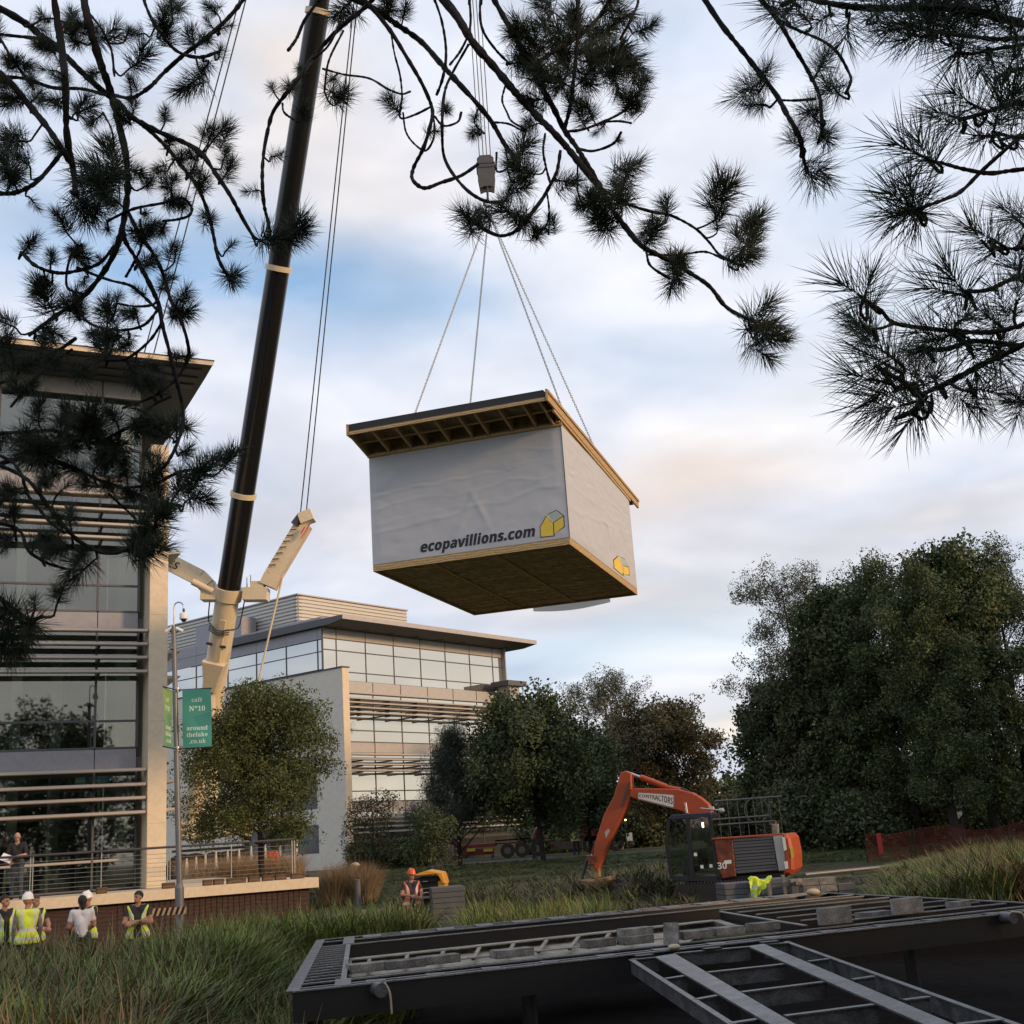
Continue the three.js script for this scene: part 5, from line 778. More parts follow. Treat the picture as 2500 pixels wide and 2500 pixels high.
  const sgn = canvasTex(512, 160, (c, w, h) => { c.fillStyle = '#d9d3cd'; c.fillRect(0, 0, w, h); c.strokeStyle = '#5b2018'; c.lineWidth = 8; c.strokeRect(6, 6, w - 12, h - 12); c.fillStyle = '#2a1b22'; c.font = 'bold 84px sans-serif'; c.textAlign = 'center'; c.setTransform(0.80, 0, 0, 1.2, w / 2, h / 2 + 36); c.fillText('CONTRACTORS', 0, 0); });
  const sq = [[1557, 1951], [1646, 1974], [1646, 1940], [1557, 1934]].map(([x, y]) => F.z(x, y, BZ + 0.215)), sgq = quad(...sq); sgq.userData.ownUV = true; add('sign_plate', sgq, S(C(1, 1, 1), 0.6, { map: sgn, side: THREE.DoubleSide }), b).userData.label = 'white plate lettered CONTRACTORS';
  pp('sticker', [Z(485, 640), Z(510, 615), Z(522, 630), Z(495, 680)], BZ + 0.165, 0.012, M.lightGrey, 0);
  // tracks
  const x0 = F.z(1640, 2180, 0).x, x1 = F.z(1915, 2160, 0).x, tk = (z) => {
    const r = 0.40, st = []; for (let i = 0; i <= 10; i++) { const a = Math.PI / 2 + Math.PI * i / 10; st.push([x0 + r + Math.cos(a) * r, r + Math.sin(a) * r]); } for (let i = 0; i <= 10; i++) { const a = -Math.PI / 2 + Math.PI * i / 10; st.push([x1 - r + Math.cos(a) * r, r + Math.sin(a) * r]); }
    add('track', prism(st, 0.5, 0.02).translate(0, 0, z), M.rubber, b); for (let i = 0; i < 26; i++) { const x = lerp(x0 + r, x1 - r, i / 25); add('track_shoe', box(0.05, 0.05, 0.52, x, 2 * r + 0.02, z), M.bracket, b); add('track_shoe', box(0.05, 0.04, 0.52, x, 0.0, z), M.bracket, b); }
    for (let i = 0; i < 5; i++) add('roller', new THREE.CylinderGeometry(0.12, 0.12, 0.06, 12).rotateX(Math.PI / 2).translate(lerp(x0 + r, x1 - r, i / 4), 0.22, z + 0.27), M.bracket, b);
  };
  tk(-0.25); tk(-W + 0.2); add('slew_ring', new THREE.CylinderGeometry(0.55, 0.6, yb - 0.6, 20).translate((x0 + x1) / 2, 0.6 + (yb - 0.6) / 2, -W / 2), M.bracket, b); add('undercarriage', range(0.3, 0.7, (x0 + x1) / 2 - 0.7, (x0 + x1) / 2 + 0.7, -W + 0.4, -0.5), M.bracket, b);
}
// ------------------------------------------------------------------ compressor, slab stacks, jacket
{
  const D = 35.4, c = thing('compressor', 'yellow road compressor with its hood open to black machinery', 'compressor'), p = (x, y, d = D) => at(x, y, d), gY = groundY(at(1050, 2200, D).x, -D);
  const P2 = (pts) => pts.map(([x, y]) => { const q = p(x, y); return [q.x, q.y]; });
  const hood = prism(P2([[1013, 2136], [1024, 2131], [1044, 2125], [1069, 2129], [1079, 2131], [1083, 2140], [1088, 2158], [1080, 2158], [1072, 2142], [1066, 2134], [1016, 2139]]), 1.5, 0.02).translate(0, 0, -D - 0.75); add('hood', hood, M.amber, c);
  const bx = (x0, y0, x1, y1, d, dep, n, m, r = 0.02) => { const a = p(x0, y1, d), e = p(x1, y0, d); add(n, rbox(e.x - a.x, e.y - a.y, dep, (a.x + e.x) / 2, (a.y + e.y) / 2, -d - dep / 2, r), m, c); };
  bx(1015, 2140, 1070, 2220, D + 0.3, 1.1, 'machine_body', M.black); bx(1020, 2150, 1064, 2154, D + 0.2, 0.2, 'shelf', M.engineGrey); bx(1024, 2166, 1066, 2172, D + 0.15, 0.2, 'pipe_rack', M.engineGrey); bx(1028, 2178, 1046, 2181, D + 0.1, 0.1, 'label_plate', M.lightGrey); bx(1032, 2151, 1044, 2153, D + 0.1, 0.1, 'label_plate', M.lightGrey); bx(1020, 2186, 1068, 2196, D + 0.15, 0.2, 'pipe_rack', M.engineGrey); bx(1072, 2150, 1086, 2215, D + 0.1, 1.3, 'side_panel', M.amber);
  for (const px of [1024, 1074]) { const q = p(px, 2200); add('wheel', new THREE.CylinderGeometry(0.28, 0.28, 0.16, 16).rotateZ(Math.PI / 2).translate(q.x, gY + 0.28, -D - 0.8), M.tyre, c); }
}
function slabStack(name, label, px0, px1, pyTop, D, depth, rows, mat, topMat, turn = 0, group) {     // pile of slabs standing on the ground, top edge at pyTop
  const a = at(px0, pyTop, D), c = at(px1, pyTop, D), w = c.x - a.x, top = (a.y + c.y) / 2, x = (a.x + c.x) / 2, g = groundY(x, -D), t = thing(name, label, 'slab stack', [x, g, -D - depth / 2], turn, group), h = top - g, r = RNG(px0);
  for (let i = 0; i < rows; i++) add('slab', rbox(w + (r() - 0.5) * 0.03, h / rows - 0.008, depth + (r() - 0.5) * 0.03, (r() - 0.5) * 0.02, h * (i + 0.5) / rows, 0, 0.012), i === rows - 1 ? topMat : mat, t);
  return t;
}
slabStack('slab_stack', 'grey stack of slabs beside the yellow compressor', 1046, 1126, 2166, 33.6, 1.1, 9, M.concreteDark, M.concreteDark, 0.15);
slabStack('slab_stack', 'dark slab stack with a yellow jacket thrown over its end', 1762, 1842, 2156, 30.5, 0.9, 8, M.concreteDark, M.concreteDark, 0.1);
slabStack('slab_stack', 'dark slab stack with pale uprights behind the yellow jacket', 1850, 1925, 2146, 32, 0.9, 8, M.concreteDark, M.concreteDark, 0.1);
{
  const a = at(1957, 2146, 31.5), t = thing('block_pile', 'pile of pale concrete blocks beyond the platform corner', 'block pile', [a.x, groundY(a.x + 0.5, -31.5), -31.5], 0.12), h = a.y - t.position.y, r = RNG(9);
  for (let j = 0; j < 5; j++) for (let i = 0; i < 2 + (j < 4); i++) if (!(j === 4 && i > 1)) add('block', rbox(0.43, h / 5 - 0.01, 0.3, 0.22 + i * 0.45 + (r() - 0.5) * 0.03, h * (j + 0.5) / 5, -0.15 - r() * 0.04, 0.008), r() < 0.4 ? M.concreteDark : M.concrete, t);
  const q = at(1938, 2160, 31.2); const l = thing('brick_rubble', 'small heap of broken brick beside the block pile', 'rubble', [q.x, groundY(q.x, -31.2), -31.2]); const top = q.y - l.position.y; add('pier', rbox(0.18, top, 0.18, 0, top / 2, 0, 0.02), M.concreteDark, l); for (let i = 0; i < 4; i++) add('brick', rbox(0.19, 0.09, 0.1, -0.12 + i * 0.09, top + 0.04 + (i % 2) * 0.05, (i % 3) * 0.05, 0.01).rotateY(i * 0.2), M.concrete, l);
  for (const [x0, y0, x1, y1, d] of [[1871, 2156, 1884, 2188, 30.2], [1907, 2136, 1917, 2160, 31.6]]) { const e = at(x0, y1, d), f = at(x1, y0, d); tag(add('pale_post', beam(V((e.x + f.x) / 2 + 0.03, groundY(e.x, -d), -d), V((e.x + f.x) / 2, f.y, -d), f.x - e.x, 0.08, V(1, 0, 0)), M.concrete), y0 > 2150 ? 'short pale board leaning on the slab stack beside the jacket' : 'pale post below the excavator counterweight', 'post'); }
}
{ // hi-vis jacket draped over the stack
  const p0 = at(1829, 2150, 30.35), p1 = at(1882, 2145, 30.35), w = p1.x - p0.x, top = at(1850, 2150, 30.35).y, nu = 36, nv = 40, pos = [], idx = [], col = [];
  for (let j = 0; j <= nv; j++) for (let i = 0; i <= nu; i++) {
    const u = i / nu, v = j / nv, len = (u < 0.52 ? lerp(0.42, 0.50, u / 0.3) * (u > 0.3 ? lerp(1, 0.62, (u - 0.3) / 0.22) : 1) : lerp(0.24, 0.09, (u - 0.52) / 0.48)), over = 0.25;
    const s = v * (len + over), on = Math.min(s, over), dn = Math.max(0, s - over), rim = 0.05 + 0.05 * Math.sin(u * 7) + 0.03 * noise(u * 6, v * 4, 2);
    const taper = dn > 0 ? 1 - 0.25 * dn / 0.5 : 1;
    pos.push(p0.x + u * w * taper + 0.02 * noise(u * 5, v * 9, 4) + (u > 0.5 ? 0.03 : 0), top + rim - dn + 0.015 * noise(u * 9, v * 7, 1), -30.35 - 0.30 + on + (dn > 0 ? 0.05 : 0) + 0.04 * Math.sin(u * 16 + v * 3) * smooth(0, 0.2, dn));
    const band = Math.abs(dn - 0.22) < 0.035 || (u < 0.2 && Math.abs(dn - 0.40) < 0.05); col.push(...(band && u < 0.45 ? [0.6, 0.6, 0.56] : [0.62, 0.78, 0.06]));
  }
  for (let j = 0; j < nv; j++) for (let i = 0; i < nu; i++) { const a = j * (nu + 1) + i, c = a + nu + 1; idx.push(a, c, a + 1, a + 1, c, c + 1); }
  const g = new THREE.BufferGeometry(); g.setAttribute('position', new THREE.Float32BufferAttribute(pos, 3)); g.setAttribute('color', new THREE.Float32BufferAttribute(col, 3)); g.setIndex(idx); g.computeVertexNormals();
  tag(add('jacket', g, S(C(1, 1, 1), 0.75, { vertexColors: true, side: THREE.DoubleSide })), 'bright yellow jacket draped over the dark slab stack', 'jacket');
}
{ // air hose
  const q = [[1013, 2208], [1022, 2230], [1036, 2245], [1049, 2251], [1066, 2252], [1076, 2264]].map(([x, y], i) => at(x, y, 34 - i * 0.9)); tag(add('air_hose', tube(q, 0.022, 0.022, 6, 30), M.ropeTan), 'pale air hose snaking from the person in orange towards the platform', 'hose');
}
// ------------------------------------------------------------------ lamp post with banners
{
  const D = 30, b = thing('camera_post', 'grey steel post with two café banners and a hanging dome camera', 'post'), p = (x, y, d = D) => at(x, y, d), base = p(440, 2265); base.y = groundY(base.x, base.z);
  const mid = p(438, 2168), top = p(424, 1530);
  add('lower_shaft', rod(V(base.x, base.y, base.z), mid, 0.105, 16), M.poleGrey, b); add('shaft_collar', rod(mid, mid.clone().add(V(-0.002, 0.10, 0)), 0.105, 16, 0.075), M.poleGrey, b); add('upper_shaft', rod(mid.clone().add(V(0, 0.09, 0)), top, 0.072, 16, 0.058), M.poleGrey, b);
  add('hook_arm', tube([p(424, 1532), p(425, 1505), p(425, 1484), p(428, 1474), p(437, 1470), p(446, 1475), p(448, 1484), p(448, 1492)], 0.018, 0.018, 8), M.galv, b);
  const cam = p(448.5, 1497); add('dome_camera', lathe([[0.001, 0.02], [0.05, 0.02], [0.10, -0.01], [0.105, -0.14], [0.10, -0.155], [0.07, -0.16]], 18).translate(cam.x, cam.y, cam.z), M.whitePaint, b); add('dome_lens', new THREE.SphereGeometry(0.07, 14, 8, 0, 6.3, 1.57, 1.57).translate(cam.x, cam.y - 0.155, cam.z), M.black, b); add('camera_neck', rod(p(448.5, 1486), cam.clone().add(V(0, 0.03, 0)), 0.03, 8), M.bracket, b);
  for (const [x0, y0, x1, y1] of [[405, 1542, 420, 1532], [430, 1534, 446, 1541]]) { add('fixed_camera', rod(p(x0, y0), p(x1, y1), 0.045, 10), M.whitePaint, b); add('camera_bracket', rod(p((x0 + x1) / 2, (y0 + y1) / 2), p(424, 1550), 0.018, 6), M.bracket, b); }
  { const q = p(421, 1580); add('junction_box', rbox(0.10, 0.13, 0.10, q.x, q.y, q.z + 0.05, 0.015), M.concrete, b); }
  const face = (w, h, c1, c2, side) => canvasTex(256, 512, (c, W, H) => { const g = c.createLinearGradient(0, 0, W, H); g.addColorStop(0, c1); g.addColorStop(1, c2); c.fillStyle = g; c.fillRect(0, 0, W, H); c.strokeStyle = 'rgba(20,60,80,0.35)'; c.lineWidth = 7; for (let i = 0; i < 6; i++) { c.beginPath(); c.moveTo(90 + i * 10, 250 + i * 14); c.lineTo(256, 215 + i * 20); c.stroke(); } c.fillStyle = '#dfe9e4'; c.textAlign = 'center'; c.font = '50px serif'; c.fillText('café', 128, 112); c.font = 'bold 62px serif'; c.fillText('Nº10', 128, 192); c.font = 'bold 50px serif'; c.fillText('around', 128, 362); c.fillText('thelake', 128, 420); c.fillText('.co.uk', 128, 478); });
  const banner = (q, tex, label) => { const [bl, br, tr, tl] = q, nu = 8, nv = 10, pos = [], uv = [], idx = [], n = V(0, 0, 0).crossVectors(br.clone().sub(bl), tl.clone().sub(bl)).normalize(); for (let j = 0; j <= nv; j++) for (let i = 0; i <= nu; i++) { const u = i / nu, v = j / nv, x = bl.clone().lerp(br, u).lerp(tl.clone().lerp(tr, u), v).addScaledVector(n, 0.03 * Math.sin(u * 3 + v * 4) * Math.sin(v * 3.14)); pos.push(x.x, x.y, x.z); uv.push(u, v); } for (let j = 0; j < nv; j++) for (let i = 0; i < nu; i++) { const a = j * (nu + 1) + i, c = a + nu + 1; idx.push(a, a + 1, c, a + 1, c + 1, c); } const g = new THREE.BufferGeometry(); g.setAttribute('position', new THREE.Float32BufferAttribute(pos, 3)); g.setAttribute('uv', new THREE.Float32BufferAttribute(uv, 2)); g.setIndex(idx); g.computeVertexNormals(); g.userData.ownUV = true; add('banner', g, S(C(0.85, 0.85, 0.85), 0.75, { map: tex, side: THREE.DoubleSide }), b).userData.label = label; };
  banner([p(447, 1826, D - 0.1), p(517, 1822, D - 0.1), p(515, 1681, D - 0.1), p(445, 1684, D - 0.1)], face(1, 2, '#3f8f86', '#4fa79c'), 'teal banner lettered café Nº10');
  banner([p(400, 1820, D - 0.75), p(422, 1825, D - 0.1), p(421, 1687, D - 0.1), p(398, 1677, D - 0.75)], face(1, 2, '#8fb06a', '#5f9f86'), 'green banner edge-on lettered café Nº10');
  for (const [y0, y1] of [[1684, 1681], [1828, 1824]]) { add('banner_arm', rod(p(432, y0 + 1, D - 0.06), p(517, y1 - 1, D - 0.1), 0.018, 6), M.bracket, b); add('banner_arm', rod(p(432, y0 + 1, D - 0.06), p(398, y0 - (y0 < 1700 ? 8 : 6), D - 0.76), 0.018, 6), M.bracket, b); const q = p(432, y0, D); add('clamp', new THREE.CylinderGeometry(0.085, 0.085, 0.10, 14).translate(q.x, q.y, q.z), M.galv, b); }
}
// ------------------------------------------------------------------ terrace posts and their blocks
{
  const tg = [];
  [[365, 1190, 945], [478, 1180, 925], [588, 1170, 890], [712, 1165, 865], [850, 1150, 850], [985, 1140, 830], [1130, 1130, 800], [1297, 1110, 775], [1475, 1100, 740], [1670, 1088, 725]].forEach(([x, y0, y1]) => {
    const px = 380 + x * 0.207, pb = 1900 + y0 * 0.207, pt = 1900 + y1 * 0.207, a = onY(px, pb, TERR), D = -a.z, h = at(px, pt, D).y - TERR, q = thing('tapered_post', 'pale tapered stone post in the row behind the terrace railing', 'post', a, 0, 'tapered posts on the terrace');
    add('shaft', new THREE.CylinderGeometry(0.035, 0.10, h, 4).rotateY(0.6).translate(0, h / 2, 0), M.white, q); add('foot', rbox(0.3, 0.05, 0.3, 0, 0.025, 0, 0.01), M.concrete, q);
  });
  const wood = S(C(0.20, 0.125, 0.075), 0.85, { map: T.wood });
  [[145, 1280, 140], [605, 1222, 100], [735, 1212, 110], [945, 1210, 210], [1155, 1186, 130], [1318, 1166, 125], [1468, 1154, 125], [1668, 1146, 150]].forEach(([x, y, w], i) => { const p = onPlane(380 + x * 0.207, 1900 + y * 0.207, TA.clone().addScaledVector(tn, -0.12), tn), k = add('timber_block', rbox(w * 0.207 * -p.z / FOCAL, 0.15, 0.2, 0, 0.075, 0, 0.01), wood); k.position.set(p.x, TERR, p.z - 0.05); k.rotation.y = Math.atan2(-tdir.z, tdir.x); tag(k, 'brown timber block lying on the terrace edge below the railing', 'timber block', 'timber blocks on the terrace edge'); });
  const p = onPlane(248, 2176, TA.clone().addScaledVector(tn, -0.12), tn), k = add('timber_block', rbox(0.27, 0.16, 0.2, 0, 0.08, 0, 0.01), wood); k.position.set(p.x, TERR, p.z); k.rotation.y = Math.atan2(-tdir.z, tdir.x); tag(k, 'brown timber block on the terrace edge in front of the café glass', 'timber block', 'timber blocks on the terrace edge');
}
// ------------------------------------------------------------------ far vehicles and site clutter
{
  const wheel = (par, x, y, z, r, w = 0.3) => { const t = add('wheel', new THREE.CylinderGeometry(r, r, w, 20).rotateX(Math.PI / 2).translate(x, y, z), M.tyre, par); add('rim', new THREE.CylinderGeometry(r * 0.48, r * 0.44, w + 0.03, 14).rotateX(Math.PI / 2).translate(x, y, z), M.rim, t); };
  const D = 69, p = (x, y, d = D) => at(x, y, d), b = thing('low_loader_trailer', 'dark red low-loader trailer with yellow rear plates parked behind the lawn', 'trailer');
  const bx = (par, x0, y0, x1, y1, d, dep, n, m, r = 0.03) => { const a = at(x0, y1, d), e = at(x1, y0, d); return add(n, rbox(e.x - a.x, e.y - a.y, dep, (a.x + e.x) / 2, (a.y + e.y) / 2, -d - dep / 2, r), m, par); };
  bx(b, 1123, 2057, 1209, 2072, D, 2.4, 'rear_frame', M.darkRed); bx(b, 1126, 2070, 1206, 2090, D + 0.1, 0.3, 'bumper', M.darkRed); for (const [x0, x1] of [[1140, 1160], [1180, 1203]]) bx(b, x0, 2071, x1, 2080, D - 0.03, 0.06, 'rear_plate', S(C(0.40, 0.26, 0.03), 0.6), 0.01);
  bx(b, 1205, 2050, 1345, 2062, D + 0.2, 2.3, 'deck', M.darkRed); bx(b, 1209, 2046, 1330, 2051, D + 0.1, 2.4, 'deck_planks', M.concrete, 0.02);
  const gy = groundY(1, -D) + 0.03; for (const px of [1239, 1274, 1312]) wheel(b, at(px, 2075, D).x, gy + 0.40, -D - 0.2, 0.40);
  for (const px of [1135, 1200]) bx(b, px, 2086, px + 6, 2096, D + 0.2, 0.2, 'support_leg', M.bracket, 0.01);
  const t = thing('dark_truck', 'dark red lorry standing behind the excavator arm', 'lorry'); bx(t, 1424, 2000, 1478, 2058, 71, 2.4, 'body', M.darkRed, 0.1); bx(t, 1478, 1996, 1518, 2056, 71, 2.4, 'cab', S(C(0.035, 0.012, 0.014), 0.4), 0.15); bx(t, 1482, 2004, 1512, 2026, 70.97, 0.1, 'window', M.darkGlass, 0.05); bx(t, 1420, 2056, 1520, 2064, 71.1, 2.2, 'chassis', M.black); for (const px of [1440, 1456, 1504]) wheel(t, at(px, 2066, 71).x, groundY(5, -71) + 0.46, -71.15, 0.46); bx(t, 1430, 2020, 1436, 2032, 70.96, 0.06, 'rear_lamp', S(C(0.45, 0.02, 0.02), 0.4), 0.02);
  { const q = at(1527, 2002, 70.5); const s = thing('work_lamp', 'small lit lamp on a pole beside the dark lorry', 'lamp', [q.x, 0, q.z]); add('pole', rod(V(0, groundY(q.x, q.z), 0), V(0, q.y - 0.05, 0), 0.03, 6), M.bracket, s); add('bulb', new THREE.SphereGeometry(0.06, 10, 8).translate(0, q.y, 0), S(C(0.9, 0.6, 0.3), 0.5, { emissive: C(1, 0.6, 0.3), emissiveIntensity: 2.5 }), s); const l = new THREE.PointLight(C(1, 0.6, 0.3), 0.5); l.position.set(q.x, q.y, q.z + 0.1); l.castShadow = true; scene.add(l); }
  const tr = thing('precast_trough', 'long brown concrete trough lying between trailer and lorry', 'trough'); bx(tr, 1347, 2050, 1422, 2077, 66, 1.0, 'trough_wall', M.paving, 0.04); bx(tr, 1345, 2046, 1424, 2051, 65.95, 1.1, 'trough_rim', M.concrete, 0.02); bx(tr, 1345, 2058, 1350, 2070, 65.9, 0.2, 'end_mark', M.darkRed, 0.02);
  { const a = at(1538, 2062, 67), s = thing('notice_board', 'small white notice board on the verge beyond the excavator', 'sign', [a.x, groundY(a.x, -67), -67]), y = at(1538, 2043, 67).y - s.position.y; add('board', rbox(0.32, 0.42, 0.03, 0, y, 0, 0.01), M.whitePaint, s); add('leg', rod(V(0, 0, -0.03), V(0, y, -0.03), 0.02, 6), M.bracket, s); }
  { const a = at(1505, 2066, 60), c = at(1600, 2071, 60); sheet('yellow_kerb', [[a.x, -59.4], [c.x + 3, -59.4], [c.x + 3, -59.9], [a.x, -59.9]], 0.05, M.yellow, 10, 1); }
  { const a = at(1104, 2100, 66), s = thing('road_barrier', 'red and grey plastic barrier beside the trailer', 'barrier', [a.x, groundY(a.x, -66), -66]); add('panel', rbox(0.9, 0.75, 0.06, -0.3, 0.55, 0, 0.03), S(C(0.16, 0.13, 0.13), 0.7), s); add('post', rbox(0.10, 1.0, 0.10, 0.2, 0.5, 0, 0.02), M.meshRed, s); add('foot', rbox(0.7, 0.10, 0.4, 0, 0.05, 0, 0.03), M.meshRed, s); }
  { const a = at(874, 2188, 37), s = thing('bollard', 'dark cylindrical bollard beside the paved path', 'bollard', [a.x, groundY(a.x, -37), -37]), h = at(874, 2150, 37).y - s.position.y; add('shaft', new THREE.CylinderGeometry(0.085, 0.09, h, 16).translate(0, h / 2, 0), M.engineGrey, s); add('cap', new THREE.SphereGeometry(0.088, 14, 6, 0, 6.3, 0, 1.57).scale(1, 0.5, 1).translate(0, h, 0), M.bracket, s); }
  { const a = at(868, 2128, 48), s = thing('stone_urn', 'pale stone cap standing in front of the dry grass', 'stone', [a.x, groundY(a.x, -48), -48]), h = at(868, 2112, 48).y - s.position.y; add('shaft', new THREE.CylinderGeometry(0.10, 0.15, h, 10).translate(0, h / 2, 0), M.white, s); add('cap', new THREE.SphereGeometry(0.17, 12, 8).scale(1, 0.6, 1).translate(0, h, 0), M.white, s); }
  // paving kerbs
  for (const [x0, y0, x1, y1, d] of [[745, 2195, 830, 2178, 36.5], [780, 2178, 900, 2158, 39]]) { const a = at(x0, y0, d), c = at(x1, y1, d + 1.5); a.y = groundY(a.x, a.z) + 0.06; c.y = groundY(c.x, c.z) + 0.06; tag(add('kerb_stone', beam(a, c, 0.25, 0.12), M.concrete), d < 38 ? 'pale kerb stone at the near edge of the paved path' : 'pale kerb stone at the far edge of the paved path', 'kerb'); }
  { const a = at(395, 2232, 28.5), s = thing('striped_barrier', 'black and white striped barrier board behind the reeds', 'barrier', [a.x, 0.05, -28.5]); const st = canvasTex(256, 32, (c) => { c.fillStyle = '#c9a37c'; c.fillRect(0, 0, 256, 32); c.fillStyle = '#1d1a18'; for (let i = -1; i < 10; i++) { c.beginPath(); c.moveTo(i * 28, 32); c.lineTo(i * 28 + 14, 32); c.lineTo(i * 28 + 28, 0); c.lineTo(i * 28 + 14, 0); c.fill(); } }); const y = at(395, 2226, 28.5).y - 0.05, g = new THREE.BoxGeometry(1.1, 0.16, 0.03).translate(0, y, 0); g.userData.ownUV = true; add('board', g, S(C(1, 1, 1), 0.7, { map: st }), s); for (const x of [-0.4, 0.4]) add('leg', box(0.05, y, 0.05, x, y / 2, -0.05), M.concrete, s); }
  // rack of rails behind the excavator
  { const D2 = 47, s = thing('steel_rack', 'galvanised steel rail rack standing behind the excavator', 'rack'), q = (x, y, d = D2) => at(x, y, d); for (const [a, c] of [[[1745, 1956], [1909, 1944]], [[1738, 2001], [1878, 1991]], [[1752, 2014], [1890, 2004]]]) add('rail', rod(q(...a), q(...c), 0.03, 8), M.engineGrey, s); for (const px of [1752, 1775, 1799, 1820, 1838, 1858, 1876, 1900]) { const f = (px - 1745) / 164, y = 1956 - 12 * f, a = q(px, y); add('upright', rod(V(a.x, groundY(a.x, a.z), a.z), a, 0.014, 6), M.engineGrey, s); } add('hoop', new THREE.TorusGeometry(0.45, 0.03, 6, 18).translate(...q(1847, 1978).toArray()), M.bracket, s);  }
  // pipes on the grass
  [[[1963, 2118], [2330, 2075], 0.06], [[2080, 2116], [2360, 2080], 0.05]].forEach(([a, c, r], i) => { const A = at(...a, 41), B = at(...c, 43.5); A.y = groundY(A.x, A.z) + 0.05; B.y = groundY(B.x, B.z) + 0.07; tag(add('pipe', rod(A, B, r, 10), i ? M.rubber : M.poleGrey), i ? 'black pipe lying on the bank beyond the grey one' : 'grey pipe lying on the grass bank beyond the block pile', 'pipe'); });
  // red mesh fence
  { const D3 = 44.5, s = thing('mesh_fence', 'sagging red plastic mesh fence below the trees on the bank', 'fence'), x0 = at(2110, 2040, D3).x, x1 = at(2520, 2040, D3).x + 2, bars = []; const yb = (x) => groundY(x, -D3) + 0.05, ht = (x) => 0.98 + 0.10 * Math.sin(x * 1.9), zz = (x) => -D3 + 0.12 * Math.sin(x * 2.3);
    for (let x = x0; x < x1; x += 0.075) bars.push(beam(V(x, yb(x), zz(x)), V(x + 0.02, yb(x) + ht(x), zz(x)), 0.013, 0.004, V(0, 0, 1))); for (let k = 0; k < 14; k++) for (let x = x0; x < x1 - 0.3; x += 0.3) { const f = (k + 0.5) / 14; bars.push(beam(V(x, yb(x) + ht(x) * f, zz(x)), V(x + 0.3, yb(x + 0.3) + ht(x + 0.3) * f, zz(x + 0.3)), 0.004, 0.015)); }
    const net = add('net', merge(bars), M.meshRed, s); net.userData.kind = 'stuff'; for (let x = x0; x < x1; x += 1.7) add('stake', rod(V(x, yb(x) - 0.2, -D3 - 0.03), V(x + 0.05, yb(x) + 1.12, -D3 - 0.03), 0.02, 6), M.bark, s); const rp = add('red_tag', box(0.16, 0.7, 0.02, at(2143, 2050, D3).x, yb(10) + 0.6, -D3 + 0.2), S(C(0.25, 0.02, 0.02), 0.8), s); }
  { const D4 = 50, s = thing('notice_sign', 'pair of narrow white notice panels beneath the big tree', 'sign'), q = (x, y) => at(x, y, D4); for (const [x0, x1, y0, y1, m] of [[2315, 2327, 1938, 1972, 1], [2332, 2345, 1936, 1974, 0], [2334, 2348, 1980, 1999, 1]]) { const a = q(x0, y1), c = q(x1, y0); add('panel', rbox(c.x - a.x, c.y - a.y, 0.03, (a.x + c.x) / 2, (a.y + c.y) / 2, -D4, 0.01), m ? M.whitePaint : M.lightGrey, s); } for (const px of [2321, 2340]) { const a = q(px, 1940); add('pole', rod(V(a.x, groundY(a.x, -D4), -D4 - 0.04), V(a.x, a.y, -D4 - 0.04), 0.03, 6), M.bracket, s); } }
}

// ------------------------------------------------------------------ broadleaf trees, hedges, far wood
function leafBunch(seed, n, R, size, wide = 0.55) {
  const r = RNG(seed), pos = [], idx = [];
  for (let i = 0; i < n; i++) {
    const c = V(r() * 2 - 1, r() * 2 - 1, r() * 2 - 1); if (c.length() > 1) c.multiplyScalar(0.6); c.multiplyScalar(R);
    const a = V(r() * 2 - 1, r() * 1.6 - 1.0, r() * 2 - 1).normalize(), s = V(0, 0, 0).crossVectors(a, V(r() - 0.5, r(), r() - 0.5).normalize()).normalize(), u = V(0, 0, 0).crossVectors(s, a), l = size * (0.7 + 0.6 * r()), w = l * wide * 0.5, k = pos.length / 3;
    for (const q of [c, c.clone().addScaledVector(a, l * 0.45).addScaledVector(s, w).addScaledVector(u, -w * 0.35), c.clone().addScaledVector(a, l), c.clone().addScaledVector(a, l * 0.45).addScaledVector(s, -w).addScaledVector(u, -w * 0.35)]) pos.push(q.x, q.y, q.z);
    idx.push(k, k + 1, k + 2, k, k + 2, k + 3);
  }
  const g = new THREE.BufferGeometry(); g.setAttribute('position', new THREE.Float32BufferAttribute(pos, 3)); g.setIndex(idx); g.computeVertexNormals(); return g;
}
const leafM = S(C(1, 1, 1), 0.75, { side: THREE.DoubleSide });
const bunches = new Map();
function bunch(kind) { if (!bunches.has(kind)) bunches.set(kind, { broad: () => leafBunch(3, 40, 0.46, 0.16), small: () => leafBunch(5, 44, 0.42, 0.10), fine: () => leafBunch(7, 60, 0.38, 0.13, 0.16), big: () => leafBunch(9, 44, 0.8, 0.26), huge: () => leafBunch(11, 40, 1.5, 0.55) }[kind]()); return bunches.get(kind); }
function crownMesh(parent, pts, kind, tones, seed, name = 'crown') {
  const r = RNG(seed), im = new THREE.InstancedMesh(bunch(kind), leafM, pts.length), m = new THREE.Matrix4(), q = new THREE.Quaternion(), e = new THREE.Euler(), c = new THREE.Color();
  pts.forEach((p, i) => { e.set(r() * 6.3, r() * 6.3, r() * 6.3); q.setFromEuler(e); const s = 0.7 + 0.6 * r(); m.compose(p, q, V(s, s, s)); im.setMatrixAt(i, m); const a = tones[Math.floor(r() * tones.length)], k = 0.8 + 0.4 * r(); im.setColorAt(i, c.setRGB(a[0] * k, a[1] * k, a[2] * k)); });
  im.name = name; im.userData.kind = 'stuff'; im.castShadow = im.receiveShadow = true; parent.add(im); return im;
}
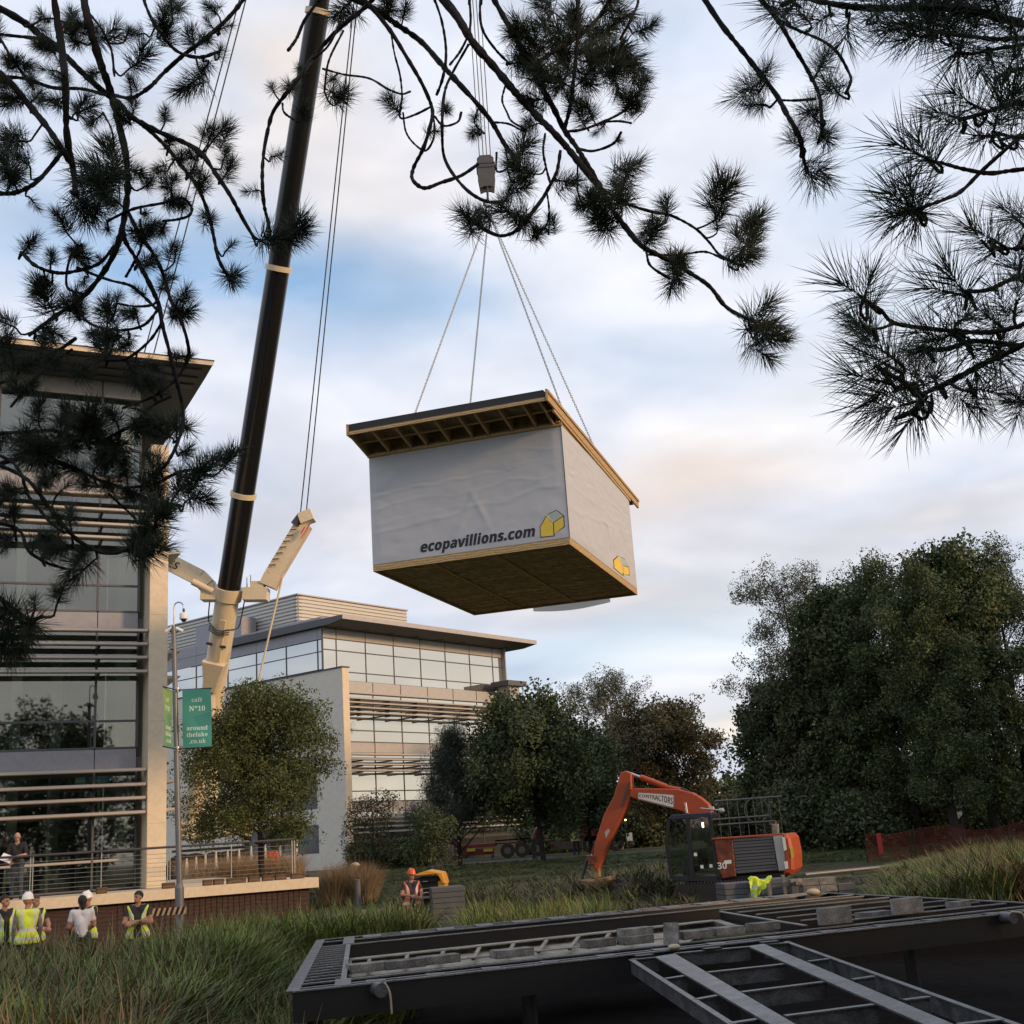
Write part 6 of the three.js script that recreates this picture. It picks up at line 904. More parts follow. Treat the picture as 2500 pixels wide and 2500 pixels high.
const GREEN = [[0.048, 0.070, 0.024], [0.060, 0.084, 0.028], [0.044, 0.060, 0.022]], OLIVE = [[0.066, 0.096, 0.028], [0.056, 0.084, 0.024], [0.078, 0.092, 0.030]], BROWN = [[0.062, 0.058, 0.022], [0.050, 0.056, 0.020], [0.072, 0.056, 0.022]], GREYG = [[0.080, 0.085, 0.050], [0.070, 0.078, 0.042]], DARK = [[0.046, 0.066, 0.022], [0.058, 0.080, 0.027], [0.056, 0.064, 0.025]];
function tree(o) {
  // o: label, x, z, h, trunk (fraction bare), r, kind, tones, n, limbs, shape(t), seed, lean, bark, stems
  const r = RNG(o.seed), gy = groundY(o.x, o.z), t = thing(o.name || 'tree', o.label, 'tree', [o.x, gy - 0.1, o.z], 0, o.group), wood = [], pts = [], stems = o.stems || 1, shape = o.shape || ((s) => Math.sqrt(Math.max(0, 1 - (s * 1.0 - 0.35) ** 2 / 0.43)));
  for (let s = 0; s < stems; s++) { const off = V((r() - 0.5) * 0.25 * stems, 0, (r() - 0.5) * 0.2); add('trunk', tube([off, V(off.x * 1.5 + (o.lean || 0) * 0.3, o.h * 0.3, off.z), V((o.lean || 0) * 0.7 + (r() - 0.5) * 0.2, o.h * 0.6, 0), V(o.lean || 0, o.h * 0.93, 0)], (o.tr || o.h * 0.017) / Math.sqrt(stems), 0.012, 8, 14, 0.12), o.bark || M.bark, t); }
  const nl = o.limbs || 34;
  for (let i = 0; i < nl; i++) {
    const f = Math.pow((i + r()) / nl, 0.85), y0 = o.h * lerp(o.trunk, 0.90, f) * (1 - 0.12 * (1 - f)), az = i * 2.399 + r() * 0.8, R = o.r * shape(f) * (0.50 + 0.62 * r()) * (1 + 0.5 * noise(Math.cos(az) * 1.3 + o.seed, f * 3.2, Math.sin(az) * 1.3)), rise = (o.rise === undefined ? 0.35 : o.rise) * R + (r() - 0.5) * 0.5;
    const a = V((o.lean || 0) * y0 / o.h, y0, 0), c = a.clone().add(V(Math.cos(az) * R, rise, Math.sin(az) * R)), mid = a.clone().lerp(c, 0.5).add(V((r() - 0.5) * 0.3, 0.12 * R * (o.droop || 1), (r() - 0.5) * 0.3));
    wood.push(tube([a, mid, c], Math.max(0.012, o.h * 0.004 * (1.2 - f)), 0.006, 4, 6));
    const nb = Math.max(3, Math.round(0.46 * o.n / nl * (0.35 + R / o.r))), cv = new THREE.CatmullRomCurve3([a, mid, c]), spread = o.spread || 0.16;
    const twigs = 3 + Math.floor(r() * 4), tw = []; for (let k = 0; k < twigs; k++) { const q = cv.getPoint(lerp(0.35, 1, (k + r()) / twigs)), d = V(r() * 2 - 1, r() * 1.2 - 0.35, r() * 2 - 1).normalize().multiplyScalar((0.18 + 0.30 * r()) * o.r * 0.6); const e = q.clone().add(d); wood.push(tube([q, e], 0.008, 0.004, 3, 2)); tw.push([q, e]); }
    for (let k = 0; k < nb; k++) { const u = r(); let q; if (u < 0.45) q = cv.getPoint(lerp(0.3, 1.02, Math.sqrt(r()))); else { const [p0, p1] = tw[Math.floor(r() * tw.length)]; q = p0.clone().lerp(p1, 0.2 + 0.9 * r()); } pts.push(q.add(V(r() * 2 - 1, r() * 2 - 1, r() * 2 - 1).multiplyScalar(spread * o.r * 0.35 * (0.3 + r())))); }
  }
  add('branches', merge(wood), o.bark || M.bark, t); crownMesh(t, pts, o.kind, o.tones, o.seed + 5); return t;
}
const tx = (px, D) => at(px, 2050, D).x, hgt = (px, py, D, x = tx(px, D)) => at(px, py, D).y - groundY(x, -D);
function treePx(o) { const D = o.D, x = tx(o.px, D); return tree({ ...o, x, z: -D, h: hgt(o.topx || o.px, o.top, D, x) * 0.98 + 0.1, r: o.w / 2 * D / FOCAL, lean: o.topx ? at(o.topx, o.top, D).x - at(o.px, o.top, D).x - (o.skew || 0) : 0 }); }
const cone = (s) => Math.max(0.08, 1 - s * 0.95), round = (s) => Math.sqrt(Math.max(0.02, 1 - ((s - 0.38) / 0.64) ** 2)), tall = (s) => Math.sqrt(Math.max(0.02, 1 - ((s - 0.4) / 0.62) ** 2));
treePx({ label: 'round olive green tree standing behind the terrace railing', px: 640, topx: 625, top: 1655, D: 45, w: 375, trunk: 0.27, kind: 'small', tones: OLIVE, n: 3600, limbs: 52, shape: round, seed: 11, spread: 0.5 });
treePx({ label: 'dark pine with upswept tips in front of the far office', name: 'conifer_tree', px: 1122, topx: 1118, top: 1748, D: 58, w: 310, trunk: 0.10, kind: 'fine', tones: [[0.024, 0.036, 0.024], [0.030, 0.044, 0.028]], n: 3400, limbs: 66, shape: cone, seed: 21, rise: 0.55, spread: 0.35 });
treePx({ label: 'dense dark green tree with a bare trunk beside the trailer', px: 1322, topx: 1290, top: 1690, D: 56, w: 330, trunk: 0.22, kind: 'broad', tones: GREEN, n: 2600, limbs: 50, shape: round, seed: 31, spread: 0.45 });
treePx({ label: 'dark green tree between the trailer tree and the excavator', px: 1440, top: 1790, D: 64, w: 210, trunk: 0.12, kind: 'broad', tones: DARK, n: 1500, limbs: 34, shape: round, seed: 37, spread: 0.5 });
treePx({ label: 'tall pale birch rising behind the excavator arm', px: 1510, topx: 1505, top: 1615, D: 76, w: 210, trunk: 0.12, kind: 'small', tones: GREYG, n: 1900, limbs: 46, shape: tall, seed: 41, rise: 0.7, spread: 0.4, bark: M.barkLight });
treePx({ label: 'brownish autumn tree above the excavator boom', px: 1650, topx: 1640, top: 1712, D: 70, w: 290, trunk: 0.10, kind: 'broad', tones: BROWN, n: 2400, limbs: 48, shape: round, seed: 51, rise: 0.5, spread: 0.5 });
const right = 'trees on the bank behind the excavator';
treePx({ label: 'feathery grey green tree rising behind the leafy group above the excavator cab', px: 2010, topx: 1985, top: 1355, D: 62, w: 330, trunk: 0.15, kind: 'small', tones: GREYG, n: 2300, limbs: 56, shape: tall, seed: 61, rise: 0.8, spread: 0.4, group: right });
treePx({ label: 'lower dark tree at the open end of the bank group', px: 1935, top: 1640, D: 58, w: 230, trunk: 0.08, kind: 'broad', tones: DARK, n: 2200, limbs: 44, shape: round, seed: 67, spread: 0.5, group: right });
[['tall dark green tree above the near end of the red mesh fence', 2130, 2115, 1400, 53, 260, 61, 'broad'], ['tallest of the trees behind the red mesh fence', 2240, 2225, 1322, 51, 270, 71, 'small'], ['dark tree with a pointed crown beside the notice panels', 2345, 2325, 1335, 48, 230, 72, 'small'], ['green tree whose crown overhangs the notice panels', 2430, 2410, 1278, 50, 270, 73, 'broad'], ['tall dark tree behind the notice panels', 2545, 2530, 1300, 55, 300, 79, 'small']].forEach(([label, px, topx, top, D, w, seed, kind]) => treePx({ label, px, topx, top, D, w, trunk: 0.10, kind, tones: seed % 2 ? DARK.concat(OLIVE) : GREEN.concat(OLIVE), n: kind === 'small' ? 3600 : 2900, limbs: 54, shape: tall, rise: 0.75, seed, spread: 0.42, group: right }));
treePx({ label: 'mid height tree filling the bank group below the feathery one', px: 2060, top: 1560, D: 55, w: 330, trunk: 0.06, kind: 'broad', tones: BROWN.concat(DARK), n: 3000, limbs: 50, shape: round, seed: 83, spread: 0.55, group: right });
treePx({ label: 'small multi-stemmed tree with pale trunks on the lawn', px: 1055, topx: 1050, top: 1975, D: 50, w: 120, trunk: 0.18, kind: 'small', tones: GREEN, n: 300, limbs: 22, shape: round, seed: 91, bark: M.barkLight, stems: 2, spread: 0.5 });
treePx({ label: 'thin small tree above the clipped hedge', px: 908, top: 1925, D: 57, w: 150, trunk: 0.25, kind: 'small', tones: BROWN, n: 170, limbs: 20, shape: round, seed: 97, spread: 0.5 });
function bush(label, px, top, D, w, tones, seed, kind = 'broad', n = 900, group) {
  const x = tx(px, D), h = hgt(px, top, D, x), R = w / 2 * D / FOCAL, r = RNG(seed), t = thing('bush', label, 'bush', [x, groundY(x, -D) - 0.05, -D], 0, group), pts = [], wood = [];
  for (let i = 0; i < 12; i++) { const a = i * 2.4, c = V(Math.cos(a) * R * 0.7 * r(), h * (0.6 + 0.35 * r()), Math.sin(a) * R * 0.7 * r()); wood.push(tube([V(0, 0, 0), c.clone().multiplyScalar(0.5).add(V(0, 0.1, 0)), c], 0.03, 0.008, 4, 5)); }
  for (let i = 0; i < n * 0.5; i++) { const a = r() * 6.283, e = Math.sqrt(r()), y = Math.pow(r(), 0.7), rr = R * Math.sqrt(Math.max(0, 1 - (y - 0.2) ** 2 * 1.3)) * (0.8 + 0.3 * noise(Math.cos(a) * 2 + seed, y * 3, Math.sin(a) * 2)); pts.push(V(Math.cos(a) * e * rr, y * h * (0.85 + 0.25 * noise(a * 2, seed, 1)), Math.sin(a) * e * rr)); }
  add('stems', merge(wood), M.bark, t); crownMesh(t, pts, kind, tones, seed + 3, 'foliage'); return t;
}
bush('dark bush behind the excavator engine cover', 1960, 1900, 53, 240, DARK, 101, 'broad', 1300); bush('dark bush at the near end of the red mesh fence', 2110, 1930, 51, 240, DARK, 102, 'broad', 1200); bush('dark bush behind the red mesh fence', 2250, 1940, 54, 260, DARK, 103, 'broad', 1300); bush('dark bush below the tall dark tree', 2450, 1920, 55, 280, DARK, 104, 'broad', 1300);
bush('dark bush between excavator cab and brown tree', 1790, 1965, 60, 170, BROWN.concat(DARK), 105, 'broad', 800); bush('low dark bush behind the lorry', 1560, 1960, 80, 260, DARK, 106, 'big', 700); bush('dark bush behind the dense tree trunk', 1380, 1960, 80, 260, DARK, 107, 'big', 700);
function hedge(label, px0, px1, top, D, depth, seed) {
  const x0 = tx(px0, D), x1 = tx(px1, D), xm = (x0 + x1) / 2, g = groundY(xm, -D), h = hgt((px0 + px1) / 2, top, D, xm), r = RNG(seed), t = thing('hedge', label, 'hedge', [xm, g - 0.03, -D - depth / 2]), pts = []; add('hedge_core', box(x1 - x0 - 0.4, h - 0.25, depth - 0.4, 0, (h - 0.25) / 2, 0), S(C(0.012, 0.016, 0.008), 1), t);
  for (let i = 0; i < 750; i++) { const u = (r() - 0.5) * (x1 - x0), f = r(); pts.push(f < 0.45 ? V(u, h - 0.15 + (r() - 0.5) * 0.15, (r() - 0.5) * depth) : V(u, r() * h, depth / 2 - 0.1 + (r() - 0.5) * 0.15)); } crownMesh(t, pts, 'small', DARK, seed, 'foliage');
}
hedge('low clipped hedge along the lawn edge', 862, 1040, 2086, 60, 1.6, 201); hedge('taller clipped hedge against the far office', 850, 1020, 2062, 66, 1.5, 202);
{ // the wood beyond the road
  const r = RNG(301), o = new THREE.Group(), pts = []; for (let i = 0; i < 2200; i++) { const x = lerp(-16, 130, Math.pow(r(), 0.9)), z = -92 - r() * 22, top = 4.6 + 1.6 * noise(x * 0.12, 1, 3) + 0.9 * noise(x * 0.5, 2, 5); pts.push(V(x, 1.2 + Math.pow(r(), 0.75) * top, z)); }
  const im = crownMesh(scene, pts, 'huge', DARK, 302, 'distant_wood'); im.userData = { kind: 'stuff', label: 'distant dark belt of trees beyond the road', category: 'wood' };
}
// trees beside and behind the viewer that shade the platform
[[13.5, -7.5, 10, 3.4], [18.5, -11.5, 11, 3.6], [22, -5.5, 12, 3.8], [11.5, 0.5, 11, 3.6], [6, 8, 12, 4.2], [-3, 11, 12, 4.4], [-11, 7, 11, 4.0], [-17, -3, 11, 3.8], [15, 10, 13, 4.4], [24, -14, 11, 3.6], [27, -44, 11, 3.8], [31, -38, 11, 3.8], [26, -51, 11, 3.8]].forEach(([x, z, h, R], i) => tree({ label: 'leafy tree standing outside the view around the site', x, z, h, r: R, trunk: 0.08, kind: 'big', tones: DARK, n: 560, limbs: 26, shape: round, seed: 400 + i, spread: 0.6, group: 'trees around the site' }));

// ------------------------------------------------------------------ reeds and grass
function grassTuft(seed, n, spread, w, droop, S4 = 4) {
  const r = RNG(seed), pos = [], idx = [];
  for (let i = 0; i < n; i++) {
    const a = r() * 6.283, d = Math.sqrt(r()) * spread, x0 = Math.cos(a) * d, z0 = Math.sin(a) * d, az = r() * 6.283, L = 0.55 + 0.5 * r(), b = droop * (0.2 + r()), lean = 0.10 + 0.25 * r(), ww = w * (0.6 + 0.8 * r()), k = pos.length / 3, sx = -Math.sin(az + 0.6 * r()), sz = Math.cos(az);
    for (let s = 0; s <= S4; s++) { const t = s / S4, out = lean * t * L + b * t * t * L, y = L * t * (1 - 0.42 * b * t * t), hw = ww * (1 - t * t) * 0.5 + 0.0008; const cx = x0 + Math.cos(az) * out, cz = z0 + Math.sin(az) * out; pos.push(cx + sx * hw, y, cz + sz * hw, cx - sx * hw, y, cz - sz * hw); if (s < S4) { const q = k + s * 2; idx.push(q, q + 1, q + 2, q + 1, q + 3, q + 2); } }
  }
  const g = new THREE.BufferGeometry(); g.setAttribute('position', new THREE.Float32BufferAttribute(pos, 3)); g.setIndex(idx); g.computeVertexNormals(); return g;
}
const grassM = S(C(1, 1, 1), 0.7, { side: THREE.DoubleSide });
function field(name, label, geo, spots, tones, seed) {
  const r = RNG(seed), im = new THREE.InstancedMesh(geo, grassM, spots.length), m = new THREE.Matrix4(), q = new THREE.Quaternion(), c = new THREE.Color();
  spots.forEach(([x, z, h], i) => { q.setFromAxisAngle(V(0, 1, 0), r() * 6.283); const s = 0.85 + 0.3 * r(); m.compose(V(x, groundY(x, z) - 0.03, z), q, V(s, h * (0.8 + 0.4 * r()), s)); im.setMatrixAt(i, m); const a = tones(x, z, r), k = 0.75 + 0.5 * r(); im.setColorAt(i, c.setRGB(a[0] * k, a[1] * k, a[2] * k)); });
  im.name = numbered(name); im.userData = { kind: 'stuff', label, category: 'grass' }; im.castShadow = im.receiveShadow = true; scene.add(im); return im;
}
const reed = grassTuft(1, 25, 0.26, 0.048, 0.72), stalk = grassTuft(6, 5, 0.12, 0.022, 0.35), reedStiff = grassTuft(2, 26, 0.25, 0.034, 0.62), fineG = grassTuft(3, 40, 0.2, 0.011, 0.5, 3), lawnG = grassTuft(4, 30, 0.34, 0.014, 0.7, 2);
const RG = [0.145, 0.190, 0.038], RO = [0.175, 0.155, 0.052], RB = [0.165, 0.100, 0.048], RD = [0.080, 0.100, 0.030], STRAW = [0.30, 0.215, 0.125];
{
  const r = RNG(501), spots = (n, f) => { const o = []; let g = 0; while (o.length < n && g++ < n * 40) { const s = f(); if (s) o.push(s); } return o; };
  const leftOK = (x, z) => x + (-z - 14) * 0.115 < -2.62;
  field('reed_bed', 'long green and brown reeds filling the bank before the crew', reed, spots(1750, () => { const D = 8.5 + 15.8 * r(), x = lerp(-0.50 * D - 0.5, -2.3, r()); if (!leftOK(x, -D)) return; return [x, -D, (D < 12 ? 1.1 : D < 20 ? 1.3 : 1.42) + 0.30 * noise(x * 0.6, D * 0.6, 1)]; }), (x, z, q) => { const n = noise(x * 0.5, z * 0.5, 7) + (q() - 0.5) * 0.9 - (z < -19 && x > -6 ? 0.35 : 0); return n > 0.42 ? RB : n > 0.26 ? RO : n > -0.10 ? RD : RG; }, 1);
  field('reed_stalks', 'dry brown reed stalks leaning out of the reed bed', stalk, spots(420, () => { const D = 9 + 18 * r(), x = lerp(-0.48 * D, -2.6, r()); if (!leftOK(x, -D)) return; return [x, -D, 1.35 + 0.5 * r()]; }), (x, z, q) => (q() < 0.5 ? [0.26, 0.17, 0.085] : [0.16, 0.10, 0.05]), 11);
  field('reed_bed', 'bright green reeds beside the post and terrace plinth', reed, spots(600, () => { const D = 22 + 8.2 * r(), x = lerp(-9.0, -2.6, r()); const px = 1250 + FOCAL * x / D; if (px < 445 || px > 975 + (r() - 0.5) * 30 || D > 28.5 && px < 500) return; return [x, -D, 1.42]; }), (x, z, q) => (q() < 0.62 ? RG : q() < 0.6 ? RO : RD), 2);
  field('reed_bed', 'patch of wild green grass between compressor and bucket', reedStiff, spots(420, () => { const D = 27 + 6 * r(), x = lerp(-2.2, 3.2, r()), px = 1250 + FOCAL * x / D; if (px < 1075 || px > 1640) return; const e = px > 1400 ? 0.55 : 1.1; return [x, -D, e * (0.9 + 0.4 * noise(x * 1.2, D, 3))]; }), (x, z, q) => (q() < 0.45 ? RG : q() < 0.5 ? RO : RD), 3);
  field('wild_grass', 'rough brown and green grass on the bank beyond the platform corner', reedStiff, spots(1500, () => { const D = 27.5 + 13 * r(), x = lerp(5.2, 19, r()), px = 1250 + FOCAL * x / D; if (px < 2030 + (D - 27) * 4 || px > 2560) return; return [x, -D, lerp(0.5, 1.05, smooth(2050, 2330, px)) * (D > 35 ? 0.7 : 1)]; }), (x, z, q) => { const n = noise(x * 0.8, z * 0.8, 2) + (q() - 0.5); return n > 0.25 ? RB : n > 0.1 ? RO : n > -0.25 ? RD : RG; }, 4);
  field('dry_grass', 'tall pale dry grass behind the terrace posts', fineG, spots(420, () => { const D = 49 + 4 * r(), px = lerp(425, 690, r()), x = (px - 1250) / FOCAL * D; return [x, -D, 1.55]; }), () => STRAW, 5);
  field('dry_grass', 'clump of pale feathery grass beside the terrace end', fineG, spots(260, () => { const D = 43 + 3 * r(), px = lerp(745, 868, 0.5 + (r() - 0.5) * (0.6 + 0.4 * r())), x = (px - 1250) / FOCAL * D; return [x, -D, 1.35]; }), () => [0.22, 0.16, 0.095], 6);
  field('lawn_grass', 'short lawn grass sloping up to the road', lawnG, spots(3200, () => { const D = 33 + 26 * r(), x = lerp(-0.2, 0.42, r()) * D; const n = noise(x * 0.3, -D * 0.3, 8) + 0.5 * noise(x * 1.1, -D * 1.1, 4); if (D < 46 && D > 34 && x > -3 && x < 12 && r() < 0.88 + n) return; if (x < -3 && D < 43 && D > 35.5) return; return [x, -D, 0.16 + 0.10 * (r() < 0.15)]; }), (x, z, q) => (q() < 0.7 ? [0.080, 0.115, 0.026] : [0.115, 0.105, 0.038]), 7);
  field('weeds', 'tufts of dead brown weeds on the dug soil', reedStiff, spots(420, () => { const D = 34.5 + 9 * r(), x = lerp(-4.5, 4.5, r()); return [x, -D, 0.35 + 0.3 * r()]; }), (x, z, q) => (q() < 0.5 ? [0.10, 0.075, 0.045] : RD), 8);
  field('bank_grass', 'dark grass on the near bank under the pines', reed, spots(260, () => [lerp(-5, 5, r()), 0.5 - 5 * r(), 0.35]), () => RD, 9);
}

// ------------------------------------------------------------------ overhanging pines
function needleTuft(seed, n, LL = 0.085, w = 0.0013) {                        // shoot along +y, about 0.10 m long, needles about 0.11 m
  const r = RNG(seed), pos = [], idx = [];
  for (let i = 0; i < n; i++) {
    const t = r(), y = -0.05 + 0.13 * t, az = i * 2.399 + r(), el = lerp(0.15, 1.15, Math.pow(t, 1.1)) + (r() - 0.5) * 0.55, d = V(Math.cos(az) * Math.cos(el), Math.sin(el), Math.sin(az) * Math.cos(el)), L = LL * (1 + 0.6 * r()), s = V(0, 0, 0).crossVectors(d, V(r() - 0.5, r() - 0.5, r() - 0.5)).normalize(), c = V(0, y, 0), bend = V(r() - 0.5, r() * 0.4 - 0.3, r() - 0.5).multiplyScalar(0.045), k = pos.length / 3, e = V(0, 0, 0).crossVectors(d, s);
    const mid = c.clone().addScaledVector(d, L * 0.55).addScaledVector(bend, 0.25), tip = c.clone().addScaledVector(d, L).add(bend);
    for (const [q, ww] of [[c, w], [mid, w]]) for (let m = 0; m < 3; m++) { const a = m * 2.094; pos.push(...q.clone().addScaledVector(s, Math.cos(a) * ww).addScaledVector(e, Math.sin(a) * ww).toArray()); } pos.push(...tip.toArray());
    for (let m = 0; m < 3; m++) { const m2 = (m + 1) % 3; idx.push(k + m, k + m2, k + 3 + m, k + m2, k + 3 + m2, k + 3 + m, k + 3 + m, k + 3 + m2, k + 6); }
  }
  const g = new THREE.BufferGeometry(); g.setAttribute('position', new THREE.Float32BufferAttribute(pos, 3)); g.setIndex(idx); g.computeVertexNormals();
  return g;
}
const shortTufts = [0, 1, 2, 3, 4, 5].map((k) => needleTuft(600 + k, 150)), longTufts = [0, 1, 2, 3, 4, 5].map((k) => needleTuft(620 + k, 84, 0.115, 0.00125));
const multi = (list, k, seed) => list.map((g, i) => { const r = RNG(seed + i), parts = [g.clone()]; for (let n = 1; n < k; n++) { const c = list[(i + n) % list.length].clone(); c.rotateX((r() - 0.5) * 1.9); c.rotateZ((r() - 0.5) * 1.9); c.rotateY(r() * 6); c.translate((r() - 0.5) * 0.10, (r() - 0.5) * 0.08, (r() - 0.5) * 0.10); parts.push(c); } return mergeGeometries(parts); });
const short2 = multi(shortTufts, 2, 650), short3 = multi(shortTufts, 3, 660), long2 = multi(longTufts, 2, 670), long3 = multi(longTufts, 3, 680);
function pine(label, trunk, D, branches, marks, seed, long = false, side = 0) {
  const tufts = long ? longTufts : shortTufts, reach = long ? 0.155 : 0.115;
  const r = RNG(seed), t = thing('pine_tree', label, 'pine tree', [trunk[0], 0, trunk[1]], 0, 'pines hanging over the view'), gy = groundY(trunk[0], trunk[1]), H = trunk[2], inv = V(-trunk[0], 0, -trunk[1]);
  add('trunk', tube([V(0, gy - 0.2, 0), V(0.06, H * 0.4, 0), V(-0.05, H * 0.75, 0.05), V(0, H, 0)], 0.24, 0.07, 12, 20, 0.1), M.bark, t);
  const paths = [], ends = [];
  branches.forEach(([pts, w0, w1, dz = 0, join], bi) => {
    const dd = D + dz, P3 = pts.map(([x, y], i) => at(x, y, dd + 0.25 * noise(bi * 3.1, i * 0.45, seed) + (join ? 0 : 0)).add(inv));
    const k = dd / FOCAL; add('branch', tube(P3, w0 * k, Math.max(0.0032, w1 * 1.25 * k), 6, Math.max(10, P3.length * 7), 0.45), M.bark, t);
    if (join) { const s = P3[0], j = V(0, clamp(s.y + join, 3, H - 0.3), 0); add('branch', tube([j, j.clone().lerp(s, 0.5).add(V(0, 0.35, 0)), s.clone().lerp(j, 0.06).add(V(0, 0.03, 0)), s, P3[1].clone().lerp(s, 0.6)], Math.max(0.03, w0 * k * 1.3), w0 * k, 7, 14, 0.1), M.bark, t); }
    paths.push([pts, P3]); const n = P3.length; ends.push([P3[n - 1], P3[n - 1].clone().sub(P3[n - 2]).normalize()]);
  });
  const put = (p, dir, size, more) => { const m = add('needle_tuft', [tufts, long ? long2 : short2, long ? long3 : short3][more][Math.floor(r() * 6)], M.needle, t); m.position.copy(p); m.quaternion.setFromUnitVectors(V(0, 1, 0), dir).multiply(new THREE.Quaternion().setFromAxisAngle(V(0, 1, 0), r() * 6.283)); m.scale.setScalar(size); };
  if (side) branches.forEach(([pts], bi) => { for (let i = 1; i + 1 < pts.length; i++) if (r() < side) { const a = r() * 6.283; marks = [...marks, [pts[i][0] + Math.cos(a) * 50, pts[i][1] + Math.sin(a) * 42, 30 + 14 * r()]]; } });
  marks.forEach(([x, y, rad, ang]) => {               // pixel of the tuft's middle, its radius in pixels
    let best = 1e9, bp = null; for (const [pts, P3] of paths) for (let i = 0; i + 1 < pts.length; i++) for (let s = 0; s < 4; s++) { const q = s / 4, X = lerp(pts[i][0], pts[i + 1][0], q), Y = lerp(pts[i][1], pts[i + 1][1], q), e = Math.hypot(X - x, Y - y); if (e < best) { best = e; bp = P3[i].clone().lerp(P3[i + 1], q); } }
    const dep = -(bp.z + trunk[1]) + (r() - 0.5) * 0.18, p = at(x, y, dep).add(inv), d = p.clone().sub(bp), away = d.length() > 0.03 ? d.clone().normalize() : V(0, 0, 0), dir = away.clone().multiplyScalar(ang === undefined ? 0.9 : 0.3).add(V((r() - 0.5) * 0.9, 0.30 + (r() - 0.5) * 0.7, (r() - 0.3) * 0.9)); if (ang !== undefined) dir.add(V(Math.cos(ang), Math.sin(ang), 0)); dir.normalize();
    const size = (0.85 + 0.3 * r()) * clamp(rad * dep / FOCAL / reach, 0.55, 1.3), base = p.clone().addScaledVector(dir, -0.06 * size);
    if (best > 6) add('twig', tube([bp, bp.clone().lerp(base, 0.5).add(V((r() - 0.5) * 0.05, -0.02 - r() * 0.03, (r() - 0.5) * 0.04)), base, p.clone().addScaledVector(dir, 0.02 * size)], 0.0065, 0.0045, 5, 8), M.bark, t);
    const more = long ? (rad < 90 ? 2 : x > 2200 && r() < 0.7 ? 1 : 0) : rad > 62 ? 2 : rad > 34 ? 1 : 0; put(p, dir, size, more);
  });
}
const zA = (l, ox = 0, oy = 0, s = 0.4658) => l.map(([x, y]) => [ox + x * s, oy + y * s]), zM = (l, ox, oy, s) => l.map(([x, y, q, a]) => [ox + x * s, oy + y * s, q * s, a]);
const nA = (l) => zA(l), nD = (l) => zA(l, 0, 800, 0.44), nB = (l) => zA(l, 800, 0), nC = (l) => zA(l, 1600, 0, 0.5952);
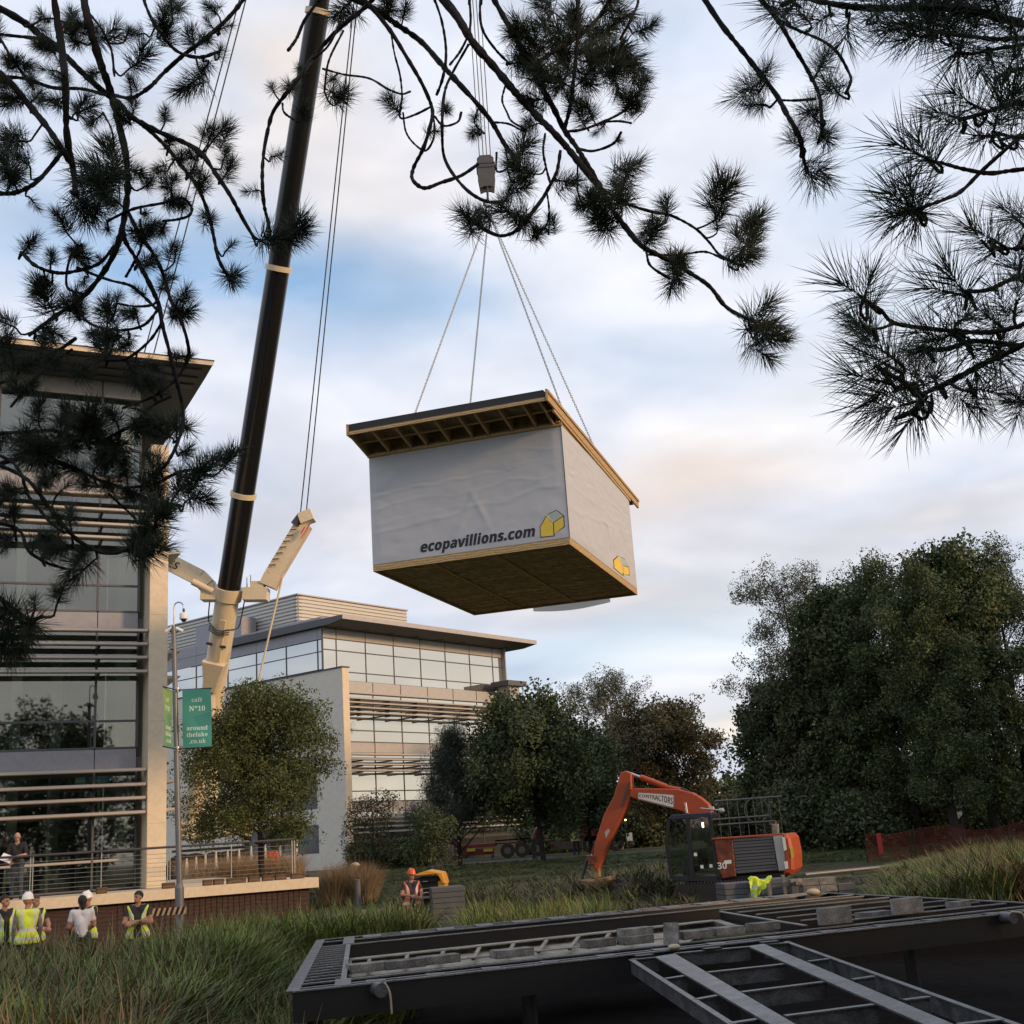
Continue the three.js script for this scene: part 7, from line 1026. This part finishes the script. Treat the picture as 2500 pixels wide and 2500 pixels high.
pine('pine with tangled dark branches hanging before the near office', [-4.7, -3.4, 10], 6.0, [
  [nA([[270, -90], [300, 100], [330, 300], [345, 500], [350, 700], [385, 900], [395, 1020]]), 11, 6, -0.3, 0.6], [nA([[425, -90], [465, 120], [520, 310], [580, 480], [620, 640], [660, 820], [670, 960], [650, 1150], [610, 1300], [540, 1430], [430, 1560], [300, 1650], [150, 1760]]), 13, 4, 0, 0.6],
  [nA([[-60, 10], [130, 120], [230, 200], [330, 280], [430, 380], [530, 470], [620, 540], [700, 620], [830, 690], [950, 740], [1040, 790], [1130, 910], [1210, 1030], [1280, 1160], [1340, 1260]]), 10, 4, 0.1, 0.4], [nA([[690, 610], [790, 690], [880, 780], [960, 880], [1040, 990], [1090, 1110], [1120, 1240], [1150, 1370], [1210, 1470]]), 6, 3.5, 0.1],
  [nA([[-60, 340], [60, 440], [160, 560], [250, 670], [330, 790], [385, 870]]), 11, 7, -0.2, 0.3], [nA([[1320, -60], [1200, 90], [1080, 200], [960, 290], [860, 380], [780, 460], [700, 510], [600, 500]]), 6, 4.5, 0.3, 0.5], [nA([[730, -60], [800, 110], [860, 200], [950, 280], [1050, 300], [1150, 270]]), 5, 4, 0.2, 0.5],
  [nA([[-60, 175], [90, 190], [250, 210], [330, 260]]), 5, 4, 0.2, 0.3], [nA([[-60, 405], [120, 410], [280, 460], [420, 465], [560, 500]]), 5, 4, 0.1, 0.3], [nA([[-60, 1010], [80, 1010], [170, 970], [260, 880], [330, 790]]), 6.5, 5, -0.2, 0.3],
  [nA([[640, 1180], [660, 1270], [710, 1350], [770, 1460], [830, 1590], [850, 1700], [890, 1850], [920, 1980], [955, 2120], [950, 2260], [880, 2420], [800, 2500]]), 7, 3.5, 0], [nA([[670, 1110], [740, 1240], [810, 1340], [860, 1450], [890, 1560], [940, 1660], [980, 1780], [985, 1880], [920, 1990], [800, 2080], [640, 2140]]), 5.5, 3, 0.1],
  [nA([[400, 1400], [470, 1430], [580, 1470], [690, 1500], [760, 1560], [820, 1620]]), 4, 3.5, 0], [nA([[110, 1320], [200, 1400], [300, 1430], [400, 1420], [520, 1380], [600, 1290]]), 5, 4, 0], [nA([[610, 1590], [700, 1605], [790, 1600], [825, 1580]]), 3, 3, 0], [nA([[830, 1620], [760, 1700], [640, 1730], [540, 1720], [450, 1680], [400, 1600]]), 4, 3, 0], [nA([[850, 1690], [780, 1790], [660, 1880], [540, 1890]]), 4, 3, 0.1],
  [nA([[460, 60], [530, 150], [580, 250], [600, 400]]), 4, 3, 0], [nA([[540, 590], [590, 700], [600, 800]]), 3, 2.5, 0], [nA([[560, 1160], [700, 1095], [850, 1065], [960, 1040], [1000, 1080], [990, 1130], [930, 1150], [855, 1158]]), 4, 3, 0], [nA([[170, 130], [230, 100], [310, 105], [380, 140]]), 3, 2.5, 0], [nA([[860, 740], [930, 730], [1000, 770], [1060, 830]]), 3.5, 3, 0.1], [nA([[0, 200], [60, 300], [130, 400], [180, 470]]), 4, 3, 0.1], [nA([[430, 1540], [350, 1500], [370, 1340], [430, 1280]]), 4, 3, 0], [nA([[660, 1450], [700, 1380], [740, 1290], [735, 1150]]), 4, 3, 0.1],
  [nD([[-60, 740], [80, 800], [180, 870], [260, 980], [330, 1070], [400, 1150], [480, 1210], [580, 1250], [680, 1240], [780, 1160]]), 5.5, 4, -0.4, 0.2], [nD([[-60, 690], [60, 740], [120, 820], [150, 920], [220, 1010], [290, 1090], [360, 1140]]), 4.5, 3, -0.3, 0.2], [nD([[400, 770], [560, 850], [680, 890], [800, 940], [920, 975], [1010, 990]]), 5, 4, 0.0], [nD([[-60, 770], [150, 720], [300, 740], [420, 780]]), 6, 5, 0.0, 0.2], [nD([[600, 920], [700, 1010], [750, 1060]]), 3, 2.5, 0], [nD([[-60, 1080], [60, 1100], [120, 1140], [160, 1240], [250, 1300], [370, 1340]]), 5, 3.5, -0.3, 0.2], [nD([[-60, 1450], [80, 1560], [180, 1620], [240, 1600]]), 5, 4, -0.4, 0.2], [nD([[-60, 590], [120, 580], [300, 570], [390, 600], [520, 640], [640, 590], [760, 520], [850, 430], [950, 380]]), 5, 3.5, 0, 0.2], [nD([[680, 890], [850, 870], [1000, 800], [1150, 780]]), 4, 3, 0.0], [nD([[-60, 330], [60, 280], [160, 200], [300, 140], [420, 60]]), 6, 4, 0.0, 0.2], [nD([[60, 440], [150, 330], [260, 220], [400, 120]]), 4, 3, -0.1]
], [...zM([[860, 130, 120], [900, 60, 130], [1120, 60, 90], [720, 330, 120], [550, 190, 110], [480, 200, 100], [1010, 430, 130], [1080, 350, 90], [1150, 285, 70], [1140, 710, 110], [1190, 900, 100], [930, 1060, 110], [890, 990, 90], [1215, 1450, 130], [1400, 1260, 130], [1530, 1230, 150], [560, 900, 170], [480, 950, 170], [420, 1050, 180], [100, 740, 140], [40, 900, 150], [60, 330, 80], [60, 520, 100], [300, 520, 110], [430, 580, 110], [360, 1610, 140], [250, 1580, 130], [560, 1660, 130], [150, 1290, 90], [940, 1630, 130], [40, 1700, 90], [600, 1780, 120], [700, 580, 70], [560, 1200, 60], [250, 260, 90], [1060, 960, 90], [700, 900, 110], [20, 430, 90], [180, 520, 90], [410, 1300, 30], [130, 850, 100], [330, 1180, 100]], 0, 0, 0.4658),
  ...zM([[540, 520, 140], [480, 600, 150], [650, 650, 150], [300, 650, 150], [250, 730, 150], [120, 350, 110], [220, 480, 120], [900, 580, 130], [760, 560, 120], [980, 560, 110], [1180, 760, 120, 0.5], [1270, 740, 110, 0.8], [1100, 850, 140, 0.3], [1000, 900, 140, 0.6], [900, 1000, 130], [860, 1110, 160, 0.4], [760, 1200, 160, 0.2], [830, 1260, 140, 0], [480, 1330, 130], [250, 1200, 90], [50, 920, 100], [80, 1050, 90], [330, 1500, 100, 0.9], [80, 1600, 160], [40, 1700, 150], [150, 1720, 110], [20, 620, 90], [620, 880, 110], [700, 800, 120], [420, 800, 120], [550, 760, 130], [640, 520, 110], [820, 860, 120], [740, 930, 110], [880, 760, 110], [1080, 950, 120, -0.3], [180, 600, 130], [380, 560, 130], [100, 240, 110], [300, 200, 100], [430, 250, 110], [560, 130, 110], [750, 250, 110], [830, 220, 90], [240, 120, 110], [60, 130, 120], [350, 1230, 90], [30, 1180, 100], [600, 700, 120], [500, 880, 110]], 0, 800, 0.44)], 71, false, 0.75);
pine('pine whose long limbs cross above the crane hook', [-2.6, 2.2, 11], 6.6, [
  [nA([[1960, -10], [1900, 50], [1800, 130], [1700, 230], [1640, 300], [1580, 390], [1500, 490], [1430, 590], [1400, 700], [1380, 820], [1375, 950], [1385, 1080], [1410, 1180], [1420, 1260]]), 7, 4, 0], [nA([[1690, 360], [1800, 390], [1932, 410], [2040, 470], [2100, 492], [2150, 480]]), 3, 2.5, 0], [nA([[1720, -60], [1600, 100], [1555, 200], [1510, 265]]), 4.5, 4, 0, 0.4], [nA([[1480, 540], [1490, 590], [1560, 640]]), 3, 2.5, 0], [nA([[1640, 310], [1720, 240], [1810, 60]]), 3.5, 3, 0], [nA([[1700, 480], [1720, 330], [1800, 160]]), 3, 2.5, 0],
  [nB([[20, -60], [250, 50], [350, 120], [480, 210], [590, 330], [680, 430], [780, 540], [860, 640], [930, 760], [1000, 850]]), 9, 5, 0, 0.5], [nB([[170, -30], [320, 150], [420, 310], [500, 450], [545, 560], [540, 650], [500, 780], [450, 880], [450, 950], [500, 985], [600, 955], [700, 920], [790, 860]]), 6, 4, 0, 0.5],
  [nB([[560, -60], [680, 90], [760, 220], [880, 360], [980, 480], [1080, 590], [1180, 690], [1260, 780], [1340, 880], [1420, 980], [1480, 1080], [1560, 1190], [1660, 1300], [1760, 1350], [1880, 1420], [2000, 1500], [2090, 1610], [2240, 1690]]), 12, 4.5, 0, 0.6], [nB([[840, -60], [940, 120], [1030, 280], [1110, 440], [1180, 560], [1240, 680], [1310, 780], [1370, 880], [1430, 980]]), 8, 6, 0.1, 0.5],
  [nB([[1310, -60], [1310, 200], [1290, 400], [1270, 560], [1240, 680]]), 6, 5, 0.1, 0.5], [nB([[1520, -60], [1420, 90], [1330, 180], [1200, 260], [1100, 330]]), 7, 5, 0.2, 0.5], [nB([[540, -60], [600, 120], [620, 300], [600, 420], [570, 500]]), 4, 3.5, 0, 0.4], [nB([[740, -60], [745, 150], [700, 260], [640, 340]]), 4, 3, 0, 0.4], [nB([[740, 230], [650, 390], [610, 500], [600, 700], [610, 820], [670, 930], [760, 1020], [850, 1060], [950, 1050]]), 4, 4, 0], [nB([[800, -60], [810, 150], [880, 260], [960, 340]]), 4, 3, 0.1, 0.4],
  [nB([[1240, 690], [1330, 680], [1440, 640], [1540, 590], [1600, 540]]), 4, 3, 0.1], [nB([[1440, 640], [1520, 635], [1590, 645]]), 3, 2.5, 0.1], [nB([[1310, 780], [1400, 790], [1500, 750], [1540, 690]]), 4, 3, 0.1], [nB([[1220, 790], [1200, 900], [1150, 1000], [1090, 1090], [1000, 1200], [900, 1235], [800, 1190], [760, 1150]]), 5, 4, 0], [nB([[1140, 700], [1130, 800], [1150, 900], [1170, 970]]), 3.5, 3, 0], [nB([[1310, 860], [1310, 1000], [1340, 1080]]), 3, 2.5, 0], [nB([[1400, 960], [1550, 1060], [1700, 1110], [1800, 1130], [1930, 1200], [2000, 1270], [2060, 1340], [2180, 1400]]), 4.5, 3, 0], [nB([[1680, 1335], [1850, 1335], [1980, 1320], [2080, 1360]]), 3, 2.5, 0], [nB([[1670, 1320], [1690, 1390], [1790, 1460]]), 3.5, 3, 0], [nB([[1150, 1010], [1160, 1120], [1140, 1190], [1080, 1220]]), 3, 2.5, 0], [nB([[395, 590], [410, 690], [450, 750], [510, 790], [550, 740], [560, 660], [545, 590]]), 3, 2.5, 0], [nB([[330, 150], [350, 280], [380, 400], [390, 500], [385, 620], [460, 600], [540, 560]]), 3, 3, 0], [nB([[930, 450], [915, 530], [940, 590], [970, 640], [1040, 680]]), 3, 2.5, 0], [nB([[860, 640], [950, 650], [1010, 680], [1040, 690]]), 3, 2.5, 0], [nB([[560, 610], [610, 660], [680, 640], [700, 590]]), 3, 3, 0], [nB([[790, 560], [770, 640], [820, 700]]), 2.5, 2, 0], [nB([[930, 760], [940, 880], [890, 900], [885, 800]]), 3, 2.5, 0], [nB([[1500, -60], [1620, -20], [1590, 100], [1530, 210]]), 4, 3, 0.2, 0.4]
], [...zM([[1440, 820, 70], [1590, 600, 90], [1780, 520, 120], [1430, 470, 50], [1580, 370, 50]], 0, 0, 0.4658), ...zM([[350, 570, 110], [620, 570, 80], [100, 30, 130], [320, 30, 120], [400, 70, 90], [780, 610, 70], [1000, 180, 170], [1100, 250, 180], [1250, 330, 180], [1400, 300, 180], [1550, 300, 150], [1620, 330, 120], [1300, 130, 170], [1150, 50, 120], [1500, 60, 170], [1640, 160, 110, 0], [1200, 420, 160], [1350, 400, 160], [1120, 520, 130], [1270, 560, 100], [1590, 560, 110], [1380, 600, 90], [1640, 480, 90], [1020, 800, 130], [1050, 900, 140], [1000, 950, 110], [1230, 950, 110], [760, 1150, 130], [840, 1140, 120], [960, 1130, 120], [1040, 1150, 130], [1160, 1190, 90], [1100, 1230, 100], [1380, 1060, 130], [1470, 1150, 150], [1550, 1060, 130], [1560, 930, 130], [1520, 1010, 120], [1680, 1180, 110], [1690, 1250, 100], [1820, 1380, 110], [1830, 1440, 120], [1780, 1100, 100, 1.4], [940, 1040, 80], [1340, 1080, 90], [990, 330, 140], [1080, 420, 130], [1460, 380, 140], [1200, 200, 150], [1420, 180, 150], [1040, 680, 50], [1520, 735, 60]], 800, 0, 0.4658), ...zM([[270, 830, 110, 1.4], [250, 920, 80, 1.4], [400, 930, 110, 1.0], [390, 1000, 120, 0.9], [340, 1070, 90, 0.3], [90, 1070, 90], [430, 1340, 130], [450, 1390, 110]], 1600, 0, 0.5952)], 72, false, 0.10);
pine('pine with long dark needles reaching in from the bank', [3.9, -1.2, 9], 3.7, [
  [nC([[160, -70], [270, 100], [350, 200], [420, 290], [490, 380], [540, 470], [590, 560], [610, 660], [625, 710]]), 8, 4.5, 1.1, 0.5], [nC([[380, -60], [500, 80], [560, 180], [620, 280], [665, 370], [680, 450], [685, 560]]), 7, 4, 1.1, 0.5], [nC([[510, 90], [600, 130], [690, 170], [750, 220], [790, 290], [800, 340], [780, 385]]), 4.5, 3.5, 1.1], [nC([[500, 410], [580, 412], [660, 405]]), 3.5, 3, 1.1],
  [nC([[1620, 130], [1512, 100], [1300, 45], [1100, 30], [900, 35], [750, 20], [600, -10], [520, 20]]), 13, 6, 0.2, 0.3], [nC([[1600, 150], [1400, 160], [1300, 150], [1150, 130], [1000, 90]]), 7, 4, 0.1, 0.3], [nC([[1600, 170], [1400, 200], [1300, 220], [1230, 215]]), 6, 4, 0, 0.3], [nC([[1620, 680], [1460, 700], [1360, 710], [1250, 690], [1180, 670], [1100, 655]]), 7, 4, -0.2, 0.2], [nC([[1620, 480], [1500, 560], [1440, 610], [1340, 700], [1260, 780], [1180, 820], [1110, 845], [1060, 860]]), 6, 4, -0.2, 0.2], [nC([[1600, 1005], [1460, 1020], [1400, 1015], [1370, 990]]), 6, 4, -0.3, 0.2], [nC([[1600, 1090], [1450, 1150], [1360, 1190], [1260, 1195]]), 7, 5, -0.2, 0.2],
  [nC([[1620, 1290], [1400, 1360], [1250, 1360], [1100, 1345], [980, 1325], [920, 1270], [850, 1225]]), 7, 4, -0.3, 0.2], [nC([[985, 1325], [930, 1345], [880, 1350]]), 4, 3, -0.3], [nC([[1640, 1340], [1440, 1450], [1330, 1500], [1200, 1570], [1100, 1620], [1060, 1680], [980, 1720]]), 9, 5, -0.3, 0.2], [nC([[1500, 1420], [1300, 1400], [1200, 1430], [1080, 1430]]), 7, 5, -0.2], [nC([[1100, 1620], [1020, 1570], [950, 1530], [900, 1500]]), 6, 4, -0.3], [nC([[1200, 1570], [1260, 1600], [1300, 1600]]), 4, 3, -0.3], [nC([[1620, 420], [1450, 430], [1330, 470], [1250, 490]]), 7, 4, -0.1, 0.2], [nC([[1600, 580], [1460, 560], [1380, 540]]), 5, 4, -0.1, 0.2], [nC([[1600, 270], [1460, 290], [1400, 320]]), 5, 4, 0, 0.2], [nC([[1620, 1680], [1560, 1670], [1500, 1650]]), 5, 4, -0.3, 0.2]
], [...zM([[400, 370, 120], [440, 310, 100], [680, 270, 110], [740, 370, 110], [650, 480, 130], [690, 560, 110], [620, 690, 130, -1.4], [590, 600, 90], [430, 430, 100]], 1600, 0, 0.5952), ...zM([[1090, 640, 240, 2.8], [1130, 660, 220, 2.6], [1050, 850, 230, 3.1], [1070, 870, 220, 3.6], [850, 1220, 210, 2.6], [860, 1215, 180, 1.3], [1390, 990, 200, 2.5], [1350, 1000, 200, 2.2], [1260, 1190, 210, 2.8], [1200, 1200, 200, 3.0], [1200, 1380, 200], [950, 1500, 250, 2.7], [900, 1560, 250, 3.0], [1000, 1600, 250, 3.3], [960, 1460, 220, 2.2], [1030, 1660, 230, 3.6], [1080, 1680, 200, 4.2], [1150, 1560, 220], [1300, 1610, 150, 4.8], [1300, 1450, 210], [1400, 1330, 200], [860, 1340, 150, 3.2], [1500, 1650, 130, 3.3], [1080, 1440, 120], [1250, 1320, 200], [1420, 1420, 200], [1480, 1250, 200], [500, 50, 210, 3.2], [600, 60, 210, 3.4], [560, 30, 200, 3.8], [700, 70, 200, 4.0], [790, 100, 200, 4.6], [900, 60, 210], [1050, 80, 230], [1150, 60, 230], [1200, 100, 230], [1280, 60, 230], [1350, 60, 230], [1450, 120, 220], [1250, 200, 220, 3.9], [1300, 430, 230, 3.0], [1400, 500, 230], [1450, 420, 220], [1350, 560, 210, 3.5], [1220, 480, 190, 2.9], [1450, 280, 210], [1100, 150, 210, 3.8], [1000, 120, 200, 3.9], [950, 30, 220], [1480, 180, 220], [1380, 250, 210], [1480, 560, 210], [1400, 20, 220], [1480, 900, 170, 2.4], [1500, 1080, 190]], 1600, 0, 0.5952)], 73, true);
renderer.render(scene, camera);
